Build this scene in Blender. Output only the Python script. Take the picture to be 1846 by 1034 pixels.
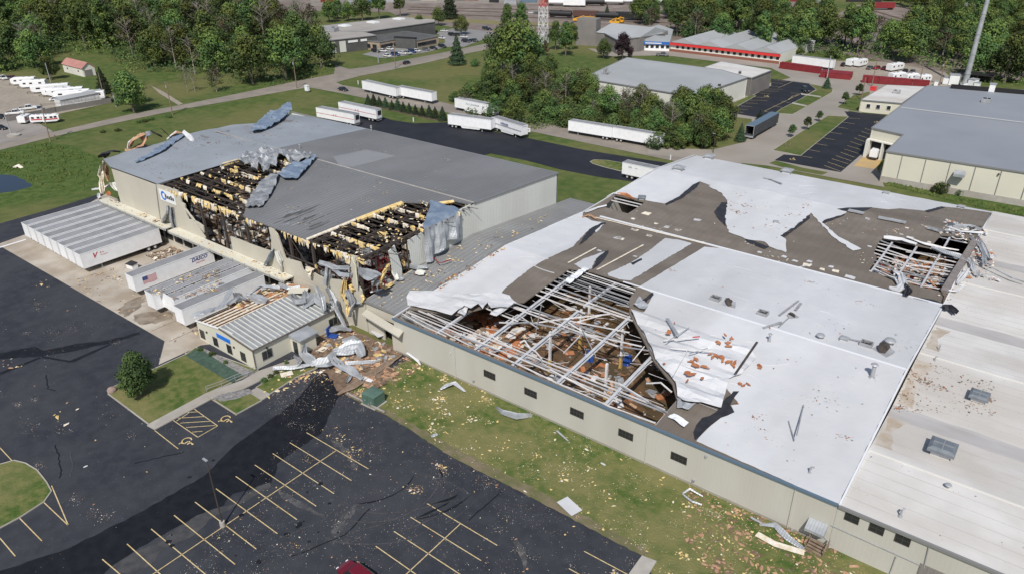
import bpy, bmesh, math, random
from mathutils import Vector, Matrix, noise
from mathutils.geometry import delaunay_2d_cdt
R_ = math.radians
rnd = random.Random(7)
for o in list(bpy.data.objects): bpy.data.objects.remove(o)
scn = bpy.context.scene
col = scn.collection
# ---------------- camera, world, sun, exposure ----------------
CAMH = 62.0; FOC = 1336.635; CX, CY = 923.0, 517.0
pi_, ro_, ya_ = R_(27.21202269), R_(-0.51786003), R_(-37.78010546)
Fv = Vector((0, math.cos(pi_), -math.sin(pi_))); R0 = Vector((1, 0, 0)); U0 = R0.cross(Fv)
Rv = R0*math.cos(ro_) + U0*math.sin(ro_); Uv = -R0*math.sin(ro_) + U0*math.cos(ro_)
M_ = Matrix.Rotation(-ya_, 3, 'Z')
Fv, Rv, Uv = M_ @ Fv, M_ @ Rv, M_ @ Uv
cam = bpy.data.cameras.new('camera'); camo = bpy.data.objects.new('camera', cam); col.objects.link(camo)
camo.matrix_world = Matrix.Translation((0, 0, CAMH)) @ Matrix((Rv, Uv, -Fv)).transposed().to_4x4()
cam.sensor_width = 36; cam.lens = 36*FOC/1846; cam.clip_start = .5; cam.clip_end = 6000
scn.camera = camo
scn.render.resolution_x = 1024; scn.render.resolution_y = 573
SUN_AZ, SUN_EL = R_(-60), R_(49)        # direction towards the sun
w = bpy.data.worlds.new('World'); scn.world = w; w.use_nodes = True
nt = w.node_tree; bg = nt.nodes['Background']
sky = nt.nodes.new('ShaderNodeTexSky'); sky.sky_type = 'NISHITA'; sky.sun_disc = False
sky.sun_elevation = SUN_EL; sky.sun_rotation = math.pi/2-SUN_AZ; sky.air_density = 1; sky.dust_density = 1.5
nt.links.new(sky.outputs[0], bg.inputs[0]); bg.inputs[1].default_value = .095
sl = bpy.data.lights.new('sun', 'SUN'); so = bpy.data.objects.new('sun', sl); col.objects.link(so)
sl.energy = 4.1; sl.angle = R_(.53); sl.color = (1, .955, .9)
sd = Vector((math.cos(SUN_EL)*math.cos(SUN_AZ), math.cos(SUN_EL)*math.sin(SUN_AZ), math.sin(SUN_EL)))
so.rotation_euler = (-sd).to_track_quat('-Z', 'Y').to_euler(); so.location = sd*300
scn.view_settings.view_transform = 'Standard'; scn.view_settings.look = 'None'
scn.view_settings.exposure = 0.05; scn.view_settings.gamma = 1
# ---------------- helpers ----------------
def P(px, py, z=0.):
    d = Fv + Rv*((px-CX)/FOC) - Uv*((py-CY)/FOC)
    t = (z-CAMH)/d.z
    return Vector((d.x*t, d.y*t, z))
ZW = {0:(0,0,1),1:(0,0,2.955),2:(600,0,2.955),3:(1200,0,2.8405),4:(0,330,2.794),5:(160,180,3.041),6:(460,330,2.794),7:(700,400,2.404),
 8:(1050,260,2.319),9:(1200,560,2.181),10:(0,600,2.383),11:(600,640,2.624),12:(330,500,3.693),13:(130,440,6.837),14:(550,140,4.502),
 15:(270,300,8.613),16:(0,120,6.892),17:(580,0,5.769),18:(880,0,4.858),19:(1200,0,2.858),20:(170,180,4.7),21:(540,360,5.171),
 22:(1480,100,5.044),23:(800,150,4.395),24:(1540,380,4.699),25:(0,0,6.153),26:(560,980,9.23)}
def Q(n, x, y, z=0.):
    a, b, s = ZW[n]; return P(a+x/s, b+y/s, z)
def QF(n, x, y, zf, off=0.):       # point on a surface whose height depends on x, y
    z = 6.
    for _ in range(12):
        p = Q(n, x, y, z); z = zf(p.x, p.y)
    p.z = z+off
    return p
def QY(n, x, y, Y):                # point on the vertical plane Y=const
    p = Q(n, x, y, 0); s = Y/p.y
    return Vector((p.x*s, Y, CAMH*(1-s)))
def QX(n, x, y, X):
    p = Q(n, x, y, 0); s = X/p.x
    return Vector((X, p.y*s, CAMH*(1-s)))
def scr(p):
    v = Vector(p)-Vector((0, 0, CAMH)); w_ = v.dot(Fv); return (CX+FOC*v.dot(Rv)/w_, CY-FOC*v.dot(Uv)/w_)
def tag(o, label=None, cat=None, group=None, kind=None):
    if label: o['label'] = label
    if cat: o['category'] = cat
    if group: o['group'] = group
    if kind: o['kind'] = kind
    return o
def empty(name, loc=(0, 0, 0), rz=0, label=None, cat=None, group=None):
    o = bpy.data.objects.new(name, None); col.objects.link(o); o.location = loc; o.rotation_euler = (0, 0, rz)
    o.empty_display_size = .5
    return tag(o, label, cat, group)
def copy_tree(o, parent=None):
    c = o.copy(); col.objects.link(c)
    if parent: c.parent = parent
    for ch in o.children: copy_tree(ch, c)
    return c
class MB:
    def __init__(s): s.v = []; s.f = []; s.m = []; s.mi = 0
    def add(s, vs, fs):
        n = len(s.v); s.v += [tuple(v) for v in vs]; s.f += [tuple(i+n for i in f) for f in fs]; s.m += [s.mi]*len(fs); return s
    def box(s, x0, x1, y0, y1, z0, z1):
        return s.add([(x0,y0,z0),(x1,y0,z0),(x1,y1,z0),(x0,y1,z0),(x0,y0,z1),(x1,y0,z1),(x1,y1,z1),(x0,y1,z1)],
            [(0,3,2,1),(4,5,6,7),(0,1,5,4),(1,2,6,5),(2,3,7,6),(3,0,4,7)])
    def beam(s, a, b, w, h=None, up=(0, 0, 1)):
        a = Vector(a); b = Vector(b); h = h or w; d = (b-a)
        if d.length < 1e-6: return s
        d.normalize(); u = Vector(up)
        if abs(d.dot(u)) > .95: u = Vector((1, 0, 0))
        r = d.cross(u).normalized(); u = r.cross(d)
        vs = [p+r*(i*w/2)+u*(j*h/2) for p in (a, b) for i, j in ((-1,-1),(1,-1),(1,1),(-1,1))]
        return s.add(vs, [(0,1,2,3),(7,6,5,4),(0,4,5,1),(1,5,6,2),(2,6,7,3),(3,7,4,0)])
    def cyl(s, a, b, r, r2=None, n=8, cap=True):
        a = Vector(a); b = Vector(b); r2 = r if r2 is None else r2; d = (b-a).normalized()
        u = Vector((0,0,1)) if abs(d.z) < .9 else Vector((1,0,0))
        x = d.cross(u).normalized(); y = x.cross(d)
        vs = [p+x*(q*math.cos(k*math.tau/n))+y*(q*math.sin(k*math.tau/n)) for p, q in ((a, r), (b, r2)) for k in range(n)]
        fs = [(k, k+n, (k+1)%n+n, (k+1)%n) for k in range(n)]
        if cap: fs += [tuple(range(n)), tuple(reversed(range(n, 2*n)))]
        return s.add(vs, fs)
    def prism(s, pts, z0, z1):     # pts in xy
        n = len(pts); ar = sum(pts[i][0]*pts[(i+1)%n][1]-pts[(i+1)%n][0]*pts[i][1] for i in range(n))
        if ar < 0: pts = pts[::-1]
        vs = [(p[0], p[1], z0) for p in pts]+[(p[0], p[1], z1) for p in pts]
        return s.add(vs, [tuple(reversed(range(n))), tuple(range(n, 2*n))]+[(i, (i+1)%n, (i+1)%n+n, i+n) for i in range(n)])
    def quad(s, a, b, c, d): return s.add([a, b, c, d], [(0, 1, 2, 3)])
    def lump(s, p, r, h, rr=rnd):  # small irregular flat fragment
        a0 = rr.uniform(0, 6.3); n = rr.choice((4, 5, 6)); vs = []; el = rr.uniform(1, 1.7); ca, sa = math.cos(a0*3), math.sin(a0*3)
        for k in range(n):
            a = a0+k*math.tau/n; q = r*rr.uniform(.35, 1.3); u, v = q*math.cos(a)*el, q*math.sin(a)/el; vs.append((p[0]+u*ca-v*sa, p[1]+u*sa+v*ca, p[2]))
        vs.append((p[0]+r*rr.uniform(-.2, .2), p[1]+r*rr.uniform(-.2, .2), p[2]+h))
        return s.add(vs, [(k, (k+1) % n, n) for k in range(n)])
    def build(s, name, m=None, parent=None, smooth=False):
        me = bpy.data.meshes.new(name); me.from_pydata(s.v, [], s.f)
        ms = m if isinstance(m, (list, tuple)) else [m]
        for x in ms:
            if x: me.materials.append(x)
        if len(ms) > 1: me.polygons.foreach_set('material_index', s.m)
        if smooth: me.polygons.foreach_set('use_smooth', [True]*len(s.f))
        me.update()
        o = bpy.data.objects.new(name, me); col.objects.link(o)
        if parent: o.parent = parent
        return o
def poly_bm(outer, holes=(), cuts=(), xcuts=()):   # flat polygon with holes, cut at Y = cuts
    lps = [[(p[0], p[1]) for p in lp] for lp in [outer]+list(holes)]
    vs = []; es = []
    for lp in lps:
        n0 = len(vs); vs += [Vector(p) for p in lp]; es += [(n0+i, n0+(i+1) % len(lp)) for i in range(len(lp))]
    V, E_, F, _, _, _ = delaunay_2d_cdt(vs, es, [], 0, 1e-5)
    bm = bmesh.new(); bv = [bm.verts.new((v.x, v.y, 0)) for v in V]
    for f in F:
        c = (sum(V[i].x for i in f)/len(f), sum(V[i].y for i in f)/len(f))
        if inside(c, lps[0]) and not any(inside(c, h) for h in lps[1:]): bm.faces.new([bv[i] for i in f])
    for v in bm.verts[:]:
        if not v.link_faces: bm.verts.remove(v)
    for c in cuts:
        bmesh.ops.bisect_plane(bm, geom=bm.verts[:]+bm.edges[:]+bm.faces[:], plane_co=(0, c, 0), plane_no=(0, 1, 0))
    for c in xcuts:
        bmesh.ops.bisect_plane(bm, geom=bm.verts[:]+bm.edges[:]+bm.faces[:], plane_co=(c, 0, 0), plane_no=(1, 0, 0))
    for f in bm.faces:
        f.normal_update()
        if f.normal.z < 0: f.normal_flip()
    return bm
def sheet(name, outer, zf, off, thick, m, parent=None, holes=(), cuts=(), xcuts=(), bottom=False, mats=None):
    bm = poly_bm(outer, holes, cuts, xcuts)
    for v in bm.verts: v.co.z = zf(v.co.x, v.co.y)+off
    be = [(e, e.link_faces[0]) for e in bm.edges if len(e.link_faces) == 1]
    top = bm.faces[:]
    low = {}
    def lo(v):
        if v not in low: low[v] = bm.verts.new((v.co.x, v.co.y, v.co.z-thick))
        return low[v]
    for e, f in be:
        for l in f.loops:
            if l.edge == e: a, b = l.vert, l.link_loop_next.vert
        bm.faces.new((b, a, lo(a), lo(b)))
    if bottom:
        for f in top: bm.faces.new([lo(v) for v in reversed(f.verts)])
    me = bpy.data.meshes.new(name); bm.to_mesh(me); bm.free(); me.materials.append(m)
    o = bpy.data.objects.new(name, me); col.objects.link(o)
    if parent: o.parent = parent
    return o
def fray(pts, amp=.4, step=1.2, rr=rnd):
    out = []
    n = len(pts)
    for i in range(n):
        a = Vector(pts[i][:2]); b = Vector(pts[(i+1) % n][:2]); L = (b-a).length; k = max(1, int(L/step))
        for j in range(k):
            p = a.lerp(b, j/k)
            if j: p += Vector((rr.uniform(-amp, amp), rr.uniform(-amp, amp)))
            out.append((p.x, p.y))
    return out
def inside(p, poly):
    c = False; n = len(poly); x, y = p[0], p[1]
    for i in range(n):
        x1, y1 = poly[i][0], poly[i][1]; x2, y2 = poly[i-1][0], poly[i-1][1]
        if (y1 > y) != (y2 > y) and x < (x2-x1)*(y-y1)/(y2-y1)+x1: c = not c
    return c
# ---------------- materials ----------------
def mat(name, c, c2=None, sc=1., r=.85, met=0, b=0., bsc=None, c3=None, sc3=.05, f3=.5, wave=None, spots=None, st=(1, 1, 1), st3=(1, 1, 1), spec=None, hue=0, lo=.38, hi=.62, ribc=0.):
    m = bpy.data.materials.new(name); m.use_nodes = True; n = m.node_tree.nodes; l = m.node_tree.links
    bs = n['Principled BSDF']; bs.inputs['Roughness'].default_value = r; bs.inputs['Metallic'].default_value = met
    if spec is not None: bs.inputs['Specular IOR Level'].default_value = spec
    C = lambda q: (q[0], q[1], q[2], 1)
    bs.inputs['Base Color'].default_value = C(c)
    tc = n.new('ShaderNodeTexCoord')
    def nz(scale, stretch, det=6):
        mp = n.new('ShaderNodeMapping'); mp.inputs['Scale'].default_value = stretch; l.new(tc.outputs['Object'], mp.inputs[0])
        t = n.new('ShaderNodeTexNoise'); t.inputs['Scale'].default_value = scale; t.inputs['Detail'].default_value = det; l.new(mp.outputs[0], t.inputs[0]); return t.outputs[0]
    def rng(s, a, bb):
        q = n.new('ShaderNodeMapRange'); q.inputs[1].default_value = a; q.inputs[2].default_value = bb; l.new(s, q.inputs[0]); return q.outputs[0]
    def mix(f, a, bb):
        q = n.new('ShaderNodeMix'); q.data_type = 'RGBA'; l.new(f, q.inputs[0])
        if isinstance(a, tuple): q.inputs[6].default_value = C(a)
        else: l.new(a, q.inputs[6])
        if isinstance(bb, tuple): q.inputs[7].default_value = C(bb)
        else: l.new(bb, q.inputs[7])
        return q.outputs[2]
    out = c
    if c2: out = mix(rng(nz(sc, st), lo, hi), out, c2)
    if c3:
        q = n.new('ShaderNodeMath'); q.operation = 'MULTIPLY'; q.inputs[1].default_value = f3; l.new(rng(nz(sc3, st3, 4), .42, .62), q.inputs[0])
        out = mix(q.outputs[0], out, c3)
    if spots: out = mix(rng(nz(spots[1], (1, 1, 1), 3), spots[2], spots[2]+.03), out, spots[0])
    if hue:
        oi = n.new('ShaderNodeObjectInfo'); hs = n.new('ShaderNodeHueSaturation'); q = n.new('ShaderNodeMapRange'); q.inputs[3].default_value = 1-hue; q.inputs[4].default_value = 1+hue
        l.new(oi.outputs['Random'], q.inputs[0]); l.new(q.outputs[0], hs.inputs['Value'])
        q2 = n.new('ShaderNodeMapRange'); q2.inputs[3].default_value = .5-hue*.07; q2.inputs[4].default_value = .5+hue*.07; l.new(oi.outputs['Random'], q2.inputs[0]); l.new(q2.outputs[0], hs.inputs['Hue'])
        if isinstance(out, tuple): hs.inputs['Color'].default_value = C(out)
        else: l.new(out, hs.inputs['Color'])
        out = hs.outputs[0]
    hgt = None
    if wave:
        ax, per, amt = wave
        wv = n.new('ShaderNodeTexWave'); wv.bands_direction = ax; wv.inputs['Scale'].default_value = math.tau/20/per*1.0; wv.inputs['Distortion'].default_value = 0
        l.new(tc.outputs['Object'], wv.inputs[0]); p = n.new('ShaderNodeMath'); p.operation = 'POWER'; p.inputs[1].default_value = 6; l.new(wv.outputs['Fac'], p.inputs[0])
        bp = n.new('ShaderNodeBump'); bp.inputs['Strength'].default_value = amt; bp.inputs['Distance'].default_value = .04; l.new(p.outputs[0], bp.inputs['Height']); hgt = bp
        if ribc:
            q = n.new('ShaderNodeMath'); q.operation = 'MULTIPLY'; q.inputs[1].default_value = ribc; l.new(p.outputs[0], q.inputs[0]); out = mix(q.outputs[0], out, tuple(v*.55 for v in c))  # darker rib lines in the colour; on metal roofs they stand for corrugation shading
    if b:
        bp = n.new('ShaderNodeBump'); bp.inputs['Strength'].default_value = min(1, b); bp.inputs['Distance'].default_value = .1*max(1, b); l.new(nz(bsc or sc*3, st), bp.inputs['Height'])
        if hgt: l.new(hgt.outputs[0], bp.inputs['Normal'])
        hgt = bp
    if hgt: l.new(hgt.outputs[0], bs.inputs['Normal'])
    if not isinstance(out, tuple): l.new(out, bs.inputs['Base Color'])
    return m
M = {}
M['grass'] = mat('grass', (.056, .092, .024), (.098, .122, .038), .35, b=1, bsc=2.5, c3=(.165, .15, .065), sc3=.03, f3=.6, spec=.1)
M['lawn'] = mat('lawn', (.058, .10, .023), (.135, .145, .05), .8, b=1, bsc=3, c3=(.20, .18, .08), sc3=.11, f3=.7, spec=.1)
M['lush'] = mat('lush_grass', (.052, .088, .022), (.09, .125, .035), .5, b=2, bsc=1.5, spec=.1)
M['asphalt'] = mat('asphalt', (.026, .029, .037), (.037, .04, .049), .6, r=.85, b=.15, bsc=8, c3=(.06, .062, .07), sc3=.08, f3=.4, spots=((.25, .25, .24), 9, .71), spec=.25)
M['sealer'] = mat('sealer', (.007, .008, .011), (.012, .013, .017), .8, r=.65, spots=((.2, .2, .2), 9, .74), spec=.25)
M['asphalt2'] = mat('fresh_asphalt', (.016, .018, .024), (.022, .024, .031), .2, r=.75, spots=((.1, .1, .1), 5, .74), spec=.25)
M['worn'] = mat('worn_asphalt', (.045, .046, .05), (.11, .11, .11), 1.2, r=.9, spots=((.3, .3, .29), 6, .68), lo=.45, hi=.75)
M['conc'] = mat('concrete', (.38, .335, .275), (.45, .41, .35), .3, b=.1, c3=(.27, .22, .165), sc3=.12, f3=.8, spots=((.12, .09, .06), 3, .72))
M['conc2'] = mat('pale_concrete', (.40, .38, .34), (.33, .31, .28), .6, c3=(.27, .24, .2), sc3=.1, f3=.5)
M['road'] = mat('road_surface', (.27, .235, .195), (.22, .195, .165), .2, c3=(.17, .15, .13), sc3=.04, f3=.6, st3=(1, .15, 1))
M['gravel'] = mat('gravel', (.33, .29, .235), (.27, .235, .19), .6, b=.6, c3=(.22, .19, .15), sc3=.05)
M['railbed'] = mat('railbed', (.17, .135, .115), (.24, .2, .17), .15, b=.5, c3=(.12, .09, .075), sc3=.03)
M['yellow'] = mat('yellow_paint', (.55, .36, .09), (.4, .28, .1), 3, r=.6)
M['paint'] = mat('worn_yellow_paint', (.5, .36, .15), (.6, .5, .3), 2, r=.7)
M['membrane'] = mat('white_membrane', (.575, .585, .60), (.54, .55, .57), .3, r=.65, c3=(.43, .435, .44), sc3=.07, f3=.7, st3=(1, .25, 1), spots=((.3, .27, .24), 1.5, .74), b=.6, bsc=.5)
M['mem_back'] = mat('membrane_rib', (.66, .68, .71), r=.6)
M['oldcap'] = mat('old_ridge_cap', (.60, .585, .55))
M['seam'] = mat('membrane_seam_line', (.50, .515, .54))
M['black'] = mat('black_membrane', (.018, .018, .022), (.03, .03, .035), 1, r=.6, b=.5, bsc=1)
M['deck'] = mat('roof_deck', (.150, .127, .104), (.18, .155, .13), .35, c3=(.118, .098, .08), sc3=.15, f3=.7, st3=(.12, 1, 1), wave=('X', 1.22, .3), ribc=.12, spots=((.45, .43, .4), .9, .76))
M['oldmem'] = mat('old_membrane', (.52, .51, .485), (.58, .57, .55), .25, r=.75, c3=(.41, .38, .34), sc3=.12, f3=.65, st3=(.3, 1, 1), spots=((.2, .15, .1), 2.5, .72))
M['oldmem2'] = mat('old_membrane_stain', (.36, .345, .335), (.42, .41, .4), .4, r=.8, st=(.3, 1, 1))
M['rust'] = mat('rust_stain', (.37, .31, .24), (.45, .41, .36), .7, r=.9)
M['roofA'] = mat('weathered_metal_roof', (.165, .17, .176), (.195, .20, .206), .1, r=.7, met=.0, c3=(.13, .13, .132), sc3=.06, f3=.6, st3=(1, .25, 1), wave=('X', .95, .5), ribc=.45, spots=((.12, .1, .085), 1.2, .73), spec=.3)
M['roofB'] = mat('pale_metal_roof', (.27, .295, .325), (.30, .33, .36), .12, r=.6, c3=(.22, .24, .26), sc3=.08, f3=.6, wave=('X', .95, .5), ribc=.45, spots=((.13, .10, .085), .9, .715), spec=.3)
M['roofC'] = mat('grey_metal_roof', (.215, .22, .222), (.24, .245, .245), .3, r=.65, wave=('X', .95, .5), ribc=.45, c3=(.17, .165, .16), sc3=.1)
M['roofFar'] = mat('far_metal_roof', (.24, .262, .29), (.21, .23, .26), .05, r=.7, wave=('Y', .8, .2), c3=(.27, .28, .30), sc3=.02)
M['roofFar2'] = mat('pale_far_roof', (.34, .355, .36), (.30, .315, .32), .06, r=.7, wave=('Y', .8, .3))
M['flat'] = mat('flat_roof', (.33, .31, .285), (.27, .255, .235), .08, r=.9)
M['wall'] = mat('cream_metal_wall', (.50, .475, .40), (.47, .445, .375), .15, r=.7, wave=('X', .6, .35), c3=(.42, .39, .32), sc3=.2, f3=.4, st3=(1, 1, .2))
M['wallF'] = mat('beige_metal_wall', (.475, .465, .42), (.45, .44, .395), .08, r=.65, wave=('X', .45, .14), c3=(.35, .33, .27), sc3=.15, f3=.3, st3=(1, 1, .2))
M['wallG'] = mat('pale_gable_wall', (.62, .63, .59), (.58, .59, .55), .1, r=.7, wave=('Y', .45, .5), c3=(.50, .49, .44), sc3=.15, f3=.4, st3=(1, 1, .25))
M['wallW'] = mat('white_wall', (.68, .67, .60), (.62, .61, .55), .1, r=.7, wave=('X', .6, .3))
M['wallY'] = mat('cream_panel_wall', (.60, .58, .48), (.56, .54, .45), .1, r=.7)
M['wallD'] = mat('dark_wall', (.07, .072, .07), (.09, .09, .088), .3)
M['wallT'] = mat('taupe_wall', (.20, .185, .17), (.17, .16, .15), .2, wave=('X', .6, .5))
M['brick'] = mat('tan_brick', (.36, .29, .22), (.31, .25, .19), 3)
M['redbrick'] = mat('red_brick', (.25, .10, .065), (.2, .08, .055), 3)
M['blue_trim'] = mat('blue_grey_trim', (.10, .15, .20), r=.5)
M['hoodm'] = mat('vent_hood_metal', (.13, .15, .17), (.17, .19, .21), 1, r=.5)
M['grey_trim'] = mat('grey_trim', (.2, .2, .2), r=.5)
M['dark'] = mat('dark_opening', (.012, .012, .014), r=.9)
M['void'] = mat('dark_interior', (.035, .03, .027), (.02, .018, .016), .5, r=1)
M['glass'] = mat('dark_glass', (.02, .024, .028), r=.12, spec=.6)
M['steelK'] = mat('dark_steel', (.04, .033, .029), (.065, .05, .042), 1, r=.8)
M['steelW'] = mat('white_steel', (.68, .67, .66), (.56, .54, .53), .8, r=.6)
M['steelG'] = mat('grey_steel', (.36, .37, .39), (.28, .29, .3), .8, r=.5, met=.1)
M['rafter'] = mat('pale_rafter_steel', (.50, .51, .53), (.40, .41, .43), .8, r=.6)
M['officeroof'] = mat('office_metal_roof', (.30, .315, .325), (.25, .26, .27), .5, r=.55, met=.1, spots=((.45,.36,.18), 2.2, .74))
M['galv'] = mat('galvanised_sheet', (.44, .46, .48), (.33, .35, .37), .5, r=.5, met=.3, wave=('X', .3, .5))
M['galvB'] = mat('blue_grey_sheet', (.17, .225, .31), (.25, .31, .385), .6, r=.45, met=.25, wave=('X', .35, .5))
M['sheetG'] = mat('crumpled_grey_sheet', (.20, .21, .225), (.34, .36, .38), .6, r=.55, met=.2, wave=('Y', .4, .5))
M['insul'] = mat('yellow_insulation', (.60, .42, .15), (.70, .56, .29), 1.5, r=1, b=.8, bsc=6)
M['insulW'] = mat('white_insulation_backing', (.74, .70, .62), (.60, .52, .38), 1.5, r=.9, b=.4)
M['insulP'] = mat('pink_brown_insulation', (.36, .2, .12), (.45, .29, .18), 1.2, r=1, b=.8, bsc=5)
M['rustb'] = mat('orange_brown_board', (.33, .115, .045), (.42, .18, .08), 1.2, r=.9)
M['mud'] = mat('muddy_floor', (.16, .085, .04), (.075, .05, .028), .35, r=.6, c3=(.06, .05, .025), sc3=.15, f3=.7, spots=((.35, .27, .2), 1.5, .66))
M['dirt'] = mat('brown_dirt', (.13, .085, .055), (.2, .14, .095), 1.5, r=1, b=1)
M['red'] = mat('red_rack_paint', (.2, .01, .02), r=.5)
M['blue'] = mat('blue_paint', (.02, .07, .28), r=.5)
M['bluesign'] = mat('bright_blue_sign', (.015, .16, .62), r=.5)
M['white'] = mat('white_paint', (.76, .77, .77), (.71, .72, .72), .5, r=.45, hue=.04)
M['whiteT'] = mat('trailer_side', (.80, .81, .82), (.74, .75, .76), .8, r=.4, wave=('X', .4, .12), hue=.05)
M['alu'] = mat('trailer_roof', (.26, .265, .275), (.21, .215, .225), .4, r=.65, met=.05, wave=('X', .6, .25), hue=.12, spots=((.2, .15, .1), 2, .72))
M['tyre'] = mat('rubber', (.015, .015, .016), r=.8)
M['rim'] = mat('wheel_rim', (.6, .6, .6), r=.4, met=.3)
M['ink'] = mat('dark_lettering', (.03, .03, .05), r=.6)
M['inkred'] = mat('red_lettering', (.45, .03, .04), r=.6)
M['inkblue'] = mat('navy_lettering', (.02, .035, .18), r=.6)
M['wood'] = mat('weathered_wood', (.17, .12, .085), (.24, .18, .13), 2, r=.9)
M['bark'] = mat('bark', (.10, .085, .07), (.15, .13, .11), 3, r=.95)
M['deadwood'] = mat('bare_grey_wood', (.20, .175, .15), (.27, .245, .22), 2, r=.95)
M['soil'] = mat('mulch', (.12, .085, .06), (.08, .055, .04), 2, r=1, b=.8)
M['stone'] = mat('crushed_stone', (.27, .26, .255), (.15, .145, .14), 3, r=.95, b=1, bsc=6)
M['green_net'] = mat('dark_green_ground_cover', (.035, .07, .052), (.06, .10, .07), 1.5, r=.95, b=.8)
M['util'] = mat('green_cabinet_paint', (.075, .135, .105), (.09, .15, .12), 1, r=.5)
M['pond'] = mat('pond_water', (.012, .016, .028), r=.08, spec=.5)
M['redc'] = mat('dark_red_container', (.22, .018, .022), (.17, .015, .02), .6, r=.6)
M['redfascia'] = mat('red_fascia', (.62, .04, .04), r=.5)
M['bluefascia'] = mat('blue_fascia', (.02, .12, .38), r=.5)
M['redroof'] = mat('faded_red_roof', (.36, .17, .145), (.42, .21, .18), .4, r=.7, wave=('X', .6, .4))
M['yellowm'] = mat('yellow_machine', (.65, .33, .02), r=.5)
M['orangec'] = mat('orange_concrete', (.48, .33, .14), (.42, .3, .15), .4)
def leafm(nm, a, b): return mat(nm, a, b, .8, r=.75, hue=.42, spec=.15)
LF = [leafm('leaf_mid', (.056, .094, .03), (.08, .12, .038)), leafm('leaf_dark', (.034, .06, .022), (.048, .08, .028)), leafm('leaf_light', (.105, .145, .03), (.13, .165, .05))]
LS = [leafm('needle_dark', (.025, .045, .025), (.04, .062, .034)), leafm('needle_mid', (.035, .058, .03), (.05, .075, .036)), leafm('needle_tip', (.055, .08, .04), (.06, .085, .04))]
LP = [leafm('purple_leaf', (.022, .012, .018), (.03, .018, .022)), leafm('purple_leaf_dark', (.014, .009, .012), (.02, .012, .016)), leafm('purple_leaf_light', (.04, .022, .028), (.045, .028, .03))]
LR = [leafm('rusty_leaf', (.12, .05, .04), (.10, .06, .04)), leafm('rusty_leaf_dark', (.07, .05, .03), (.08, .055, .035)), leafm('rusty_leaf_light', (.16, .08, .06), (.14, .07, .05))]
# ================= THE SETTING: ground, roads, water =================
_gz = [0.0]
def ground(name, pts, m, z=None, n=None, th=.0, fr=None):
    """flat area traced on the ground; pts = (x, y) in zoom n"""
    if z is None: _gz[0] += .0026; z = .004+_gz[0]
    w = [Q(n, x, y, 0)[:2] for x, y in pts] if n is not None else pts
    if fr: w = fray(w, fr[0], fr[1])
    mb = MB(); bm = poly_bm(w)
    for v in bm.verts: v.co.z = z
    me = bpy.data.meshes.new(name); bm.to_mesh(me); bm.free(); me.materials.append(m)
    o = bpy.data.objects.new(name, me); col.objects.link(o); tag(o, kind='structure'); return o
def kerbed(name, pts, m, n, h=.13, kerb=True):
    """raised lawn or walk inside a kerb"""
    w = [Q(n, x, y, 0)[:2] for x, y in pts]
    mb = MB(); mb.prism(w, 0.0, h); o = mb.build(name, m); tag(o, kind='structure')
    if kerb:
        k = MB(); c = [Vector(p) for p in w]
        for i in range(len(c)):
            a, b = c[i], c[(i+1) % len(c)]
            k.beam((a.x, a.y, h/2+.01), (b.x, b.y, h/2+.01), .16, h)
        tag(k.build('kerb', M['conc2']), kind='structure')
    return o
g = MB(); g.quad((-2600, -400, 0), (1500, -400, 0), (1500, 3200, 0), (-2600, 3200, 0)); tag(g.build('ground', M['grass']), kind='structure')
ground('lush_grass', [(-80,275),(88,257),(130,262),(183,285),(182,335),(120,352),(60,362),(-80,395)], M['lush'], n=0, fr=(.5, 2))
ground('pond', [(-60,314),(0,315),(20,316),(45,324),(58,336),(20,346),(-60,354)], M['pond'], n=0, fr=(.3, 2))
ground('asphalt_lot', [(-200,455),(-80,426),(0,403),(100,375),(185,348),(330,420),(600,620),(752,640),(735,648),(620,708),(626,713),(695,747),(743,776),(814,823),(943,888),(1160,1002),(1175,1034),(1190,1130),(-300,1130)], M['asphalt'], n=0)
ground('sealed_asphalt', [(-60,1050),(0,1020),(290,925),(600,770),(880,610),(1010,480),(1220,330),(1290,270),(1340,200),(1440,130),(1500,90),(1620,60),(1668,110),(1560,200),(1480,260),(1450,280),(1380,430),(1190,560),(1185,600),(1165,645),(1080,670),(1000,690),(960,740),(870,780),(800,810),(600,920),(480,1000),(400,1080),(-60,1080)], M['sealer'], n=10, fr=(.12, .8))
ground('sealed_asphalt', [(0,85),(150,58),(190,75),(330,45),(470,30),(600,-5),(600,5),(480,42),(300,80),(180,98),(0,112),(-50,120),(-50,95)], M['sealer'], n=10, fr=(.2, .8))
ground('sealed_asphalt', [(0,168),(180,98),(300,118),(480,42),(485,46),(320,124),(300,126),(180,106),(0,180)], M['sealer'], n=10)
ground('worn_asphalt', [(1190,672),(1240,690),(1300,725),(1395,785),(1400,798),(1290,750),(1220,715)], M['worn'], n=10, fr=(.15, .5))
ground('worn_asphalt', [(470,1010),(600,930),(720,870),(770,830),(850,780),(1000,735),(1100,660),(1160,640),(1165,660),(1090,700),(900,800),(830,870),(700,930),(640,1000),(560,1034)], mat('greyer_asphalt', (.036, .037, .041), (.06, .06, .062), .8, spots=((.25, .25, .24), 9, .7)), n=10, fr=(.2, .7))
for pts in ([(850,880),(870,860),(900,900),(920,980),(915,1034),(900,1034),(898,980),(880,920)], [(0,800),(60,740),(110,700),(115,715),(60,790),(30,850),(0,900)], [(-10,395),(40,410),(100,470),(120,520),(110,560),(60,470),(0,420)]):
    ground('worn_asphalt', pts, M['worn'], n=11, fr=(.25, .5))
ground('concrete_apron', [(-5,441),(297,614.5),(286,657),(362,622),(640,585),(640,540),(190,350),(95,405),(40,425)], M['conc'], n=0)
ground('concrete_joint', [(0,322),(130,283),(132,287),(0,328)], M['white'], n=4)
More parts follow.
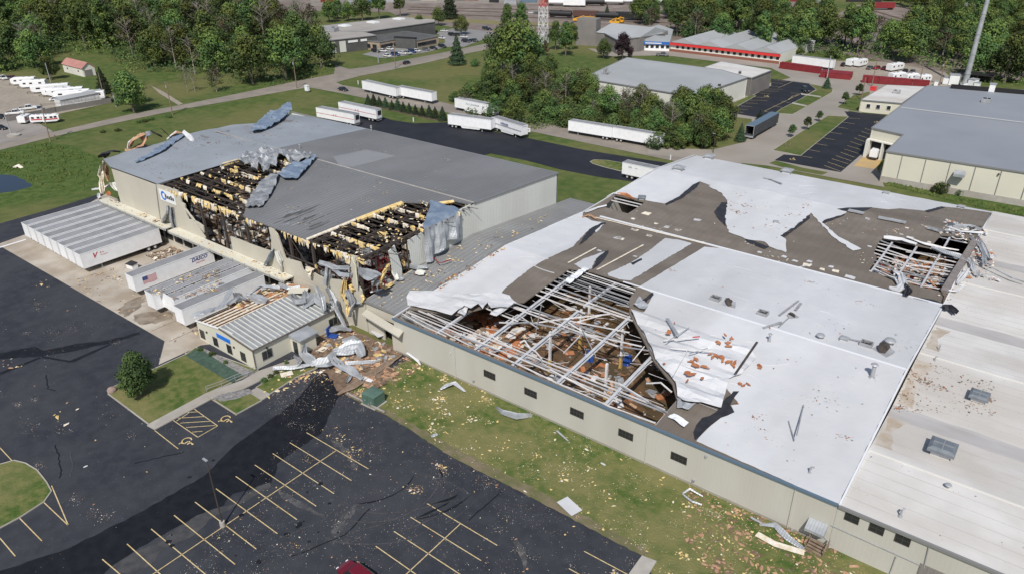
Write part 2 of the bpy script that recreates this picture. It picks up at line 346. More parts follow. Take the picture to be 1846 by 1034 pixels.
for k in range(12):
    x = -166+k*5.4
    ground('concrete_joint', [(x,47.1),(x+.12,47.1),(x+.12,66.8),(x,66.8)], M['dirt'], z=.0165+.0026*k)
for pts in ([(560,800),(700,700),(860,640),(900,700),(760,830),(640,900)], [(760,870),(1100,800),(1240,850),(1250,930),(900,990),(800,960)]):
    ground('muddy_stain', pts, mat('wet_mud', (.16, .125, .09), (.27, .23, .18), .5, r=.6, b=.3), n=13, fr=(.35, .8))
# front lawn, islands, walks
ZFR = .004+_gz[0]+.003
kerbed('lawn_island', [(465,262),(640,393),(880,264),(1050,190),(1110,160),(840,62),(800,92),(690,142),(480,235)], M['lawn'], 10)
kerbed('lawn_island', [(0,565),(60,548),(110,560),(160,590),(200,640),(222,680),(190,725),(90,790),(0,838),(-60,865),(-120,760),(-110,640),(-60,590)], M['lawn'], 10)
kerbed('lawn_island', [(918,288),(1010,262),(1075,258),(1125,290),(1015,350)], M['lawn'], 10)
kerbed('lawn_island', [(1100,235),(1190,178),(1290,130),(1400,110),(1390,138),(1270,192),(1158,264)], M['lawn'], 10)
kerbed('sidewalk', [(632,398),(665,416),(905,287),(880,263)], M['conc2'], 10, .15, False)
kerbed('sidewalk', [(880,262),(905,286),(1050,240),(1200,165),(1300,130),(1270,110),(1110,165),(1040,205)], M['conc2'], 10, .16, False)
kerbed('sidewalk', [(1072,252),(1105,236),(1160,268),(1128,288)], M['conc2'], 10, .16, False)
kerbed('green_ground_cover', [(20,525),(100,470),(240,560),(400,655),(330,705),(180,620)], M['green_net'], 12, .2, False)
kerbed('crushed_stone_bed', [(110,468),(150,480),(470,630),(480,645),(400,660),(240,565)], M['stone'], 12, .17, False)
kerbed('crushed_stone_bed', [(200,800),(300,770),(440,745),(470,770),(360,810),(250,828)], M['stone'], 12, .19, False)
ground('lawn_strip', [(752,640),(735,648),(620,708),(626,713),(695,747),(743,776),(814,823),(943,888),(1160,1002),(1175,1034),(1190,1130),(1760,1130),(1500,960)], M['lawn'], n=0)
ground('bare_verge', [(626,713),(695,747),(743,776),(814,823),(943,888),(1160,1002),(1175,996),(950,873),(820,806),(745,764),(700,740),(640,705)], mat('dry_verge', (.17, .14, .085), (.11, .11, .045), .6, b=.6), n=0, fr=(.18, .7))
kerbed('concrete_pad', [(1400,1034),(1462,948),(1532,975),(1480,1060)], M['conc2'], 11, .12, False)
# rear drive
ground('rear_asphalt_drive', [(620,212),(684,209),(706,217),(747,223),(808,221),(860,232),(940,247),(1050,270),(1130,283),(1240,300),(1300,330),(1300,360),(1140,328),(1076,319),(1010,306),(950,290),(885,277),(700,330),(560,300)], M['asphalt2'], n=0)
kerbed('lawn_island', [(1160,625),(1190,610),(1300,615),(1440,640),(1500,690),(1400,700),(1260,665),(1180,640)], M['lawn'], 23)
# roads
ground('main_road', [(-80,290),(0,271),(100,246),(200,224),(320,199),(440,178),(530,162),(560,158),(600,152),(606,149),(650,137),(693,129),(771,113),(809,104),(890,87),(1000,62),(1000,50),(890,76),(805,94),(753,104),(663,121),(630,125),(605,118),(602,134),(538,146),(440,167),(325,190),(237,206),(98,238),(-80,270)], M['road'], n=0)
ground('side_street', [(556,158),(606,167),(661,178),(740,192),(805,203),(880,222),(950,236),(1080,263),(1250,298),(1340,312),(1330,268),(1270,278),(1200,262),(1010,228),(900,208),(819,190),(781,181),(617,154),(604,148),(580,146)], M['road'], n=0)
ground('street_apron', [(-90,755),(240,768),(400,730),(440,690),(440,612),(255,588),(330,500),(440,450),(640,400),(540,350),(0,285),(-300,290),(-400,250),(0,262),(700,335),(900,330),(1400,340),(1500,440),(1330,450),(1010,520),(930,575),(1120,590),(1050,780),(1120,960),(900,920),(520,850),(370,835),(0,800),(-90,790)], mat('street_concrete', (.30, .27, .235), (.26, .235, .2), .08, c3=(.22, .2, .175), sc3=.05), n=3)
ground('gravel_yard', [(560,345),(700,310),(1300,320),(1530,430),(1330,455),(1000,420),(800,380)], M['gravel'], n=3)
ground('parking_lot', [(540,405),(740,430),(768,460),(560,588),(510,610),(320,578),(430,500),(540,440)], M['asphalt2'], n=3)
kerbed('lawn_strip', [(735,432),(857,455),(852,475),(650,588),(562,582),(590,560),(690,510),(772,462)], M['grass'], 3)
kerbed('lawn_strip', [(300,548),(440,488),(462,492),(325,572)], M['grass'], 3)
ground('parking_lot', [(558,822),(605,793),(690,800),(935,600),(915,572),(1130,590),(1060,670),(1040,760),(895,884)], M['asphalt2'], n=3)
kerbed('lawn_strip', [(548,772),(690,680),(830,595),(937,600),(690,800),(620,785)], M['grass'], 3)
kerbed('lawn_strip', [(875,552),(960,490),(1045,470),(1050,510),(1000,580)], M['grass'], 3)
kerbed('lawn_strip', [(530,838),(565,825),(700,862),(830,885),(800,898),(640,870)], M['grass'], 3, .13, False)
ground('dock_pavement', [(962,852),(1030,785),(1125,785),(1080,868)], M['orangec'], n=3)
kerbed('sidewalk', [(690,480),(790,495),(800,503),(695,487)], M['conc2'], 3, .16, False)
kerbed('sidewalk', [(650,527),(725,543),(718,549),(644,533)], M['conc2'], 3, .16, False)
ground('weedy_verge', [(1130,905),(1400,1000),(1846,1075),(1950,1090),(1950,1130),(1600,1060),(1140,950)], M['grass'], n=3, fr=(.3, 1.5))
# office lot, yard on the left
ground('office_parking_lot', [(420,570),(500,545),(600,520),(800,500),(1000,525),(1230,470),(1290,440),(1250,380),(1180,345),(1400,290),(1660,270),(1846,290),(1846,370),(1780,400),(1690,410),(1480,490),(1300,490),(1100,545),(700,605),(600,605)], mat('pale_asphalt', (.19, .185, .185), (.23, .225, .22), .1), n=17)
ground('gravel_yard', [(-200,170),(200,165),(430,230),(850,400),(1380,400),(1395,450),(700,600),(130,650),(-200,650)], M['gravel'], n=16)
ground('concrete_yard', [(-300,660),(130,645),(300,660),(500,720),(660,812),(300,890),(0,965),(-300,1040)], mat('yard_concrete', (.28, .26, .235), (.24, .22, .2), .1, c3=(.18, .16, .14), sc3=.05), n=16)
ground('dirt_track', [(800,455),(870,490),(975,555),(950,562),(850,500)], M['gravel'], n=1)
# rail yard and far ground
ground('rail_yard', [(520,20),(700,22),(745,40),(900,60),(1040,66),(1250,78),(1500,95),(1700,130),(1960,160),(1960,-40),(400,-40)], M['railbed'], n=0, fr=(1, 8))
ground('far_road', [(560,12),(700,6),(1000,8),(1300,6),(1300,-6),(560,-6)], M['road'], n=0)
ground('far_grass', [(1500,30),(1700,60),(1950,90),(1950,-40),(1640,-10),(1500,-20)], M['grass'], n=0, fr=(1, 8))
ground('far_rail_bed', [(1540,10),(1600,5),(1680,25),(1680,50),(1740,62),(1640,95),(1500,60),(1500,30)], M['railbed'], n=0, fr=(1, 8))
ground('dry_grass_strip', [(735,28),(900,38),(1040,44),(1040,48),(900,45),(735,36)], mat('dry_grass', (.2, .17, .08), (.16, .15, .06), .3), n=0)
# ---- painted parking lines ----
def line(n, a, b, wd=.11, m='paint', z=.2, X=None):
    p, q_ = Q(n, *a), Q(n, *b); mb = MB(); d = (q_-p).normalized(); r = Vector((-d.y, d.x, 0))*wd/2
    mb.quad((p-r)[:2]+(z,), (q_-r)[:2]+(z,), (q_+r)[:2]+(z,), (p+r)[:2]+(z,)); return mb
def lines(name, lst, n, z, wd=.11, m='paint'):
    mb = MB()
    for a, b in lst:
        k = line(n, a, b, wd, z=z); mb.add(k.v, k.f)
    tag(mb.build(name, M[m]), kind='structure')
ZL = .35
ZL = .004+_gz[0]+.003
lines('parking_lines', [((1317,427),(1583,583)),((1245,470),(1510,633)),((1172,517),(1435,689)),((1095,566),(1357,742)),((1013,615),(1276,801)),((928,668),(1192,861)),((838,725),(1101,927)),((748,782),(1010,993)),((650,841),(900,1050)),((546,905),(760,1100)),((440,971),(640,1140)),((1443,505),(620,1060)),
 ((665,418),(766,497)),((745,375),(850,447)),((935,398),(850,447)),((835,326),(935,398)),((912,286),(1016,352)),((0,492),(54,550)),((80,790),(180,892)),((190,728),(294,826)),((222,655),(294,826)),((0,880),(66,958)),
 ((758,378),(818,338)),((775,386),(905,378)),((800,405),(925,396)),((825,425),(870,421)),((765,365),(880,358)),((800,340),(850,338))], 10, ZFR, .11)
lines('parking_lines', [((446,701),(778,899)),((368,765),(702,971)),((289,832),(640,1060)),((203,902),(450,1075)),((115,975),(300,1110)),((603,797),(320,1060)),((1188,926),(1420,1050)),((1116,1008),(1300,1110))], 11, ZFR, .11)
ll = [(( 930+dx*-30.5, 607+dx*27.3), (995-dx*30.5, 609+dx*27.3)) for dx in range(0, 8)]
lines('parking_lines', [((937,607),(995,610)),((905,628),(967,636)),((872,652),(935,661)),((840,680),(902,689)),((802,708),(865,718)),((765,737),(828,748)),((728,768),(790,779)),((688,800),(750,811)),
 ((1020,660),(1052,670)),((1003,676),(1046,690)),((985,694),(1030,708)),((965,709),(1020,728)),((945,727),(1008,748)),((930,748),(998,768)),((915,766),(985,788)),((895,782),(968,808)),((872,800),(950,826)),((850,815),(935,842)),((830,832),(915,862)),((812,850),(895,880))], 3, ZL, .13)
lines('parking_lines', [((578,452),(650,420)),((505,572),(690,483)),((690,483),(640,478)),((640,497),(680,487)),((620,517),(650,497)),((590,520),(640,530)),((550,545),(600,552)),((505,572),(560,585)),((690,462),(760,470)),((690,462),(740,486)),
 ((510,458),(600,460)),((490,468),(580,470)),((470,478),(535,484)),((450,498),(535,505)),((430,515),(520,518)),((410,530),(470,532)),((385,545),(445,550)),((360,560),(420,565)),((345,572),(400,580)),((520,440),(580,447)),((540,425),(600,430)),((550,412),(620,420))], 3, ZL, .13)
# wheelchair marks
def wheelchair(n, x, y, s, rz):
    p = Q(n, x, y); mb = MB(); z = ZL
    for k in range(14):
        a0 = 2.4+k*.33; a1 = a0+.33
        v = [(p.x+s*.5*q*math.cos(a+rz), p.y+s*.5*q*math.sin(a+rz), z) for a, q in ((a0, 1), (a1, 1), (a1, .75), (a0, .75))]
        mb.quad(*v)
    def seg(ax, ay, bx, by, wd=.14):
        c, s_ = math.cos(rz), math.sin(rz); a = (p.x+s*(ax*c-ay*s_), p.y+s*(ax*s_+ay*c)); b = (p.x+s*(bx*c-by*s_), p.y+s*(bx*s_+by*c))
        d = Vector((b[0]-a[0], b[1]-a[1])).normalized()*wd*s/2
        mb.quad((a[0]+d.y, a[1]-d.x, z+.003), (b[0]+d.y, b[1]-d.x, z+.003), (b[0]-d.y, b[1]+d.x, z+.003), (a[0]-d.y, a[1]+d.x, z+.003))
    seg(-.05, .85, -.05, .2); seg(-.05, .55, .3, .55); seg(-.05, .22, .38, .22); seg(.38, .22, .6, -.2); seg(.6, -.2, .75, -.1); seg(-.12, .95, .05, .95, .2)
    tag(mb.build('wheelchair_mark', M['paint']), kind='structure')
wheelchair(10, 803, 463, 1.35, R_(-90)); wheelchair(10, 970, 368, 1.35, R_(-90))
wheelchair(3, 515, 495, 1.6, 0); wheelchair(3, 648, 818, 1.4, 0); wheelchair(3, 1078, 628, 1.4, 0)

# tyre marks, cracks and oil marks on the asphalt
M['mark'] = mat('dusty_tyre_mark', (.036, .038, .045), (.06, .061, .067), 2.5, r=.95)
rr = random.Random(40)
LOTP = [tuple(Q(0, x, y)[:2]) for x, y in ((300,1100),(440,700),(560,690),(690,755),(740,790),(812,838),(940,900),(1140,1000),(1160,1100))]
def arc_mark(cx, cy, r, a0, a1, wd, m, z, amp=.15):
    n = max(6, int(abs(a1-a0)*r/1.2)); mb = MB(); vs = []
    for i in range(n+1):
        a = a0+(a1-a0)*i/n
        if not inside((cx+r*math.cos(a), cy+r*math.sin(a)), LOTP): return None
        q = r+amp*math.sin(i*.7+cx); w_ = wd*rr.uniform(.3, 1.2)*(1 if 0 < i < n else .1)
        vs += [(cx+(q-w_)*math.cos(a), cy+(q-w_)*math.sin(a), z), (cx+(q+w_)*math.cos(a), cy+(q+w_)*math.sin(a), z)]
    mb.add(vs, [(2*i, 2*i+1, 2*i+3, 2*i+2) for i in range(n)]); return mb.build('tyre_mark', M[m])
c0 = Q(11, 300, 520)
for k in range(22):
    c = c0+Vector((rr.uniform(-5, 5), rr.uniform(-4, 4), 0)); r = rr.uniform(5, 13); a = rr.uniform(-1.8, 1.2)
    am = arc_mark(c.x, c.y, r, a, a+rr.uniform(.5, 1.5), rr.uniform(.06, .2), 'mark' if k % 3 else 'sealer', ZFR+.0006*k)
    if am: tag(am, kind='structure')
for k, (n, pts) in enumerate([(10,[(240,480),(255,540),(262,600),(250,640)]),(10,[(300,510),(310,570),(300,640)]),(10,[(580,560),(700,530),(840,500)]),(10,[(20,430),(90,430),(160,432)]),(10,[(200,180),(205,240),(260,250)]),(11,[(430,560),(560,610),(700,680)]),(11,[(640,780),(740,700),(830,620)]),(10,[(1200,880),(1400,800),(1560,640)]),(10,[(1250,960),(1480,870),(1640,700)])]):
    pts_ = [Q(n, *p) for p in pts]; mb = MB(); vs = []; L = []
    for a, b in zip(pts_[:-1], pts_[1:]):
        for j in range(6): L.append(a.lerp(b, j/6)+Vector((rr.uniform(-.12, .12), rr.uniform(-.12, .12), 0)))
    for i, p in enumerate(L[:-1]):
        d = (L[i+1]-p).normalized()*.07; vs += [(p.x-d.y, p.y+d.x, ZFR+.001*k), (p.x+d.y, p.y-d.x, ZFR+.001*k)]
    mb.add(vs, [(2*i, 2*i+1, 2*i+3, 2*i+2) for i in range(len(vs)//2-1)]); tag(mb.build('asphalt_crack', M['mark' if k % 2 else 'sealer']), kind='structure')
for k in range(26):
    p = Q(10, rr.uniform(700, 1500), rr.uniform(540, 1000)); r = rr.uniform(.12, .4); w = [(p.x+r*rr.uniform(.5, 1.2)*math.cos(q), p.y+r*rr.uniform(.5, 1.2)*math.sin(q)) for q in [i*.8 for i in range(8)]]
    ground('oil_spot', w, M['sealer'], z=ZFR+.0005*k)

ground('trampled_dirt', [(880,345),(1100,330),(1240,400),(1480,490),(1400,560),(1300,640),(1180,700),(1050,785),(960,640),(880,600),(790,600),(720,560),(880,480)], M['dirt'], z=.13, n=12, fr=(.3, .8))
# ================= DAMAGED TALL WAREHOUSE (left) =================
YF, YB, YR, XR = 68.5, 123., 96., -83.
def zA(x, y): return 13.1+(y-YF)*.036 if y < YR else 14.1-(y-YR)*.06
def TA(n, x, y, off=0): return QF(n, x, y, zA, off)
wh = empty('damaged_warehouse', (-120, YF, 0), 0, 'tall grey-roofed warehouse with torn roof and ripped cream wall above the loading docks', 'warehouse')
wp = wh.location
def under(o, par):     # parent keeping world placement
    o.parent = par; o.matrix_parent_inverse = Matrix.Translation(-par.location); return o
# --- roof slabs ---
wavepts = [TA(5,x,y) for x, y in ((75,310),(130,295),(190,277),(330,240),(450,205),(580,170),(660,148),(700,145),(780,133),(930,118),(1010,90),(1110,58))]
left_edge = [(p.x, p.y) for p in wavepts]
hole1 = [TA(5,x,y) for x, y in ((390,458),(560,402),(730,350),(835,322),(900,305),(1000,292),(1100,300),(1225,322),(1180,350),(1075,410),(1020,425),(950,465),(900,520),(862,590),(868,628))]
hole2 = [TA(21,x,y) for x, y in ((75,360),(320,262),(520,180),(700,110),(950,18),(1060,60),(1120,95),(1340,5))]
hole2b = [TA(6,x,y) for x, y in ((1000,88),(1050,98),(1105,112))]
front = [(-162.5, YF)]
h1 = [(p.x, p.y) for p in hole1]; h1[0] = (h1[0][0], YF); h1[-1] = (h1[-1][0], YF)
h2 = [(p.x, p.y) for p in hole2]; h2[0] = (h2[0][0], YF)
h2e = [(hole2b[1].x, hole2b[1].y), (XR, hole2b[2].y)]
h2[5:7] = [(XR-7.5, 94.2), (XR-6.3, 91.8)]
h1f = fray(h1[:-1], .12, 1.2)
outline = left_edge[::-1]+[(-161, YF)]
outline = [(-161.5, YF)]+[h1[0]]+h1[1:-1]+[h1[-1]]+[h2[0]]+h2[1:5]+[(-88.8, 92.0)]+h2e[:0]+[(hole2b[0].x, hole2b[0].y)]+h2e+[(XR, YB)]+[(-171, YB)]+left_edge[::-1][1:]
def zA2(x, y):
    z = zA(x, y)
    if x < -150: z += -.25*((-150-x)/14)**2+.12*math.sin(y*.5)*((-150-x)/14)
    return z
xs = [-165+i*2 for i in range(42)]
roofm = sheet('roof', outline, zA2, 0, .28, M['roofA'], None, cuts=[72, 78, 84, 90, YR, 104, 112], xcuts=[-166, -162, -158, -154, -150], bottom=True); under(roofm, wh)
# paler newer sheets: thin overlay on the roof
pale = [TA(5,x,y) for x, y in ((385,458),(1030,268),(1500,155),(1510,152))]
pl = [(-161.5, YF), (pale[0].x, YF), (pale[1].x, pale[1].y), (pale[1].x-.5, YB)]+[(-171, YB)]+left_edge[::-1][1:]
o = sheet('pale_roof_sheet', pl, zA2, .035, .03, M['roofB'], None, cuts=[72, 78, 84, 90, YR, 104, 112], xcuts=[-166, -162, -158, -154, -150]); under(o, wh); o['label'] = 'paler blue grey roof sheeting on the left end'
pp = [TA(2,x,y) for x, y in ((0,835),(180,798),(335,832),(110,890),(40,890))]
o = sheet('pale_roof_sheet', [(p.x, p.y) for p in pp], zA2, .02, .015, mat('mid_metal_roof', (.205, .21, .22), (.225, .23, .24), .12, wave=('X', .62, .5)), None, cuts=[YR, 104, 112]); under(o, wh)
mb = MB(); mb.beam((-165, YR, 14.08), (XR, YR, 14.12), .3, .08); under(mb.build('ridge_cap', M['conc2']), wh)
mb = MB(); mb.beam((XR+.08, YB, 12.4), (XR+.08, YR, 14.0), .25, .3); mb.beam((XR+.08, YR, 14.0), (XR+.08, 96.2, 13.9), .25, .3); mb.beam((XR, YB, 12.35), (-171, YB, 12.35), .25, .3); under(mb.build('roof_trim', M['grey_trim']), wh)
# --- walls ---
def wallXZ(name, pts, Y, th, m, par=wh, lab=None):   # polygon in x,z ; front face at Y
    bm = poly_bm(pts); me = bpy.data.meshes.new(name)
    fr_ = [v for v in bm.verts]
    for v in bm.verts: v.co = Vector((v.co.x, Y, v.co.y))
    r = bmesh.ops.extrude_face_region(bm, geom=bm.faces[:])
    for g_ in r['geom']:
        if isinstance(g_, bmesh.types.BMVert): g_.co.y += th
    bmesh.ops.recalc_face_normals(bm, faces=bm.faces[:])
    bm.to_mesh(me); bm.free(); me.materials.append(m); o = bpy.data.objects.new(name, me); col.objects.link(o); under(o, par)
    if lab: o['label'] = lab
    return o
def wallYZ(name, pts, X, th, m, par=wh, lab=None):
    bm = poly_bm(pts); me = bpy.data.meshes.new(name)
    for v in bm.verts: v.co = Vector((X, v.co.x, v.co.y))
    r = bmesh.ops.extrude_face_region(bm, geom=bm.faces[:])
    for g_ in r['geom']:
        if isinstance(g_, bmesh.types.BMVert): g_.co.x -= th
    bmesh.ops.recalc_face_normals(bm, faces=bm.faces[:])
    bm.to_mesh(me); bm.free(); me.materials.append(m); o = bpy.data.objects.new(name, me); col.objects.link(o); under(o, par)
    if lab: o['label'] = lab
    return o
def WF(n, x, y, Y=YF): p = QY(n, x, y, Y); return (p.x, p.z)
a = [WF(5,x,y) for x, y in ((120,362),(365,455),(372,520),(382,600),(392,660),(420,700))]
wallXZ('front_wall', [(-161, 4.4), (-161.2, 12.9)]+[(a[1][0], 13.05), a[2], a[3], (a[4][0], 4.4)], YF, .25, M['wall'])
b_ = [WF(15,x,y) for x, y in ((95,270),(300,330),(440,395),(475,470),(495,560),(545,590),(560,690),(580,770),(600,820),(700,845),(780,890),(830,930),(845,1034))]
wallXZ('front_wall', [(a[4][0]+.35, 4.4), (a[1][0]+.35, 12.95)]+fray(b_[1:], .1, .7)[:-1]+[(b_[-1][0], 5.1), (b_[-1][0], 4.4)], YF-.05, .25, M['wall'], lab='cream wall panel with the round logo sign, torn along its right edge')
c_ = [WF(5,x,y) for x, y in ((775,750),(820,765),(880,790),(950,815),(1000,830),(1000,760),(985,700),(1010,700),(1060,830),(1075,890),(1085,960))]
wallXZ('front_wall', [(c_[0][0], 4.8)]+c_+[(c_[-1][0], 4.2)], YF, .25, M['wall'], lab='low torn strip of cream wall')
d_ = [WF(6,x,y) for x, y in ((85,230),(110,260),(150,380),(190,390),(225,400),(240,440),(280,445),(340,480),(440,490),(445,560),(430,640))]
wallXZ('front_wall', [(d_[0][0], 3.6)]+d_+[(d_[-1][0], 3.4)], YF+.05, .25, M['wall'], lab='ragged cream wall piece behind the office')
e_ = [WF(6,x,y) for x, y in ((478,420),(490,365),(512,370),(520,460),(515,510),(535,540),(545,590))]
wallXZ('front_wall', [(-86.9, 0), (e_[0][0], 5.5)]+e_+[(XR, 6.0), (XR, 0)], YF-.02, .25, M['wall'], lab='narrow cream corner strip standing at the torn corner')
wallXZ('dock_wall', [(-165, 0), (-165, 4.4), (-84, 4.4), (-84, 0)], YF+.02, .3, M['wall'])
# gable wall on the right
gz = lambda y: zA(0, y)
f_ = [QX(6,x,y,XR) for x, y in ((740,280),(780,268),(800,258),(815,330),(818,400))]
wallYZ('gable_wall', [(85.9, 5.9), (85.9, 13.55), (90, 13.8), (YR, 14.0), (YB, 12.35), (YB, 0), (85.9, 0)], XR, .25, M['wallG'])
wallYZ('gable_wall', [(79.6, 7.2), (78.9, 12.6), (83.0, 13.0), (82.6, 10), (83.3, 7.3)], XR+.03, .15, M['wallG'], lab='hanging pale wall panel')
wallYZ('gable_wall', [(75.3, 6.6), (74.4, 12.3), (75.8, 12.9), (77.0, 8.4), (76.9, 6.7)], XR+.1, .15, M['wallG'], lab='thin curled pale wall strip')
wallYZ('gable_wall', [(YF+.3, 0), (YF+.3, 5.8), (86, 7.6), (86, 0)], XR-.02, .25, M['wall'])
wallXZ('rear_wall', [(-170.5, 0), (-170.5, 12.1), (XR, 12.1), (XR, 0)], YB-.35, .3, M['wallG'])
wallYZ('left_wall', [(72, 0), (72, 11.3), (YR, 12.8), (YB-.4, 12), (YB-.4, 0)], -163.2, .25, M['insulW'])
# floor inside & mess
def rubble(name, area, n, rs, hs, mats_, par=None, z=0, lab=None, cat=None, seed=1, group=None):
    rr = random.Random(seed); mb = MB(); X0, X1, Y0, Y1 = area
    for i in range(n):
        p = (rr.uniform(X0, X1), rr.uniform(Y0, Y1)); mb.mi = rr.randrange(len(mats_)); L = rr.uniform(*rs); h = rr.uniform(*hs); a = rr.uniform(0, 6.3); t = rr.uniform(-.4, .4)
        c, s_ = math.cos(a), math.sin(a)
        zc = z+h*.3
        A = Vector((p[0]-c*L/2, p[1]-s_*L/2, zc-t*L/2)); B = Vector((p[0]+c*L/2, p[1]+s_*L/2, zc+t*L/2))
        mb.beam(A, B, L*rr.uniform(.25, .8), h*rr.uniform(.1, .6))
    o = mb.build(name, [M[k] for k in mats_]); tag(o, lab, cat, group, 'stuff')
    if par: under(o, par)
    return o
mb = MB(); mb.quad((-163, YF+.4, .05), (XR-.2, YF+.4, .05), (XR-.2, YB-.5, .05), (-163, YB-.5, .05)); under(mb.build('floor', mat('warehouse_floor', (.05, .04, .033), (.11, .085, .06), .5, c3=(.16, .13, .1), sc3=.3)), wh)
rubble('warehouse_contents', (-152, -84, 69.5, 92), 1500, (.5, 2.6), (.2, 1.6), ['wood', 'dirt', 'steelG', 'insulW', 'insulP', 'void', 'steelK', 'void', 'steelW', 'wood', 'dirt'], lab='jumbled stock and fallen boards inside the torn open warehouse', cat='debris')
# racks of stock
def rack(x0, x1, y, h, k):
    t = empty('storage_rack', (x0, y, 0), 0, 'steel storage rack of boxes inside the torn warehouse', 'rack', 'storage racks inside the torn warehouse')
    mb = MB(); n = max(2, int((x1-x0)/2.7))
    for i in range(n+1):
        X = (x1-x0)*i/n
        for Y in (0, 1.1): mb.box(X-.07, X+.07, Y-.06, Y+.06, 0, h)
    for z in (2, 4, 6, 8):
        if z < h:
            for Y in (-.1, 1.1): mb.box(0, x1-x0, Y, Y+.06, z, z+.14)
    mb.build('frame', M['red' if k in (5, 6) else 'steelK'], t)
    b = MB(); rr = random.Random(k)
    for z in (.1, 2.15, 4.15, 6.15, 8.15):
        if z > h: break
        X = .2
        while X < x1-x0-1.2:
            b.mi = rr.randrange(4)
            if rr.random() < .75: b.box(X, X+1.0, .05, 1.05, z, z+rr.uniform(.5, 1.6))
            X += 1.25
    b.build('boxes', [M['wood'], M['insulW'], M['dirt'], M['steelG']], t)
for k, (x0, x1, y, h) in enumerate([(-148,-136,76,7),(-133,-122,74,6),(-120,-108,77,7),(-132,-112,83,8),(-104,-92,75,8),(-103,-88,80,7),(-97,-86,72,6.5),(-100,-86,86,8),(-150,-134,86,7)]): rack(x0, x1, y, h, k)
# columns and purlins
for i, x in enumerate([-150.5, -141.5, -135.5, -128.6, -121.5, -114, -106.5, -101.5, -95.5, -89.5, -84]):
    mb = MB(); mb.box(x-.2, x+.2, YF+.35, YF+.75, 0, 12.9); under(mb.build('column', M['steelK']), wh)
    mb = MB(); mb.beam((x, YF+.5, 12.3), (x, YR, 13.3), .25, .7); under(mb.build('roof_beam', M['steelK']), wh)
inh1, inh2 = h1, h2+[(-88.8, 92), (hole2b[0].x, hole2b[0].y)]+h2e+[(XR, YF)]
def runs(y, poly, x0, x1, st=.3):
    out = []; x = x0; s = None
    while x <= x1:
        k = inside((x, y), poly)
        if k and s is None: s = x
        if not k and s is not None: out.append((s, x)); s = None
        x += st
    if s is not None: out.append((s, x1))
    return out
rr = random.Random(5); kk = 0
for pid, poly in ((0, inh1), (1, inh2)):
    x0, x1 = min(p[0] for p in poly), max(p[0] for p in poly); y = YF+.25; k = 0
    while y < max(p[1] for p in poly):
        for s, e in runs(y, poly, x0, x1):
            z = zA(0, y)-.3
            mb = MB()
            sag = rr.uniform(0, .12)
            z += rr.uniform(-.12, .1); jy = rr.uniform(-.15, .15); cut = rr.random() < .2 and e-s > 8 and k > 1; fc = rr.uniform(.3, .7); mx_ = s+(e-s)*fc
            mb.beam((s-.6, y, z), (mx_, y+jy, z-sag), .09, .24); mb.beam((mx_+(rr.uniform(.8, 2.5) if cut else 0), y+jy, z-sag-(rr.uniform(.3, 1.4) if cut else 0)), (e+.6, y+rr.uniform(-.1, .1), z-.05), .09, .24)
            for q in range(int((e-s)/1.6)):      # small bits caught on the purlin
                (mb.beam((s+q*1.6, y, z), (s+q*1.6+rr.uniform(-.5, .5), y+rr.uniform(.6, 1.5), z+rr.uniform(-.4, .1)), .05, .06) if rr.random() < .7 else None)
            under(mb.build('roof_purlin', M['steelK']), wh)
            if k % 3 == 0 or rr.random() < .2:
                dens = .72 if k % 3 == 0 else .15
                ins = MB(); X = s+.2
                while X < e-.5:
                    L = rr.uniform(.6, 1.9); ins.mi = 0 if rr.random() < .5 else 1
                    if rr.random() < dens:
                        h = rr.uniform(.3, .9) if k else rr.uniform(.5, 1.5); d0 = rr.uniform(-.15, .15); w0 = rr.uniform(.15, .5)
                        nn = 4; vs = []
                        for j in range(nn+1):
                            xx = X+L*j/nn; 
                            for (dy, dz) in ((w0, .02), (0, .2), (-.12, .1), (-.18-d0, -h*rr.uniform(.5, 1))): vs.append((xx+rr.uniform(-.08, .08), y+dy+rr.uniform(-.08, .08), z+dz+rr.uniform(-.08, .08)))
                        fs = [(j*4+i, (j+1)*4+i, (j+1)*4+i+1, j*4+i+1) for j in range(nn) for i in range(3)]
                        ins.add(vs, fs)
                    X += L*rr.uniform(.8, 1.35)
                o = ins.build('roof_insulation', [M['insul'], M['insulW']]); under(o, wh)
        y += 1.5; k += 1
# yellow insulation along the cut roof edges
def edge_ins(pts, wd, m, seed, drop=.5):
    rr = random.Random(seed); mb = MB()
    for i in range(len(pts)-1):
        a, b = Vector(pts[i]), Vector(pts[i+1]); L = (b-a).length; n = max(1, int(L/.7)); d = (b-a).normalized(); r = Vector((d.y, -d.x, 0))
        for j in range(n):
            p, q_ = a.lerp(b, j/n), a.lerp(b, (j+1)/n); w0 = wd*rr.uniform(.6, 1.4)
            mb.add([p+Vector((0,0,.12)), q_+Vector((0,0,.12)), q_+r*w0+Vector((0,0,-.1)), p+r*w0+Vector((0,0,-.1)), p+r*w0+Vector((0,0,-drop)), q_+r*w0+Vector((0,0,-drop))], [(0,1,2,3),(3,2,5,4)])
    o = mb.build('edge_insulation', M[m]); under(o, wh); return o
e2 = [Vector((p[0], p[1], zA(*p))) for p in h2]
edge_ins(e2[2:5], .7, 'insul', 3); edge_ins(e2[0:3], .25, 'insulW', 4, .3)
edge_ins([Vector((-88.8, 92, zA(0, 92))), Vector((hole2b[0].x, hole2b[0].y, zA(0, hole2b[0].y)))], .35, 'insul', 5, .3)
e1 = [Vector((p[0], p[1], zA(*p))) for p in h1]
edge_ins(e1[2:4], .5, 'insul', 6)
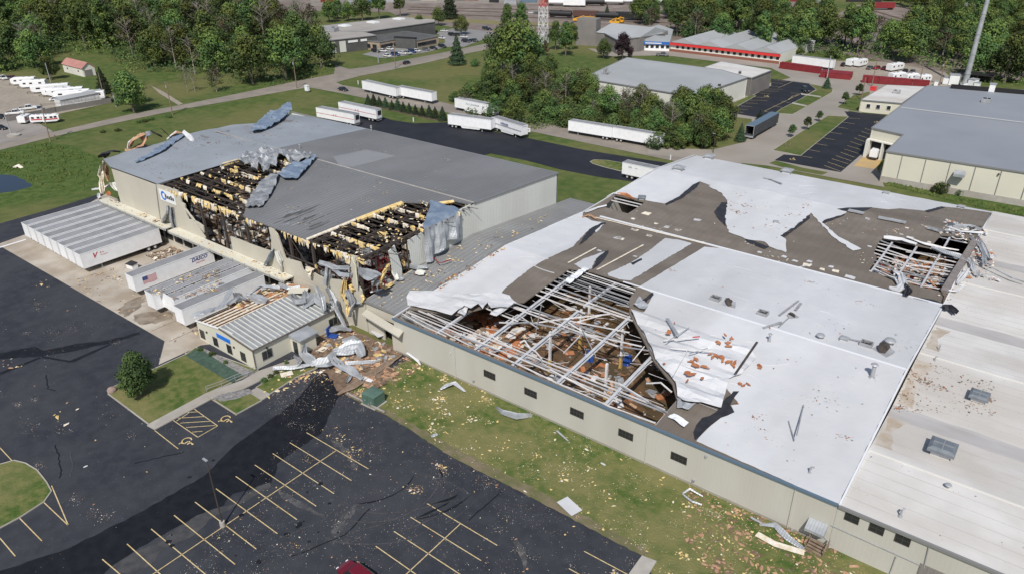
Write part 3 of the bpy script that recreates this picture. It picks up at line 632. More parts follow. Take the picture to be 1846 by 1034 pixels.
# girts in the torn wall openings, braces
mb = MB()
for x0, x1, zz in ((-141, -134.8, (6, 8, 10)), (-134.8, -121, (12.6,)), (-121, -106, (12.6,)), (-103, -89, (12.6, 8.4))):
    for z in zz: mb.beam((x0, YF+.3, z), (x1, YF+.3, z), .1, .25)
mb.beam((-101.5, YF+.3, 12.4), (-96, YF+.3, 6.5), .12); mb.beam((-103.5, YF+.3, 9.5), (-98, YF+.3, 4.6), .12); mb.beam((-90, YF+.3, 12.4), (-84, YF+.3, 12.8), .25)
under(mb.build('wall_girt', M['steelK']), wh)
mb = MB()
for z in (7.5, 10, 12.3): mb.beam((XR-.3, YF+.3, z), (XR-.3, 86, z+.3), .09, .2)
for y in (72, 75.5, 79, 82.5): mb.beam((XR-.4, y, 5), (XR-.4, y, 13), .14, .2)
mb.beam((XR-.3, YF+.3, 12.9), (XR-.3, 86, 13.4), .2, .4)
under(mb.build('wall_girt', M['steelK']), wh)
mb = MB(); mb.box(-84.9, -84.5, 73.3, 73.7, 5.5, 12.2); under(mb.build('red_column', M['red']), wh)
# hanging scraps in the openings
ins = MB(); rr = random.Random(9)
for i in range(90):
    x = rr.choice([rr.uniform(-141, -108), rr.uniform(-103, -84)]); z = 12.9; h = rr.uniform(.3, 1.6); w0 = rr.uniform(.2, .7); ins.mi = rr.randrange(2)
    y = YF-.05+rr.uniform(-.1, .1)
    ins.add([(x, y, z), (x+w0, y, z+.05), (x+w0+rr.uniform(-.2, .2), y-.1, z-h*.6), (x+w0*.5, y-.05, z-h), (x+rr.uniform(-.2, .2), y-.12, z-h*.5)], [(0, 4, 3, 2, 1)])
under(ins.build('hanging_insulation', [M['insul'], M['insulW']]), wh)
# --- dock canopies ---
for x0, x1, z in ((-166.5, -139.2, 4.9), (-138.3, -101.3, 4.7)):
    mb = MB(); mb.box(x0, x1, 66.4, YF-.06, z-.1, z+.12); mb.box(x0, x1, 66.3, 66.4, z-.45, z+.2); n = int((x1-x0)/3.6)
    o = mb.build('dock_canopy', M['wallY']); under(o, wh)
    mb = MB()
    for i in range(n+1): mb.box(x0+.1+(x1-x0-.5)*i/n, x0+.3+(x1-x0-.5)*i/n, 66.25, 66.3, z-.4, z+.1); mb.beam((x0+.2+(x1-x0-.5)*i/n, YF-.1, z-1.2), (x0+.2+(x1-x0-.5)*i/n, 66.5, z-.3), .1)
    under(mb.build('canopy_bracket', M['grey_trim']), wh)
    mb = MB(); mb.box(x0, x1, 66.22, 66.24, z-.28, z-.05); under(mb.build('canopy_stripe', M['steelG']), wh)
for i in range(18):
    x = -164+i*3.55
    mb = MB(); mb.box(x-1.35, x+1.35, YF-.12, YF-.02, 1.1, 3.9); d = mb.build('dock_door', M['dark']); under(d, wh)
# logo sign: blue swoosh ring and dark lettering on a white board
s0, s1, s2, s3 = [WF(15, *q) for q in ((160,350), (385,430), (410,590), (195,530))]
sx0, sx1, sz0, sz1 = s0[0]-.05, s1[0]+.1, 8.35, 11.3
sx0, sx1 = (s0[0]+s3[0])/2-.3, (s1[0]+s2[0])/2+.1; sz1 = (s0[1]+s1[1])/2; sz0 = (s2[1]+s3[1])/2
mb = MB(); mb.box(sx0, sx1, YF-.17, YF-.08, sz0, sz1); sg = mb.build('logo_sign', M['white']); under(sg, wh)
mb = MB(); cx_, cz_ = sx0+(sx1-sx0)*.27, (sz0+sz1)/2; r_ = (sz1-sz0)*.40; NN = 28
for k in range(NN):
    a0, a1 = R_(25)+k*R_(310)/NN, R_(25)+(k+1)*R_(310)/NN
    t0, t1 = .28+.25*math.sin(k/NN*3.14), .28+.25*math.sin((k+1)/NN*3.14)
    mb.add([(cx_+r_*q*math.cos(a), YF-.18, cz_+r_*q*math.sin(a)) for a, q in ((a0, 1), (a1, 1), (a1, 1-t1), (a0, 1-t0))], [(0, 3, 2, 1)])
o = mb.build('logo_swoosh', M['bluesign']); o.parent = sg
mb = MB()
for k in range(5):
    x = cx_+r_*.55+k*(sx1-.25-cx_-r_*.55)/5; wd_ = (sx1-.25-cx_-r_*.55)/5*.8
    mb.add([(x, YF-.185, cz_-.42), (x+wd_, YF-.185, cz_-.42), (x+wd_, YF-.185, cz_+(.5 if k in (0, 3) else .25)), (x, YF-.185, cz_+(.5 if k in (0, 3) else .25))], [(0, 1, 2, 3)])
o = mb.build('logo_lettering', M['ink']); o.parent = sg
# vents on the roof
for k, (n, x, y) in enumerate([(2,205,690),(5,1550,172),(5,1158,268),(5,972,270)]):
    p = TA(n, x, y); mb = MB(); mb.cyl((0,0,0), (0,0,.8), .12); mb.cyl((0,0,.8), (0,0,1.0), .25, .18); v = mb.build('vent_pipe', M['steelG']); v.location = p-wp; v.parent = wh
# ================= LINK BUILDING between the two =================
def zL(x, y): return 5.9+(y-68.3)*2.3/26.7 if y < 95 else 8.2-(y-95)*.085
lk = empty('link_building', (-79, 68.3, 0), 0, 'low grey-roofed connecting building between the tall warehouse and the white-roofed plant', 'building')
o = sheet('roof', [(XR+.02, 68.2), (-75.2, 68.2), (-75.2, 128), (XR+.02, 128)], zL, 0, .25, M['roofC'], cuts=[95]); under(o, lk)
mb = MB(); mb.beam((-75.1, 68.2, 5.95), (-75.1, 95, 8.25), .2, .35); mb.beam((-75.1, 95, 8.25), (-75.1, 128, 5.4), .2, .35); mb.beam((XR, 68.1, 5.95), (-75.1, 68.1, 5.95), .15, .3); under(mb.build('roof_trim', M['grey_trim']), lk)
wallXZ('front_wall', [(XR+.3, 0), (XR+.3, 5.7), (-75.2, 5.7), (-75.2, 3.9), (-78.9, 3.9), (-78.9, 0)], 68.35, .25, M['wall'], lk)
wallXZ('rear_wall', [(XR+.3, 0), (XR+.3, 5.2), (-75.2, 5.2), (-75.2, 0)], 127.7, .25, M['wall'], lk)
wallXZ('front_wall', [(-75.6, 0), (-75.6, 3.9), (-73.0, 3.9), (-73.0, 0)], 66.95, .25, M['wall'], lk)
mb = MB(); mb.box(-79, -75.3, 69.2, 69.3, 0, 3.9); under(mb.build('doorway', M['dark']), lk)
mb = MB(); a, b = Vector((-82.5, 67.2, 4.35)), Vector((-73.2, 66.1, 4.15)); mb.add([(-82.6, 68.3, 4.5), (-72.9, 66.9, 4.5), (-72.6, 65.6, 4.2), (-82.4, 67.0, 4.2), (-82.6, 68.3, 4.3), (-72.9, 66.9, 4.3), (-72.6, 65.6, 4.0), (-82.4, 67.0, 4.0)], [(0,3,2,1),(4,5,6,7),(0,1,5,4),(1,2,6,5),(2,3,7,6),(3,0,4,7)]); under(mb.build('door_canopy', M['wall']), lk)

rr = random.Random(14)
for k in range(34):
    p = TA(5, rr.uniform(1020, 1230), rr.uniform(615, 730)); L = rr.uniform(1.5, 5); w0 = rr.uniform(.15, .5)
    if p.y+L/2 > YR-3 or p.y < YF+1.2: continue
    o = sheet('roof_stain', fray([(p.x, p.y-.6), (p.x+w0, p.y-.3), (p.x+w0*1.2, p.y+L*.5), (p.x+w0*.4, p.y+L)], .06, .6, rr), zA, .012+.001*k, .01, M['wallD' if k % 3 else 'sheetG']); under(o, wh)

rr = random.Random(15)      # loose framing, wires and wads caught in the torn left roof holes
for pid, poly in ((0, inh1), (1, inh2)):
    X0, X1 = min(p[0] for p in poly), max(p[0] for p in poly); Y0, Y1 = YF+.5, max(p[1] for p in poly)
    for nm, cnt in (('bent_framing', 60), ('insulation_wad', 60)):
        mb = MB()
        for i in range(cnt*3):
            p = (rr.uniform(X0, X1), rr.uniform(Y0, Y1))
            if not inside(p, poly): continue
            z = zA(*p)-rr.uniform(0, .9)
            if nm == 'bent_framing': a = rr.uniform(0, 3.14); L = rr.uniform(.8, 4); mb.mi = 0; mb.beam((p[0], p[1], z), (p[0]+L*math.cos(a), p[1]+L*math.sin(a), z-rr.uniform(-.3, 1.2)), rr.uniform(.05, .14), .08)
            else: mb.mi = rr.choice((0, 0, 1, 2)); mb.lump((p[0], p[1], z), rr.uniform(.1, .34), rr.uniform(.08, .25), rr)
        o = mb.build(nm, [M['steelK']] if nm == 'bent_framing' else [M['insul'], M['dirt'], M['insulW']]); under(o, wh); tag(o, kind='stuff')
# ================= DAMAGED WHITE-ROOFED PLANT (right) =================
XA, XB, YS, YN = -75., -9., 67., 173.
def zR(x, y):
    if y < 95: return 6+(y-67)*2/28
    if y < 121: return 8-(y-95)*1.8/26
    if y < 152: return 6.2+(y-121)*.9/31
    return 7.1-(y-152)*2.0/21
CUT = [95, 121, 152]
def TR(n, x, y, off=0): return QF(n, x, y, zR, off)
def TR2(n, pts): return [tuple(TR(n, x, y)[:2]) for x, y in pts]
pb = empty('damaged_plant', (-42, YS, 0), 0, 'long low beige-walled plant with white roof peeled off brown decking around collapsed holes', 'factory')
hA = TR2(7, [(90,374),(300,400),(490,350),(590,345),(785,202),(880,215),(1050,268),(1078,290),(1045,330),(1045,395),(1110,520),(1150,600),(1230,700),(1250,770)])
hA = [(-74.6, YS+.5)]+hA+[(TR(7,1165,872).x, YS+.5)]
hB = TR2(24, [(215,250),(245,238),(640,312),(735,205),(890,215),(1010,280)])+[(-9.4, 140)]+TR2(24, [(750,690),(545,640),(120,510),(195,390),(165,355)])
hB = TR2(24, [(215,250),(245,238),(640,312),(735,205),(890,215),(1015,275),(880,480),(760,685),(545,640),(120,510),(195,390),(165,355)])
hC = TR2(8, [(140,212),(262,243),(190,290),(90,262)])
o = sheet('roof_deck', [(XA, YS+.02), (XB, YS+.02), (XB, YN), (XA, YN)], zR, 0, .22, M['deck'], holes=[hA, hB, hC], cuts=CUT, bottom=True); under(o, pb)
MEM = .1
def mem(n, pts, fr=(.1, .5), m='membrane', name='roof_membrane', off=MEM, th=.04, raw=False, par=pb):
    w = pts if raw else TR2(n, pts)
    if fr: w = fray(w, *fr)
    o = sheet(name, w, zR, off, th, M[m], cuts=CUT); under(o, par); return o
def T7(*p): return TR2(7, p)
left_w = [(XA, tuple(TR(7,145,318))[1])]+[(XA, 95), (XA, 121)]+TR2(8, [(0,300),(40,322),(95,330),(60,370)])+T7((870,35),(835,70),(800,110),(690,160),(620,200),(510,285),(480,325),(330,337))
mem(0, left_w, (.08, .6), raw=True)
mem(7, [(1200,72),(1260,80),(1315,95),(1050,255),(1000,250),(955,235),(950,225),(1050,180),(1140,120)])
mem(7, [(805,185),(850,160),(940,130),(955,128),(900,160),(880,205),(840,205)])
main_w = T7((1085,283),(1370,110))+[tuple(p) for p in TR2(8, [(520,432)])]+[(-45,120.4),(-25,120.4),(XB,120.4),(XB,YS)]+T7((1335,950),(1345,935),(1395,885),(1440,850),(1500,825),(1485,795),(1520,790),(1450,700),(1250,690),(1165,610),(1118,510),(1060,405),(1110,390),(1150,310))
mem(0, main_w, (.05, .7), raw=True)
back_w = [(XA+.4, YN), (XB, YN)]+TR2(8, [(1712,288),(1600,272),(1500,262),(1430,280),(1330,270),(1280,274),(1210,266),(1100,268),(1040,275),(800,222),(700,202),(545,172),(530,172),(490,157),(460,172),(405,220),(345,250),(262,236),(140,206)])+[(XA, TR(8,140,206).y)]
mem(0, back_w, (.1, 1.5), raw=True)
mem(8, [(528,178),(560,165),(720,200),(1040,268),(1105,285),(1080,300),(1010,320),(1000,330),(1070,390),(1165,440),(1130,447),(1040,385),(1000,340),(955,290),(890,345),(825,385),(850,400),(850,455),(780,430),(760,410),(700,402),(680,398),(610,370),(598,330),(600,290),(605,245),(580,205)], (.2, .8), off=MEM+.05)
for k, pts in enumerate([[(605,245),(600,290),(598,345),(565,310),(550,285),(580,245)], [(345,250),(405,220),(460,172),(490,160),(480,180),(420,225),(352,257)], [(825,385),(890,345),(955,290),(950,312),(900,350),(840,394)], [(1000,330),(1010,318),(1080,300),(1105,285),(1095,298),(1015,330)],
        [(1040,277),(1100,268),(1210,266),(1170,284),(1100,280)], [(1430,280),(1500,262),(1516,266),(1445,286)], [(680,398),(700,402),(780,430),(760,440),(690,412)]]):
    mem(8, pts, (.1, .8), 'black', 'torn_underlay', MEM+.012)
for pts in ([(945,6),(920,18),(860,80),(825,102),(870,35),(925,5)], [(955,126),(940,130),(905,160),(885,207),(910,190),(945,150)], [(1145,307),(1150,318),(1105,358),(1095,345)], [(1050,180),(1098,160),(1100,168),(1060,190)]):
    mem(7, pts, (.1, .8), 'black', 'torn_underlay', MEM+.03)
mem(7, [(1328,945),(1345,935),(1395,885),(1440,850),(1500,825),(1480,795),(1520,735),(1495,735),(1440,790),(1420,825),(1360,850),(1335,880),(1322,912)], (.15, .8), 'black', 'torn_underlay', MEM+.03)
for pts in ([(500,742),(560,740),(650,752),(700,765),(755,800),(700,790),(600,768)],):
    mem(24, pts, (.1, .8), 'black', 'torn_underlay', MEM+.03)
# seams and ridge cap, valley strip
mb = MB(); mb.beam((XA+24, 95, 8.1), (XB, 95, 8.1), .3, .08); mb.beam((XA+4, 120.7, 6.32), (XB, 120.7, 6.32), .4, .16); under(mb.build('ridge_cap', M['mem_back']), pb)
mb = MB()
for x in (-62, -50, -38, -26, -16):
    pass
for y in (104, 112.5, 74, 81, 88): mb.beam((-30 if y < 95 else -44, y, zR(0, y)+.105), (XB, y, zR(0, y)+.1), .07, .012)
under(mb.build('membrane_seam', M['seam']), pb)
# edge trims
mb = MB(); mb.beam((XA-.1, YS-.08, 5.98), (XB, YS-.08, 5.98), .3, .28); under(mb.build('gutter', M['blue_trim']), pb)
mb = MB()
for (y0, y1) in ((YS, 95), (95, 121), (121, 152), (152, YN)): mb.beam((XB+.14, y0, zR(0, y0)+.0), (XB+.14, y1, zR(0, y1)+.0), .2, .32); mb.beam((XA-.05, y0, zR(0, y0)+.05), (XA-.05, y1, zR(0, y1)+.05), .12, .3)
under(mb.build('roof_edge_trim', M['mem_back']), pb)
wallXZ('front_wall', [(XA, 0), (XA, 5.85), (XB, 5.85), (XB, 0)], YS, .3, M['wallF'], pb)
wallXZ('rear_wall', [(XA, 0), (XA, 4.7), (XB, 4.7), (XB, 0)], YN-.35, .3, M['wallF'], pb)
wallYZ('side_wall', [(YS+.35, 0), (YS+.35, 5.7), (95, 7.7), (121, 5.9), (152, 6.8), (YN-.4, 4.7), (YN-.4, 0)], XA+.3, .3, M['wallF'], pb)
wallYZ('side_wall', [(YS+.35, 0), (YS+.35, 5.7), (95, 7.7), (121, 5.9), (152, 6.8), (YN-.4, 4.7), (YN-.4, 0)], XB-.02, .3, M['wallF'], pb)
mb = MB(); mb.box(XA, XB, YS-.06, YS-.01, 0, .35); under(mb.build('wall_base', mat('stained_plinth', (.30, .285, .24), (.26, .24, .2), .5)), pb)
def window(cx, z, w_, h_, par, Y=YS, fm='steelK', split=2):
    f = MB(); f.box(cx-w_/2-.07, cx+w_/2+.07, Y-.07, Y-.012, z-h_/2-.07, z-h_/2); f.box(cx-w_/2-.07, cx+w_/2+.07, Y-.07, Y-.012, z+h_/2, z+h_/2+.07)
    f.box(cx-w_/2-.07, cx-w_/2, Y-.068, Y-.012, z-h_/2, z+h_/2); f.box(cx+w_/2, cx+w_/2+.07, Y-.068, Y-.012, z-h_/2, z+h_/2)
    for i in range(1, split): f.box(cx-w_/2+w_*i/split-.03, cx-w_/2+w_*i/split+.03, Y-.06, Y-.014, z-h_/2, z+h_/2)
    f.box(cx-w_/2, cx+w_/2, Y-.055, Y-.016, z-.025, z+.025)
    o = f.build('window', M[fm]); under(o, par)
    g_ = MB(); g_.box(cx-w_/2, cx+w_/2, Y-.035, Y-.006, z-h_/2, z+h_/2); q_ = g_.build('pane', M['glass']); q_.parent = o
for x, y in ((742,92),(936,177),(1155,272),(1386,374),(1637,485)):
    p = QY(11, x, y, YS); window(p.x, p.z, 1.95, .95, pb, split=4)
# floor and contents
mb = MB(); mb.quad((XA+.4, YS+.4, .05), (XB-.4, YS+.4, .05), (XB-.4, YN-.5, .05), (XA+.4, YN-.5, .05)); under(mb.build('floor', M['mud']), pb)
rubble('plant_rubble', (-74, -60, 68, 84), 420, (.5, 2.4), (.1, .8), ['rustb', 'wood', 'insulW', 'steelW', 'insulP', 'rustb'], lab='brown boards and white scraps under the left part of the open plant roof', cat='debris', seed=11)
rubble('plant_rubble', (-62, -33, 68, 95), 420, (.3, 1.7), (.1, .7), ['rustb', 'wood', 'dirt', 'steelW', 'insulP', 'steelG', 'rustb', 'mud', 'mud'], lab='brown boards and scraps on the muddy floor under the open plant roof middle', cat='debris', seed=12)
rubble('plant_rubble', (-50, -32, 68, 74), 500, (.3, 1.5), (.1, 1.2), ['steelG', 'steelK', 'insulW', 'blue', 'steelG', 'dark', 'yellow', 'rustb'], lab='grey machine parts and scraps on the plant floor behind the front wall windows', cat='debris', seed=13)
rubble('plant_rubble', (-24, -10, 124, 146), 420, (.4, 2), (.2, 1.2), ['steelG', 'steelK', 'rustb', 'wood', 'insulW', 'blue', 'redc'], lab='jumbled stock seen through the hole at the right end of the brown decking', cat='debris', seed=14)
for k, (n, x, y) in enumerate([(7,832,500),(7,1008,590),(7,940,745),(7,870,395),(7,700,600)]):
    p = Q(n, x, y, 2.0); mb = MB(); mb.box(p.x-.16, p.x+.16, p.y-.16, p.y+.16, 2.2, 7); c = mb.build('column', M['steelW']); under(c, pb)
    mb = MB(); mb.box(p.x-.2, p.x+.2, p.y-.2, p.y+.2, 0, 2.2); q_ = mb.build('column_guard', M['yellow']); q_.parent = c; q_.matrix_parent_inverse = Matrix.Identity(4)
    c2 = q_
for k, (n, x, y, m, lab) in enumerate([(7,870,580,'blue','blue machine standing on the plant floor left of the white column'),(7,1035,598,'blue','blue machine standing on the plant floor right of the yellow column base'),(7,735,690,'steelG','grey machine under the front beams'),(7,1000,700,'steelG','grey machine frame under the right beams')]):
    p = Q(n, x, y, .8); t = empty('machine', (p.x, p.y, .05), rnd.random(), lab, 'machine')
    mb = MB(); mb.box(-.7, .7, -.5, .5, 0, .9); mb.box(-.3, .6, -.4, .4, .9, 1.6); mb.build('body', M[m], t); mb = MB(); mb.cyl((-.5, 0, .9), (-.5, 0, 2.1), .12); mb.box(-.8, .1, -.06, .06, 1.9, 2.1); mb.build('arm', M['steelG'], t)
    for sx in (-.6, .6):
        for sy in (-.4, .4): mb = MB(); mb.box(sx-.08, sx+.08, sy-.08, sy+.08, -.02, .0); mb.build('foot', M['steelK'], t)
# rafters in hole A
rx = [QF(7, *q, zR).x for q in ((380,540),(540,610),(730,690),(950,770),(1165,872))]
rx = [-74.2+7.55*i for i in range(1, 7)] if False else rx
for i, x in enumerate(rx):
    y1 = [93.5, 84.5, 92.5, 81.5, 74.0][i]
    mb = MB(); z0, z1 = zR(0, YS+.4)-.55, zR(0, y1)-.55; mb.beam((x, YS+.4, z0+.28), (x, y1, z1+.28), .42, .04); mb.beam((x, YS+.4, z0-.25), (x, y1, z1-.25), .42, .04); mb.beam((x, YS+.4, z0), (x, y1, z1), .05, .55)
    under(mb.build('rafter', M['rafter']), pb)
for x in (rx[1], rx[0]-7.4):
    mb = MB(); y0, y1 = (86, 103) if x == rx[1] else (YS+.4, 77); mb.beam((x, y0, zR(0, y0)-.4), (x, y1, zR(0, y1)-.4), .36, .4); under(mb.build('rafter', M['rafter']), pb)
mb = MB(); x = rx[2]; mb.beam((x, 92, zR(0, 92)-.4), (x, 101, zR(0, 101)-.4), .36, .4); under(mb.build('rafter', M['rafter']), pb)
# purlins: intact at the back, few and bent at the front
rr = random.Random(21); y = YS+1.4; k = 0
while y < 104:
    for s, e in runs(y, hA, -75, -30):
        z = zR(0, y)-.18
        if y > 84 or s < -73 or rr.random() < .5:
            segs = [(s-.3, e+.3)] if y > 85 else [(s-.3, min(e, rx[0]+rr.uniform(-1, 3)) if rr.random() < .4 else e-rr.uniform(0, 12))]
            for (a, b) in segs:
                if b-a < 1: continue
                mb = MB(); mb.beam((a, y, z), (b, y+rr.uniform(-.45, .45), z+rr.uniform(-.35, .1)), .1, .2)
                if rr.random() < .7: mb.beam((a+.5, y+.75, z-.1), (b-.5, y+.75, z-.1), .04, .05)
                under(mb.build('roof_purlin', M['steelW' if rr.random() < .55 else 'steelG']), pb)
    y += 1.25; k += 1
def pipe3(pts, w_, m, name, par, h=None):
    mb = MB()
    for a, b in zip(pts[:-1], pts[1:]): mb.beam(a, b, w_, h)
    o = mb.build(name, M[m]); under(o, par); return o
fallen = [((55,385),(400,520),(760,640),(1245,835)), ((410,470),(600,560),(760,610),(1000,700),(1130,760)), ((430,545),(560,620),(740,690),(960,800),(1160,860)), ((480,430),(620,420),(780,412),(960,400)), ((520,435),(600,430),(760,460),(1000,515),(1130,555)),
 ((540,360),(640,380),(760,400),(1045,480)), ((590,520),(640,560),(665,595)), ((570,520),(590,515),(620,545)), ((1010,710),(1110,760),(1210,830)), ((700,640),(860,700),(1000,760)), ((1120,680),(1180,700),(1230,725)), ((780,430),(860,470),(1100,530)), ((430,550),(480,545),(550,540)),
 ((100,400),(220,470),(350,530)), ((60,400),(150,450),(250,500)), ((170,390),(300,450),(420,510)), ((640,475),(655,400),(665,350)), ((700,490),(800,420),(940,400)), ((760,560),(830,480)), ((1060,580),(1110,540)), ((840,470),(900,560)), ((650,460),(560,390),(500,420))]
rr = random.Random(3)
for i, f in enumerate(fallen):
    zz = lambda p: rr.uniform(-.9, .25)
    pts = [QF(7, a, b, zR, zz(0)) for a, b in f]
    pipe3(pts, .17 if i < 12 else .1, 'steelW' if i % 4 else 'steelG', 'bent_purlin', pb, .14)
mb = MB()
for i in range(90):
    p = (rr.uniform(-74, -36), rr.uniform(68, 92))
    if not inside(p, hA): continue
    a = rr.gauss(0, .5)+(1.57 if rr.random() < .3 else 0); L = rr.uniform(1, 5); z = zR(*p)-rr.uniform(.3, 2)
    mb.beam((p[0], p[1], z), (p[0]+L*math.cos(a), p[1]+L*math.sin(a)*.8, z+rr.uniform(-.7, .7)), .05)
tag(under(mb.build('tangled_rod', M['steelW']), pb), kind='stuff')
for k, (x, y) in enumerate([(545,420),(655,395),(420,700),(490,560),(620,700),(860,640),(650,300),(740,250),(1000,640)]):
    pass
# beams in hole B and C
y = 118
while y < 150:
    for s, e in runs(y, hB, -30, -8):
        z = zR(0, y)-.2
        if rr.random() < .08: continue
        m1 = s+(e-s)*rr.uniform(.3, .8); mb = MB(); dz = rr.uniform(0, .9); jy = rr.uniform(-.5, .5); mb.beam((s-.2, y, z), (m1, y+jy, z-dz), .11, .18); mb.beam((m1, y+jy, z-dz), (e+.2, y+rr.uniform(-.3, .3), z-rr.uniform(0, .3)), .11, .18); under(mb.build('roof_purlin', M['steelW' if rr.random() < .6 else 'steelG']), pb)
    y += 1.5
for x in (-25, -21, -17, -13):
    ys = [yy*.5 for yy in range(236, 300) if inside((x, yy*.5), hB)]
    if ys: mb = MB(); mb.beam((x, min(ys), zR(0, min(ys))-.35), (x, max(ys), zR(0, max(ys))-.35), .3, .35); under(mb.build('rafter', M['rafter']), pb)
y = 130
while y < 160:
    for s, e in runs(y, hC, -76, -60):
        mb = MB(); z = zR(0, y)-.2; mb.beam((s-.2, y, z), (e+.2, y, z), .12, .2); under(mb.build('roof_purlin', M['steelW']), pb)
    y += 1.4
mb = MB(); p0, p1 = TR(24,1015,280,.35), TR(24,760,700,.35); mb.beam(p0, p1, .9, .5); mb.beam(p0+Vector((-.5,0,.2)), p1+Vector((-.5,0,.2)), .15, .3); under(mb.build('ridge_duct', mat('weathered_duct', (.17, .15, .14), (.22, .2, .19), 1)), pb)
# torn sheets on / off the roof
def drape(name, n, pts, zf, off, m, par=None, amp=.35, fq=.5, grid=.9, lift=None, lab=None, cat=None, seed=0, th=.05, raw=False, group=None):
    w = [p for p in (pts if raw else [tuple(QF(n, x, y, zf)[:2]) for x, y in pts])]
    xs_ = [p[0] for p in w]; ys_ = [p[1] for p in w]
    bm = poly_bm(w, (), [min(ys_)+grid*i for i in range(1, int((max(ys_)-min(ys_))/grid)+1)], [min(xs_)+grid*i for i in range(1, int((max(xs_)-min(xs_))/grid)+1)])
    for v in bm.verts:
        x, y = v.co.x, v.co.y
        fa = seed*1.7; u_, v_ = x*math.cos(fa)+y*math.sin(fa), y*math.cos(fa)-x*math.sin(fa)
        nz_ = noise.noise(Vector((u_*fq*.35+seed*9.1, v_*fq*1.5, seed)))+.55*(1-2*abs(noise.noise(Vector((u_*fq*.5, v_*fq*2.6+seed, seed+5)))))-.3
        v.co.z = zf(x, y)+off+amp*(nz_+.55)+.06*noise.noise(Vector((x*5, y*5, seed)))+(lift(x, y) if lift else 0)
    r = bmesh.ops.solidify(bm, geom=bm.faces[:], thickness=th)
    me = bpy.data.meshes.new(name); bm.to_mesh(me); bm.free(); me.materials.append(M[m]); o = bpy.data.objects.new(name, me); col.objects.link(o)
    for q_ in me.polygons: q_.use_smooth = False
    if par: under(o, par)
    else: tag(o, lab, cat, group)
    return o
drape('peeled_roof_sheet', 7, [(1050,398),(1130,415),(1210,445),(1330,480),(1480,535),(1560,560),(1590,600),(1530,670),(1475,690),(1440,820),(1360,800),(1272,790),(1252,765),(1240,700),(1160,610),(1110,500)], zR, .35, 'membrane', amp=.5, fq=.35, lab='big folded flap of pale roofing with orange-brown scraps lying right of the collapsed roof hole', cat='roof sheet', lift=lambda x, y: .5*math.exp(-((y-71.5)**2)/4))
drape('peeled_roof_sheet', 7, [(80,340),(95,318),(300,338),(480,330),(525,345),(548,372),(520,395),(490,392),(445,398),(430,370),(410,402),(390,380),(360,398),(330,385),(275,418),(180,390),(85,368)], zR, .35, 'membrane', amp=.22, fq=.5, lab='curled white roofing strip along the left edge of the collapsed hole above the wall', cat='roof sheet', seed=2, lift=lambda x, y: .6*max(0, min(1, (y-70.5)/4)))
for k, (pts, m, lab) in enumerate([([(300,400),(330,350),(360,360),(330,420)],'membrane','short white sheet scrap standing on the left edge of the roof hole'),([(440,410),(500,350),(560,360),(470,420)],'membrane','torn white sheet scrap at the upper left of the roof hole'),([(760,270),(850,205),(870,215),(785,280)],'mem_back','white plank laid over the top corner of the roof hole'),([(1060,370),(1085,335),(1125,370),(1110,390)],'galv','small crumpled sheet at the right corner of the roof hole'),([(1210,850),(1235,845),(1300,885),(1280,900)],'mem_back','white board on the brown decking beside the front gutter'),([(1250,770),(1290,800),(1330,800),(1300,825),(1250,815)],'galv','bent silver scrap under the big folded flap')]):
    drape('roof_scrap', 7, pts, zR, .35, m, amp=.35, fq=1.2, grid=.5, lab=lab, cat='scrap', seed=20+k)
rr = random.Random(77)
for k, (x, y, s) in enumerate([(1300,675,1.1),(1340,650,1.1),(1320,640,.7),(1285,715,.6),(1440,615,1.0),(1470,632,1.1),(1452,555,1.0),(1468,528,.7),(1160,528,.7),(1200,495,.8),(1240,465,.5),(1612,635,.7),(1540,708,.7),(1520,795,.3),(1345,695,.6),(1205,640,.5),(1660,462,.4),(1335,625,.7),(1410,605,.7)]):
    for j in range(3 if s > .6 else 1):
        p = TR(7, x, y)+Vector((rr.uniform(-.9, .9)*s, rr.uniform(-.6, .6)*s, 0)); a = rr.uniform(0, 3); el = rr.uniform(1.1, 2.2); ca, sa = math.cos(a), math.sin(a); w = []
        for q in range(9):
            u, v = s*.46*rr.uniform(.35, 1.1)*math.cos(q*.7)*el, s*.46*rr.uniform(.35, 1.1)*math.sin(q*.7)/el*1.2; w.append((p.x+u*ca-v*sa, p.y+u*sa+v*ca))
        o = sheet('insulation_board', w, zR, (1.05 if 1180 < x < 1500 else .3)+.04*j, .045, M['rustb']); tag(o, 'jagged orange-brown board scrap on the white roofing near the folded flap', 'scrap', 'orange-brown board scraps on the white roof')
for k, (a, b, lab) in enumerate([((1190,545),(1345,535),'white pipe with a red end lying across the folded flap'),((1205,450),(1250,530),'grey sheet strip leaning on the folded flap'),((1500,690),(1590,570),'dark bent strip standing at the right edge of the folded flap'),((1230,700),(1300,580),'thin white rod lying on the folded flap'),((1380,580),(1300,610),'grey rod lying on the folded flap'),((1220,580),(1400,600),'white channel lying across the folded flap'),((1300,490),(1200,560),'thin grey rod at the top of the folded flap')]):
    p, q_ = TR(7, *a, 1.3), TR(7, *b, 1.5 if k != 2 else 1.9); mb = MB(); c = p.lerp(q_, .5)
    w_ = (.16, .5, .3, .08, .1, .14, .08)[k]; mb.mi = 0; mb.beam(p-c, p.lerp(q_, .8)-c, w_, .1); mb.mi = 1; mb.beam(p.lerp(q_, .8)-c, q_-c, w_, .1)
    o = mb.build('loose_rod', [M[('steelW','galv','steelK','steelW','galv','steelW','galv')[k]], M['inkred' if k == 0 else ('steelW','galv','steelK','steelW','galv','steelW','galv')[k]]]); o.location = c; tag(o, lab, 'rod')
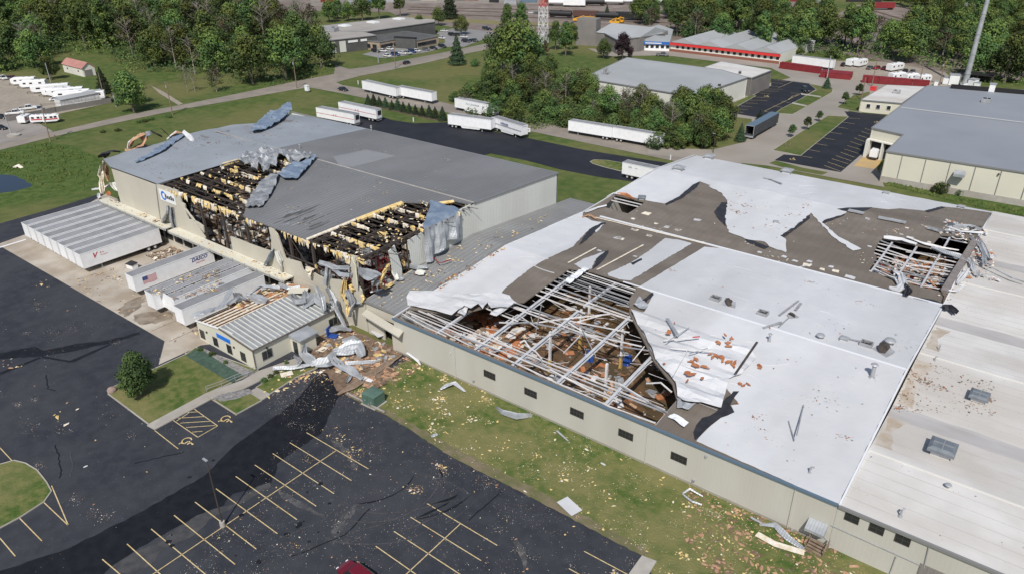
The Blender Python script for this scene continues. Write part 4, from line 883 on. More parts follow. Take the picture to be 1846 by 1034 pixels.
# twisted sheets round hole B
def ribbon(name, pts, wd, m, lab, cat, amp=.25, seed=0, group=None, nseg=None, th=.03):
    rr = random.Random(seed); P_ = []; K = 5; fo = [rr.uniform(-.5, .5) for _ in range(K+1)]; wo = 0
    for a, b in zip(pts[:-1], pts[1:]):
        n = max(2, int((b-a).length/.8))
        for j in range(n): P_.append(a.lerp(b, j/n))
    P_.append(pts[-1]); c = sum(P_, Vector())/len(P_); vs = []; tw = rr.uniform(-.5, .5)
    flat = amp == 0
    for i, p in enumerate(P_):
        d = (P_[min(i+1, len(P_)-1)]-P_[max(i-1, 0)]).normalized(); r = d.cross(Vector((0, 0, 1)));  r = r.normalized() if r.length > .05 else Vector((1, 0, 0)); u = r.cross(d)
        tw += rr.uniform(-.22, .22); tw *= .95; wo = wo*.8+rr.uniform(-.1, .1); fo = [q*.93+rr.uniform(-.16, .16) for q in fo]
        ww = wd*(1+.25*math.sin(i*.35+seed)+wo)*min(1, .45+.25*min(i, len(P_)-1-i)); 
        if flat: ww = wd; tw = 0; fo = [0]*6
        r2 = r*math.cos(tw)+u*math.sin(tw); u2 = u*math.cos(tw)-r*math.sin(tw)
        for k in range(K+1): vs.append(p-c+r2*ww*(k/K-.5)+u2*(amp*(math.cos(k*math.pi)*.45+fo[k]*1.3)*min(1, wd)))
    n = len(P_); fs = [(i*(K+1)+k, (i+1)*(K+1)+k, (i+1)*(K+1)+k+1, i*(K+1)+k+1) for i in range(n-1) for k in range(K)]
    mb = MB(); mb.add(vs, fs); o = mb.build(name, M[m]); o.location = c; md = o.modifiers.new('thick', 'SOLIDIFY'); md.thickness = th
    return tag(o, lab, cat, group)
def rib_roof(n, pts, zf, wd, m, lab, off=.5, **k): return ribbon('torn_sheet', [QF(n, x, y, zf, off if len(q_) < 1 else q_[0]) for x, y, *q_ in pts], wd, m, lab, 'torn sheet', **k)
for k, (pts, wd, m, lab) in enumerate([([(245,245),(400,265),(520,305)],1.1,'membrane','long white sheet along the top edge of the right roof hole'),([(440,240),(600,300),(760,335),(880,355)],.7,'steelW','white strip bridging the middle of the right roof hole'),([(650,330),(780,380),(960,450)],.9,'galv','grey strip crossing the right roof hole towards the duct'),([(760,360),(880,390),(975,430)],.7,'membrane','white strip ending at the duct of the right roof hole'),([(165,510),(250,550),(350,600),(370,640)],1.0,'membrane','white sheet drooping at the lower left of the right roof hole'),([(330,530),(390,560),(410,640),(360,690),(290,670)],1.1,'membrane','crumpled white sheet hanging over the valley near the right roof hole'),([(400,560),(480,610),(565,640)],.4,'galv','thin grey strip at the lower side of the right roof hole'),
 ([(790,120),(830,150),(900,155),(980,150),(1080,175)],1.2,'galv','tangled silver sheets on the top edge of the right roof hole'),([(800,150),(900,190),(1000,200),(1085,200)],.8,'membrane','white torn strip below the silver tangle'),([(950,150),(1000,165),(1060,150),(1090,190)],.6,'steelK','dark crumpled strip beside the silver tangle'),([(980,240),(1050,300),(1090,380),(1100,470)],.7,'galv','grey strip curling onto the old roof near the duct top'),([(1040,230),(1090,310),(1140,420)],.5,'membrane','thin white strip curling onto the old roof'),([(985,420),(1000,500),(1050,570)],.7,'membrane','white strip hanging over the old roof beside the duct middle'),([(960,520),(900,590),(860,640)],1.0,'membrane','white sheet lying beside the lower duct'),([(780,690),(850,700),(910,660)],.5,'membrane','white sheet bit at the lower end of the duct'),([(750,840),(800,830),(860,880)],1.0,'black','black torn membrane at the corner between white and old roof'),([(1030,430),(1110,480),(1210,530),(1330,590),(1440,625)],.35,'sheetG','long dark strip lying across the old roof'),([(420,640),(455,690),(430,740)],1.5,'black','black torn membrane lying at the valley below the right roof hole'),([(740,700),(770,740),(750,790)],.4,'wood','brown strip at the lower end of the duct'),([(640,170),(740,190)],.7,'sheetG','grey board on the decking left of the silver tangle'),([(760,190),(890,205)],.7,'sheetG','dark grey board under the silver tangle')]):
    rib_roof(24, pts, zR, wd, m, lab, off=.45, amp=.3, seed=k)
# small hole C scraps and unit
for k, (pts, wd, m, lab) in enumerate([([(145,212),(180,215),(215,235)],.8,'rustb','orange board scrap at the top of the small left roof hole'),([(10,290),(60,270),(100,262)],.7,'membrane','white torn strip on the left roof edge below the small hole'),([(0,310),(30,300),(60,320)],.8,'insulP','brown scrap heap on the left roof edge'),([(100,225),(130,210),(160,215)],.4,'membrane','white strip at the upper corner of the small left roof hole')]):
    rib_roof(8, pts, zR, wd, m, lab, off=.3, amp=.25, seed=40+k)
# patches left on the brown decking
rr = random.Random(31)
patch = [(8,480,317,1.2),(8,397,358,1.1),(8,352,347,1.0),(8,155,393,1.6),(8,215,357,1.0),(8,280,383,.9),(8,270,290,1.8),(8,210,312,.8),(8,1193,312,.9),(8,742,452,.7),(8,888,488,.8),(8,842,470,1),(8,938,505,1.2),(8,1002,522,.9),(8,1060,530,1.0),(8,1118,555,1.4),(8,1040,512,.7),(8,950,490,.8),(7,1000,70,1.5),(7,1255,35,.9),(7,1130,60,1),(7,1070,35,1),(7,1210,20,.8),(7,1160,8,.8),(7,915,125,.8),(7,1070,150,.8),(8,495,410,.9),(8,1450,410,.6),(8,1370,390,1),(8,1355,350,.6),(24,118,68,.7),(24,635,272,.6),(24,130,303,.6),(24,400,200,.6)]
for n, x, y, s in patch:
    p = TR(n, x, y); a = rr.choice((0, 0, .2)); w = [(p.x+dx*s*rr.uniform(.35, .65), p.y+dy*s*rr.uniform(.25, .5)) for dx, dy in ((-1,-1),(1,-1),(1,1),(-1,1))]
    o = sheet('membrane_patch', fray(w, .1, .35, rr), zR, .06, .05, M['insulW' if rr.random() < .5 else 'membrane']); tag(o, 'torn pale membrane patch stuck on the brown roof decking', 'patch', 'pale membrane patches left on the brown decking')
mb = MB()
for a, b in (((8,20,300),(8,515,420)),((7,780,180),(7,900,115)),((7,905,210),(7,1105,103))):
    pp_ = [TR(*a, .14), TR(*b, .14)]; mb.beam(pp_[0], pp_[1], .3, .05)
under(mb.build('decking_strip', M['insulW']), pb)
for k, (a, b) in enumerate([((1235,312),(1350,335)),((1110,282),(1175,296)),((1440,355),(1500,372))]):
    mb = MB(); p, q_ = TR(8, *a, .3), TR(8, *b, .3); c = p.lerp(q_, .5); mb.beam(p-c, q_-c, .9, .15); mb.beam(p-c+Vector((0,.4,.1)), q_-c+Vector((0,.4,.1)), .1, .2); o = mb.build('metal_flashing', M['steelG']); o.location = c; tag(o, ('long grey flashing board lying on the brown decking','short grey flashing board below the back white roof','grey flashing board left of the right roof hole')[k], 'board')
# ---- old white roof on the right ----
XE, YN2 = 42., 171.
ob = empty('old_roof_plant', (10, YS, 0), 0, 'low plant section with a stained off-white ridged roof at the right edge', 'factory')
RID = [77.3, 103, 130.5, 157.5]; VAL = [88.5, 116.5, 144]
def zO(x, y):
    ks = [(YS, 6.0), (77.3, 6.6), (88.5, 6.0), (103, 6.65), (116.5, 6.0), (130.5, 6.6), (144, 6.0), (157.5, 6.6), (YN2, 6.0)]
    for (a, za), (b, zb) in zip(ks[:-1], ks[1:]):
        if y <= b: return za+(zb-za)*(max(y, a)-a)/(b-a)
    return 6.0
def TO(n, x, y, off=0): return QF(n, x, y, zO, off)
o = sheet('roof', [(XB+.25, YS), (XE, YS), (XE, YN2), (XB+.25, YN2)], zO, 0, .3, M['oldmem'], cuts=RID+VAL); under(o, ob)
for v, wd in zip(VAL, (1.5, 1.7, 1.5)):
    o = sheet('valley_stain', fray([(XB+.3, v-wd-1), (XE-.1, v-wd-1), (XE-.1, v+wd*.35), (XB+.3, v+wd*.35)], .12, 1.5), zO, .02, .015, M['oldmem2'], cuts=[v]); under(o, ob)
for (y0, y1) in ((79, 86), (89.5, 101), (105, 113)):
    o = sheet('rust_stain', fray([(XB+.6, y0), (XB+2.4, y0), (XB+1.5, (y0+y1)/2), (XB+2.6, y1), (XB+.6, y1)], .2, .8), zO, .012, .01, M['rust'], cuts=[]); under(o, ob)
for r in RID: mb = MB(); mb.beam((XB+.3, r, zO(0, r)+.03), (XE, r, zO(0, r)+.03), .2, .09); under(mb.build('ridge_cap', M['oldcap']), ob)
mb = MB()
for i in range(60):
    y = YS+1.7*i
    if y < YN2 and min(abs(y-v) for v in VAL+RID) > 1.2: mb.beam((XB+.3, y, zO(0, y)+.01), (XE, y, zO(0, y)+.01), .05, .03)
under(mb.build('roof_seam', M['oldmem2']), ob)
wallXZ('front_wall', [(XB+.02, 0), (XB+.02, 5.7), (XE, 5.7), (XE, 0)], YS, .3, M['wallF'], ob)
wallXZ('rear_wall', [(XB+.02, 0), (XB+.02, 5.7), (XE, 5.7), (XE, 0)], YN2-.3, .3, M['wallF'], ob)
mb = MB(); mb.beam((XB+.1, YS-.1, 5.9), (XE, YS-.1, 5.9), .3, .32); under(mb.build('gutter', M['grey_trim']), ob)
for x, y in ((733,812),(830,855),(932,898)):
    p = QY(9, x, y, YS); window(p.x, p.z, 1.3, 1.0, ob)
mb = MB(); a, b = QY(9, 650, 842, YS-.08), QY(9, 1000, 998, YS-.08); mb.cyl(a, b, .05); c_, d_ = QY(9, 1035, 925, YS-.08), QY(9, 1015, 1010, YS-.08); mb.cyl(c_, d_, .06); e_, f_ = QY(9, 905, 965, YS-.08), QY(9, 880, 1034, YS-.08); mb.cyl(e_, f_, .05); under(mb.build('wall_pipe', M['steelG']), ob)
p = QY(9, 1100, 1000, YS); mb = MB(); mb.box(p.x-2, p.x+2.2, YS-.1, YS-.02, 0, 3.2); under(mb.build('garage_door', M['wallT']), ob)
# canopy and wooden steps by the wall
p = QY(9, 600, 835, YS)
t = empty('wall_vent_hood', (p.x, YS-.02, p.z-.5), 0, 'blue grey metal hood fixed on the beige wall above the wooden steps', 'vent hood')
mb = MB(); mb.add([(-1,0,0),(1,0,0),(1,-1.3,0),(-1,-1.3,0),(-1,0,.9),(1,0,.9),(1,-1.3,.35),(-1,-1.3,.35)], [(0,3,2,1),(4,5,6,7),(0,1,5,4),(1,2,6,5),(2,3,7,6),(3,0,4,7)]); mb.build('hood', M['galv'], t)
mb = MB(); mb.beam((-.9, 0, -.9), (-.9, -1.2, 0), .08); mb.beam((.9, 0, -.9), (.9, -1.2, 0), .08); mb.build('bracket', M['steelG'], t)
p = Q(9, 600, 925); t = empty('wooden_steps', (p.x, p.y, 0), R_(-5), 'short weathered wooden steps with rails against the beige wall', 'steps')
mb = MB()
for i in range(4): mb.box(-.9, .9, -1.3+i*.32, -1.0+i*.32, .17*i+.1, .17*i+.16)
mb.build('tread', M['wood'], t)
for s in (-.9, .9): mb = MB(); mb.beam((s, -1.3, .1), (s, 0, .75), .05, .25); mb.build('stringer', M['wood'], t)
for s in (-.95, .95): mb = MB(); mb.beam((s, -1.3, 1.0), (s, 0, 1.6), .07, .1); mb.beam((s, -1.3, 0), (s, -1.3, 1), .08); mb.beam((s, 0, 0), (s, 0, 1.6), .08); mb.build('railing', M['wood'], t)
# ---- roof units ----
def unit(n, x, y, zf, kind, s, rz, lab, grp=None):
    p = QF(n, x, y, zf, .08); t = empty({'hatch':'roof_vent','dome':'fallen_fan','hood':'roof_hood','mush':'mushroom_vent','stack':'vent_stack','curb':'curb_vent','pipe':'vent_pipe'}[kind], p, rz, lab, {'hatch':'roof vent','dome':'fan','hood':'vent hood','mush':'vent','stack':'vent stack','curb':'vent','pipe':'pipe'}[kind], grp)
    if kind == 'hatch':
        for dx, dy, wx, wy in ((0,-.5,1,.06),(0,.5,1,.06),(-.5,0,.06,1),(.5,0,.06,1)): pass
        mb = MB(); h = .55*s
        mb.box(-.75*s,.75*s,-.6*s,-.52*s,0,h); mb.box(-.75*s,.75*s,.52*s,.6*s,0,h); mb.box(-.75*s,-.67*s,-.52*s,.52*s,0,h); mb.box(.67*s,.75*s,-.52*s,.52*s,0,h); mb.build('curb', M['steelG'], t)
        mb = MB(); mb.box(-.67*s,.67*s,-.52*s,.52*s,0,.12); mb.build('opening', M['dark'], t)
        mb = MB(); mb.beam((-.6*s,-.5*s,h*.8),(.6*s,.5*s,h*.8),.05); mb.beam((-.6*s,.5*s,h*.8),(.6*s,-.5*s,h*.8),.05); mb.build('blade', M['steelK'], t)
    elif kind == 'dome':
        mb = MB(); mb.cyl((-.2*s,0,.25*s),(.2*s,.1,.5*s),.85*s,.7*s,16); mb.build('housing', M['steelK'], t); mb = MB(); mb.add([(-1.1*s,-.7*s,.03),(1.1*s,-.9*s,.05),(.9*s,.6*s,.3*s),(-.8*s,.6*s,.35*s),(-1.1*s,-.7*s,.12),(1.1*s,-.9*s,.15),(.9*s,.6*s,.42*s),(-.8*s,.6*s,.45*s)], [(0,3,2,1),(4,5,6,7),(0,1,5,4),(1,2,6,5),(2,3,7,6),(3,0,4,7)]); mb.build('base_plate', M['steelG'], t)
        mb = MB(); mb.cyl((.1*s,.05,.5*s),(.3*s,.1,.8*s),.25*s,.2*s,10); mb.build('motor', M['steelK'], t)
    elif kind == 'hood':
        mb = MB(); mb.box(-.8*s,.8*s,-.8*s,.8*s,0,.5*s); mb.build('curb', M['steelW'], t)
        mb = MB(); b, c = 1.15*s, .85*s; mb.add([(-b,-b,.55*s),(b,-b,.55*s),(b,b,.55*s),(-b,b,.55*s),(-b,-b,.85*s),(b,-b,.85*s),(b,b,.85*s),(-b,b,.85*s),(-c,-c,1.05*s),(c,-c,1.05*s),(c,c,1.05*s),(-c,c,1.05*s)], [(0,3,2,1),(0,1,5,4),(1,2,6,5),(2,3,7,6),(3,0,4,7),(4,5,9,8),(5,6,10,9),(6,7,11,10),(7,4,8,11),(8,9,10,11)])
        hd = mb.build('hood', M['hoodm'], t)
        r = MB(); r.beam((0,-c,1.07*s),(0,c,1.07*s),.06,.05); r.beam((-c,0,1.07*s),(c,0,1.07*s),.06,.05); q_ = r.build('seam', M['steelG']); q_.parent = hd
    elif kind == 'mush':
        mb = MB(); mb.cyl((0,0,0),(0,0,.55*s),.28*s,.28*s,14); mb.build('neck', M['steelG'], t); mb = MB(); mb.cyl((0,0,.5*s),(0,0,.65*s),.6*s,.5*s,16); mb.cyl((0,0,.65*s),(0,0,.75*s),.5*s,.2*s,16); mb.build('cap', M['steelG'], t)
    elif kind == 'stack':
        mb = MB(); mb.cyl((0,0,0),(0,0,1.6*s),.22*s,.22*s,12); mb.build('pipe', M['steelG'], t); mb = MB(); mb.cyl((0,0,1.65*s),(0,0,1.8*s),.42*s,.3*s,14); mb.build('cap', M['steelG'], t); mb = MB(); mb.cyl((0,0,0),(0,0,.15),.4*s,.28*s,12); mb.build('flashing', M['steelG'], t)
    elif kind == 'curb':
        mb = MB(); mb.box(-.6*s,.6*s,-.6*s,.6*s,0,.35*s); mb.build('curb', M['membrane'], t); mb = MB(); mb.box(-.85*s,.85*s,-.8*s,.8*s,.45*s,.55*s); b, c = .85*s, .4*s; mb.add([(-b,-.8*s,.55*s),(b,-.8*s,.55*s),(b,.8*s,.55*s),(-b,.8*s,.55*s),(-c,-c,.72*s),(c,-c,.72*s),(c,c,.72*s),(-c,c,.72*s)], [(0,1,5,4),(1,2,6,5),(2,3,7,6),(3,0,4,7),(4,5,6,7)]); mb.build('cap', M['steelG'], t)
    else:
        mb = MB(); mb.cyl((0,0,0),(0,0,.8*s),.1*s,.1*s,8); mb.cyl((0,0,.8*s),(.35*s,0,.95*s),.1*s,.1*s,8); mb.build('pipe', M['steelG'], t); mb = MB(); mb.cyl((0,0,0),(0,0,.1),.22*s,.15*s,10); mb.build('flashing', M['steelG'], t)
    return t
for a in [(8,555,652,zR,'hatch',1,0,'left square vent curb without cover on the middle white roof'),(8,612,672,zR,'dome',1,.2,'dark round fan toppled beside the left vent curb'),(8,753,713,zR,'hatch',1,0,'square vent curb without cover right of the toppled round fan'),(8,1185,842,zR,'hatch',1.05,0,'square vent curb beside the toppled triangular fan near the right'),(8,1260,868,zR,'dome',1.2,-.5,'dark fan torn off and toppled beside the right vent curb'),(8,1282,838,zR,'mush',1.3,0,'round grey vent drum behind the toppled fan'),
 (8,993,812,zR,'mush',1,0,'round mushroom vent alone on the white roof ridge'),(8,780,825,zR,'stack',.7,0,'short grey vent stack on the ridge near the folded flap'),(9,810,262,zR,'stack',1.15,0,'tall grey vent stack with round cap on the white roof'),(8,875,722,zR,'dome',.7,1,'broken vent with bent legs in the middle of the white roof'),
 (9,565,638,zR,'pipe',1,0,'small bent pipe near the lower edge of the white roof'),(8,530,62,zR,'curb',1.5,0,'grey capped vent nearest the far corner of the white roof'),(8,402,110,zR,'curb',1.5,0,'grey capped vent at the left end of the far white roof'),(8,855,122,zR,'curb',1.5,0,'grey capped vent in the middle of the far white roof'),(8,1268,209,zR,'curb',.8,0,'small low vent on the far white roof'),(8,1582,268,zR,'curb',.8,0,'small low vent at the right end of the far white roof'),(8,248,232,zR,'hood',.7,.4,'tilted grey roof unit beside the small left roof hole'),(8,808,330,zR,'curb',.6,.3,'small grey vent on the central white membrane'),(8,1093,818,zR,'curb',.7,0,'low white vent box left of the right vent curb'),
 (9,1228,350,zO,'hood',.95,.0,'rounded blue grey vent hood on the off-white roof'),(9,1082,560,zO,'hood',1.2,0,'large square blue grey vent hood on the off-white roof'),(9,1108,694,zO,'mush',.6,0,'small round vent on the nearest off-white roof bay'),(9,922,808,zO,'pipe',1,1,'small forked pipe on the off-white roof near the front'),(9,1058,195,zO,'pipe',.7,0,'small pipe at the ridge of the off-white roof'),(9,1075,155,zO,'pipe',.8,2,'dark bent pipe behind the ridge of the off-white roof')]:
    unit(*a)
for k, (a, b, w_, lab) in enumerate([((9,541,375),(9,508,522),.14,'long grey steel strut lying on the white roof'),((9,482,438),(9,504,520),.12,'short grey steel strut lying on the white roof'),((8,902,658),(8,822,722),.28,'bent grey leg of the broken vent'),((8,912,668),(8,890,700),.4,'short grey duct beside the broken vent'),((8,755,772),(8,830,752),.4,'grey flashing piece with orange scrap on the ridge'),((8,780,150),(8,832,172),.5,'long grey sheet scrap on the far white roof'),((8,755,145),(8,790,155),.2,'short grey strip on the far white roof'),((8,1075,808),(8,1160,832),.15,'dark rod left of the right vent curb'),((8,860,730),(8,820,770),.15,'dark thin rod below the broken vent')]):
    p, q_ = TR(*a, .2), TR(*b, .3+(.9 if k == 0 else .1)); c = p.lerp(q_, .5); mb = MB(); mb.beam(p-c, q_-c, w_, .1); mb.beam(p-c+Vector((0,0,.07)), q_-c+Vector((0,0,.07)), w_*.4, .06); o = mb.build('loose_strut', M['steelG']); o.location = c; tag(o, lab, 'strut')

for x, y, n in ((668,118,11),(832,300,11),(1708,588,11),(1768,474,11),(110,665,9),(498,858,9)):
    p = QY(n, x, y, YS); mb = MB(); mb.box(p.x-.13, p.x+.13, YS-.22, YS-.01, p.z-.12, p.z+.14); mb.box(p.x-.05, p.x+.05, YS-.35, YS-.22, p.z-.05, p.z+.05); under(mb.build('wall_fitting', M['steelG']), pb)
for x in (-62.5, -31.2, -13.4): mb = MB(); mb.cyl((x, YS-.1, .2), (x, YS-.1, 5.8), .06, .06, 8); under(mb.build('downpipe', M['wallF']), pb)
for k, x in enumerate((-70, -58, -49.5, -40, -27, -18)):
    pass

rr = random.Random(91)
for k in range(70):
    n, x, y = rr.choice([(8, rr.uniform(560, 1000), rr.uniform(190, 380)), (7, rr.uniform(1080, 1600), rr.uniform(300, 900)), (7, rr.uniform(300, 700), rr.uniform(120, 320)), (8, rr.uniform(600, 1500), rr.uniform(120, 260)), (8, rr.uniform(500, 1400), rr.uniform(470, 700))])
    p = TR(n, x, y, MEM+.01); a = rr.uniform(-.6, .6)+(1.2 if rr.random() < .4 else 0); L = rr.uniform(1, 4.5); mb = MB(); pr = None; j0 = rr.uniform(-.4, .4)
    if inside(p, hA) or not (inside(p, [q[:2] for q in left_w]) or inside(p, [q[:2] for q in main_w]) or inside(p, [q[:2] for q in back_w])): continue
    for i in range(5):
        q_ = Vector((p.x+L*i/4*math.cos(a), p.y+L*i/4*math.sin(a)+j0*math.sin(i*.8), 0)); q_.z = zR(q_.x, q_.y)+MEM
        if pr is not None: mb.beam(pr, q_, .16, .1)
        pr = q_
    under(mb.build('membrane_wrinkle', M['membrane']), pb)

rr = random.Random(92)      # collapsed framing filling the right hole
for i in range(46):
    p = (rr.uniform(-26, -10), rr.uniform(122, 148))
    if not inside(p, hB): continue
    a = rr.gauss(0, .35) if rr.random() < .6 else rr.uniform(0, 3.14); L = rr.uniform(2, 7); z = zR(*p)-rr.uniform(.2, 1.6); q_ = (p[0]+L*math.cos(a), p[1]+L*math.sin(a))
    if not inside(q_, hB): continue
    mb = MB(); mb.beam((p[0], p[1], z), (q_[0], q_[1], z+rr.uniform(-.8, .4)), rr.uniform(.08, .3), .1); under(mb.build('bent_purlin', M[rr.choice(['steelW', 'steelG', 'steelW', 'rustb'])]), pb)
for k, (x0, x1, y0, y1) in enumerate([(-24, -13, 126, 134), (-20, -11, 134, 142)]):
    rubble('plant_rubble', (x0, x1, y0, y1), 160, (.3, 1.6), (.1, .6), ['rustb', 'wood', 'steelW', 'insulW', 'insulP', 'steelG'], z=3.2+k*.4, lab=('brown and white wreckage heaped high in the near half of the right roof hole', 'brown and white wreckage heaped high in the far half of the right roof hole')[k], cat='debris', seed=95+k)
# ================= OFFICE ANNEX =================
XO0, XO1, YO0, YO1, XRO = -103.2, -88.2, 50.6, 66.2, -96.3
def zF(x, y): return 3.5+.9*(x-XO0)/(XRO-XO0) if x < XRO else 4.4-.9*(x-XRO)/(XO1-XRO)
of = empty('office_annex', (-96, YO0, 0), 0, 'small cream office with half-stripped ribbed metal roof and a blue sign panel', 'office')
wallXZ('front_wall', [(XO0, 0), (XO0, 3.4), (XRO, 4.3), (XO1, 3.4), (XO1, 0)], YO0, .25, M['wallY'], of)
wallYZ('side_wall', [(YO0+.27, 0), (YO0+.27, 3.4), (YO1, 3.4), (YO1, 0)], XO1, .25, M['wallY'], of)
wallYZ('side_wall', [(YO0+.27, 0), (YO0+.27, 3.4), (YO1, 3.4), (YO1, 0)], XO0+.25, .25, M['wallY'], of)
o = sheet('roof', [(XRO-.5, YO0-.15), (XO1+.25, YO0-.15), (XO1+.25, YO1+.6), (XRO-.5, YO1+.6)], zF, .05, .12, M['officeroof'], xcuts=[XRO], bottom=True); under(o, of)
for i in range(20):
    mb = MB(); y = YO0+.1+i*.82; mb.beam((XRO, y, 4.56), (XO1+.2, y, 3.65), .13, .14); under(mb.build('roof_rib', M['wallG']), of)  # ribs coloured paler than the roof sheet, as painted highlights
mb = MB(); mb.beam((XRO, YO0-.2, 4.5), (XO1+.3, YO0-.2, 3.55), .12, .25); mb.beam((XO1+.3, YO0-.2, 3.55), (XO1+.3, YO1, 3.55), .12, .16); mb.beam((XO1+.03, YO0-.03, 0), (XO1+.03, YO0-.03, 3.45), .12); under(mb.build('gutter', mat('brown_trim', (.12, .095, .08))), of)
mb = MB(); mb.beam((XO0, YO0-.1, 3.5), (XRO, YO0-.1, 4.4), .25, .16); under(mb.build('roof_trim', M['white']), of)
o = sheet('ceiling_insulation', [(XO0+.1, YO0+.2), (XRO-.5, YO0+.2), (XRO-.5, YO1+2), (XO0+.1, YO1+2)], zF, -.35, .1, M['insulP']); under(o, of)
for i in range(6):
    x = XO0+.5+i*1.15; mb = MB(); mb.beam((x, YO0+.15, zF(x, 0)-.05), (x+rnd.uniform(-.1,.1), YO1-rnd.uniform(0, 6), zF(x, 0)-.05), .32, .12); under(mb.build('roof_purlin', M['insulW']), of)
rubble('roof_rubble', (XO0+.5, XRO, YO0+6, YO1+1), 170, (.3, 1.3), (.1, .35), ['insulP', 'wood', 'insulW', 'insulP', 'insul', 'rustb'], z=3.75, lab='brown boards and insulation heaped on the stripped half of the office roof', cat='debris', seed=31)
for x, y in ((130,375),(218,425),(310,475),(402,525)):
    p = QY(12, x, y, YO0); window(p.x, p.z, 1.15, 1.45, of, Y=YO0)
def windowX(X, cy, z, w_, h_, par, fm='grey_trim'):
    f = MB(); d = .07
    f.box(X+.012, X+.07, cy-w_/2-d, cy+w_/2+d, z-h_/2-d, z-h_/2); f.box(X+.012, X+.07, cy-w_/2-d, cy+w_/2+d, z+h_/2, z+h_/2+d)
    f.box(X+.012, X+.068, cy-w_/2-d, cy-w_/2, z-h_/2, z+h_/2); f.box(X+.012, X+.068, cy+w_/2, cy+w_/2+d, z-h_/2, z+h_/2); f.box(X+.014, X+.06, cy-.03, cy+.03, z-h_/2, z+h_/2)
    o = f.build('window', M[fm]); under(o, par); g_ = MB(); g_.box(X+.006, X+.035, cy-w_/2, cy+w_/2, z-h_/2, z+h_/2); q_ = g_.build('pane', M['glass']); q_.parent = o
for x, y in ((560,508),(1000,292)):
    p = QX(12, x, y, XO1); windowX(XO1, p.y, p.z, 1.7, 1.4, of)
a, b = QY(12, 222, 362, YO0), QY(12, 318, 448, YO0); mb = MB(); mb.box(a.x, b.x+.05, YO0-.1, YO0-.02, b.z+.25, a.z-.1); under(mb.build('sign_panel', M['bluesign']), of)
for x, y in ((160,362),(342,462)): p = QY(12, x, y, YO0); mb = MB(); mb.box(p.x-.12, p.x+.12, YO0-.2, YO0-.01, p.z-.1, p.z+.15); under(mb.build('wall_lamp', M['steelK']), of)
p = QX(12, 555, 466, XO1); mb = MB(); mb.box(XO1+.01, XO1+.2, p.y-.12, p.y+.12, p.z-.1, p.z+.15); under(mb.build('wall_lamp', M['steelK']), of)
# entrance porch
mb = MB(); mb.box(XO1+.02, -85.8, 57.2, 60.2, 0, 2.75); pr = mb.build('porch', M['wallY']); under(pr, of)
mb = MB(); mb.add([(XO1+.02, 56.9, 3.35), (-85.4, 56.9, 2.95), (-85.4, 60.5, 2.95), (XO1+.02, 60.5, 3.35), (XO1+.02, 56.9, 2.75), (-85.4, 56.9, 2.75), (-85.4, 60.5, 2.75), (XO1+.02, 60.5, 2.75)], [(0,1,2,3),(0,4,5,1),(1,5,6,2),(2,6,7,3),(3,7,4,0)]); o = mb.build('porch_roof', M['galv']); under(o, of)
mb = MB(); mb.box(-87.5, -86.5, 57.1, 57.18, .05, 2.2); under(mb.build('door', M['glass']), of)
# handrail along the ramp
t = empty('handrail', Q(12, 160, 765)+Vector((0, 0, .16)), 0, 'grey metal handrail along the ramp in front of the office corner', 'handrail')
pts_ = [Q(12, x, y)-t.location+Vector((0,0,.16)) for x, y in ((160,765),(260,730),(350,690),(430,660),(500,625))]
for z in (.5, .95):
    mb = MB()
    for a, b in zip(pts_[:-1], pts_[1:]): mb.beam(a+Vector((0,0,z)), b+Vector((0,0,z)), .05)
    mb.build('rail', M['steelG'], t)
for p in pts_: mb = MB(); mb.cyl(p, p+Vector((0,0,.95)), .03); mb.build('post', M['steelG'], t)
# ================= TRAILERS =================
def text_mesh(s, size, bold=0):
    cu = bpy.data.curves.new('t', 'FONT'); cu.body = s; cu.size = size; cu.offset = bold; cu.align_x = 'CENTER'; cu.align_y = 'CENTER'; cu.resolution_u = 2
    o = bpy.data.objects.new('t', cu); col.objects.link(o); dg = bpy.context.evaluated_depsgraph_get(); me = bpy.data.meshes.new_from_object(o.evaluated_get(dg)); bpy.data.objects.remove(o); return me
def add_text(s, size, par, m, loc, side, name='lettering', shear=0, bold=0):    # side: 'L' faces -y, 'R' faces +y, 'F' faces +x , 'B' faces -x
    me = text_mesh(s, size, bold); me.materials.clear(); me.materials.append(M[m])
    if shear:
        for v in me.vertices: v.co.x += v.co.y*shear
    o = bpy.data.objects.new(name, me); col.objects.link(o); o.parent = par; o.location = loc
    o.rotation_euler = {'L': (math.pi/2, 0, 0), 'R': (math.pi/2, 0, math.pi), 'F': (math.pi/2, 0, math.pi/2), 'B': (math.pi/2, 0, -math.pi/2), 'T': (0,0,0)}[side]; return o
TL, TW, TH0, TH = 15.8, 2.55, 1.15, 4.05
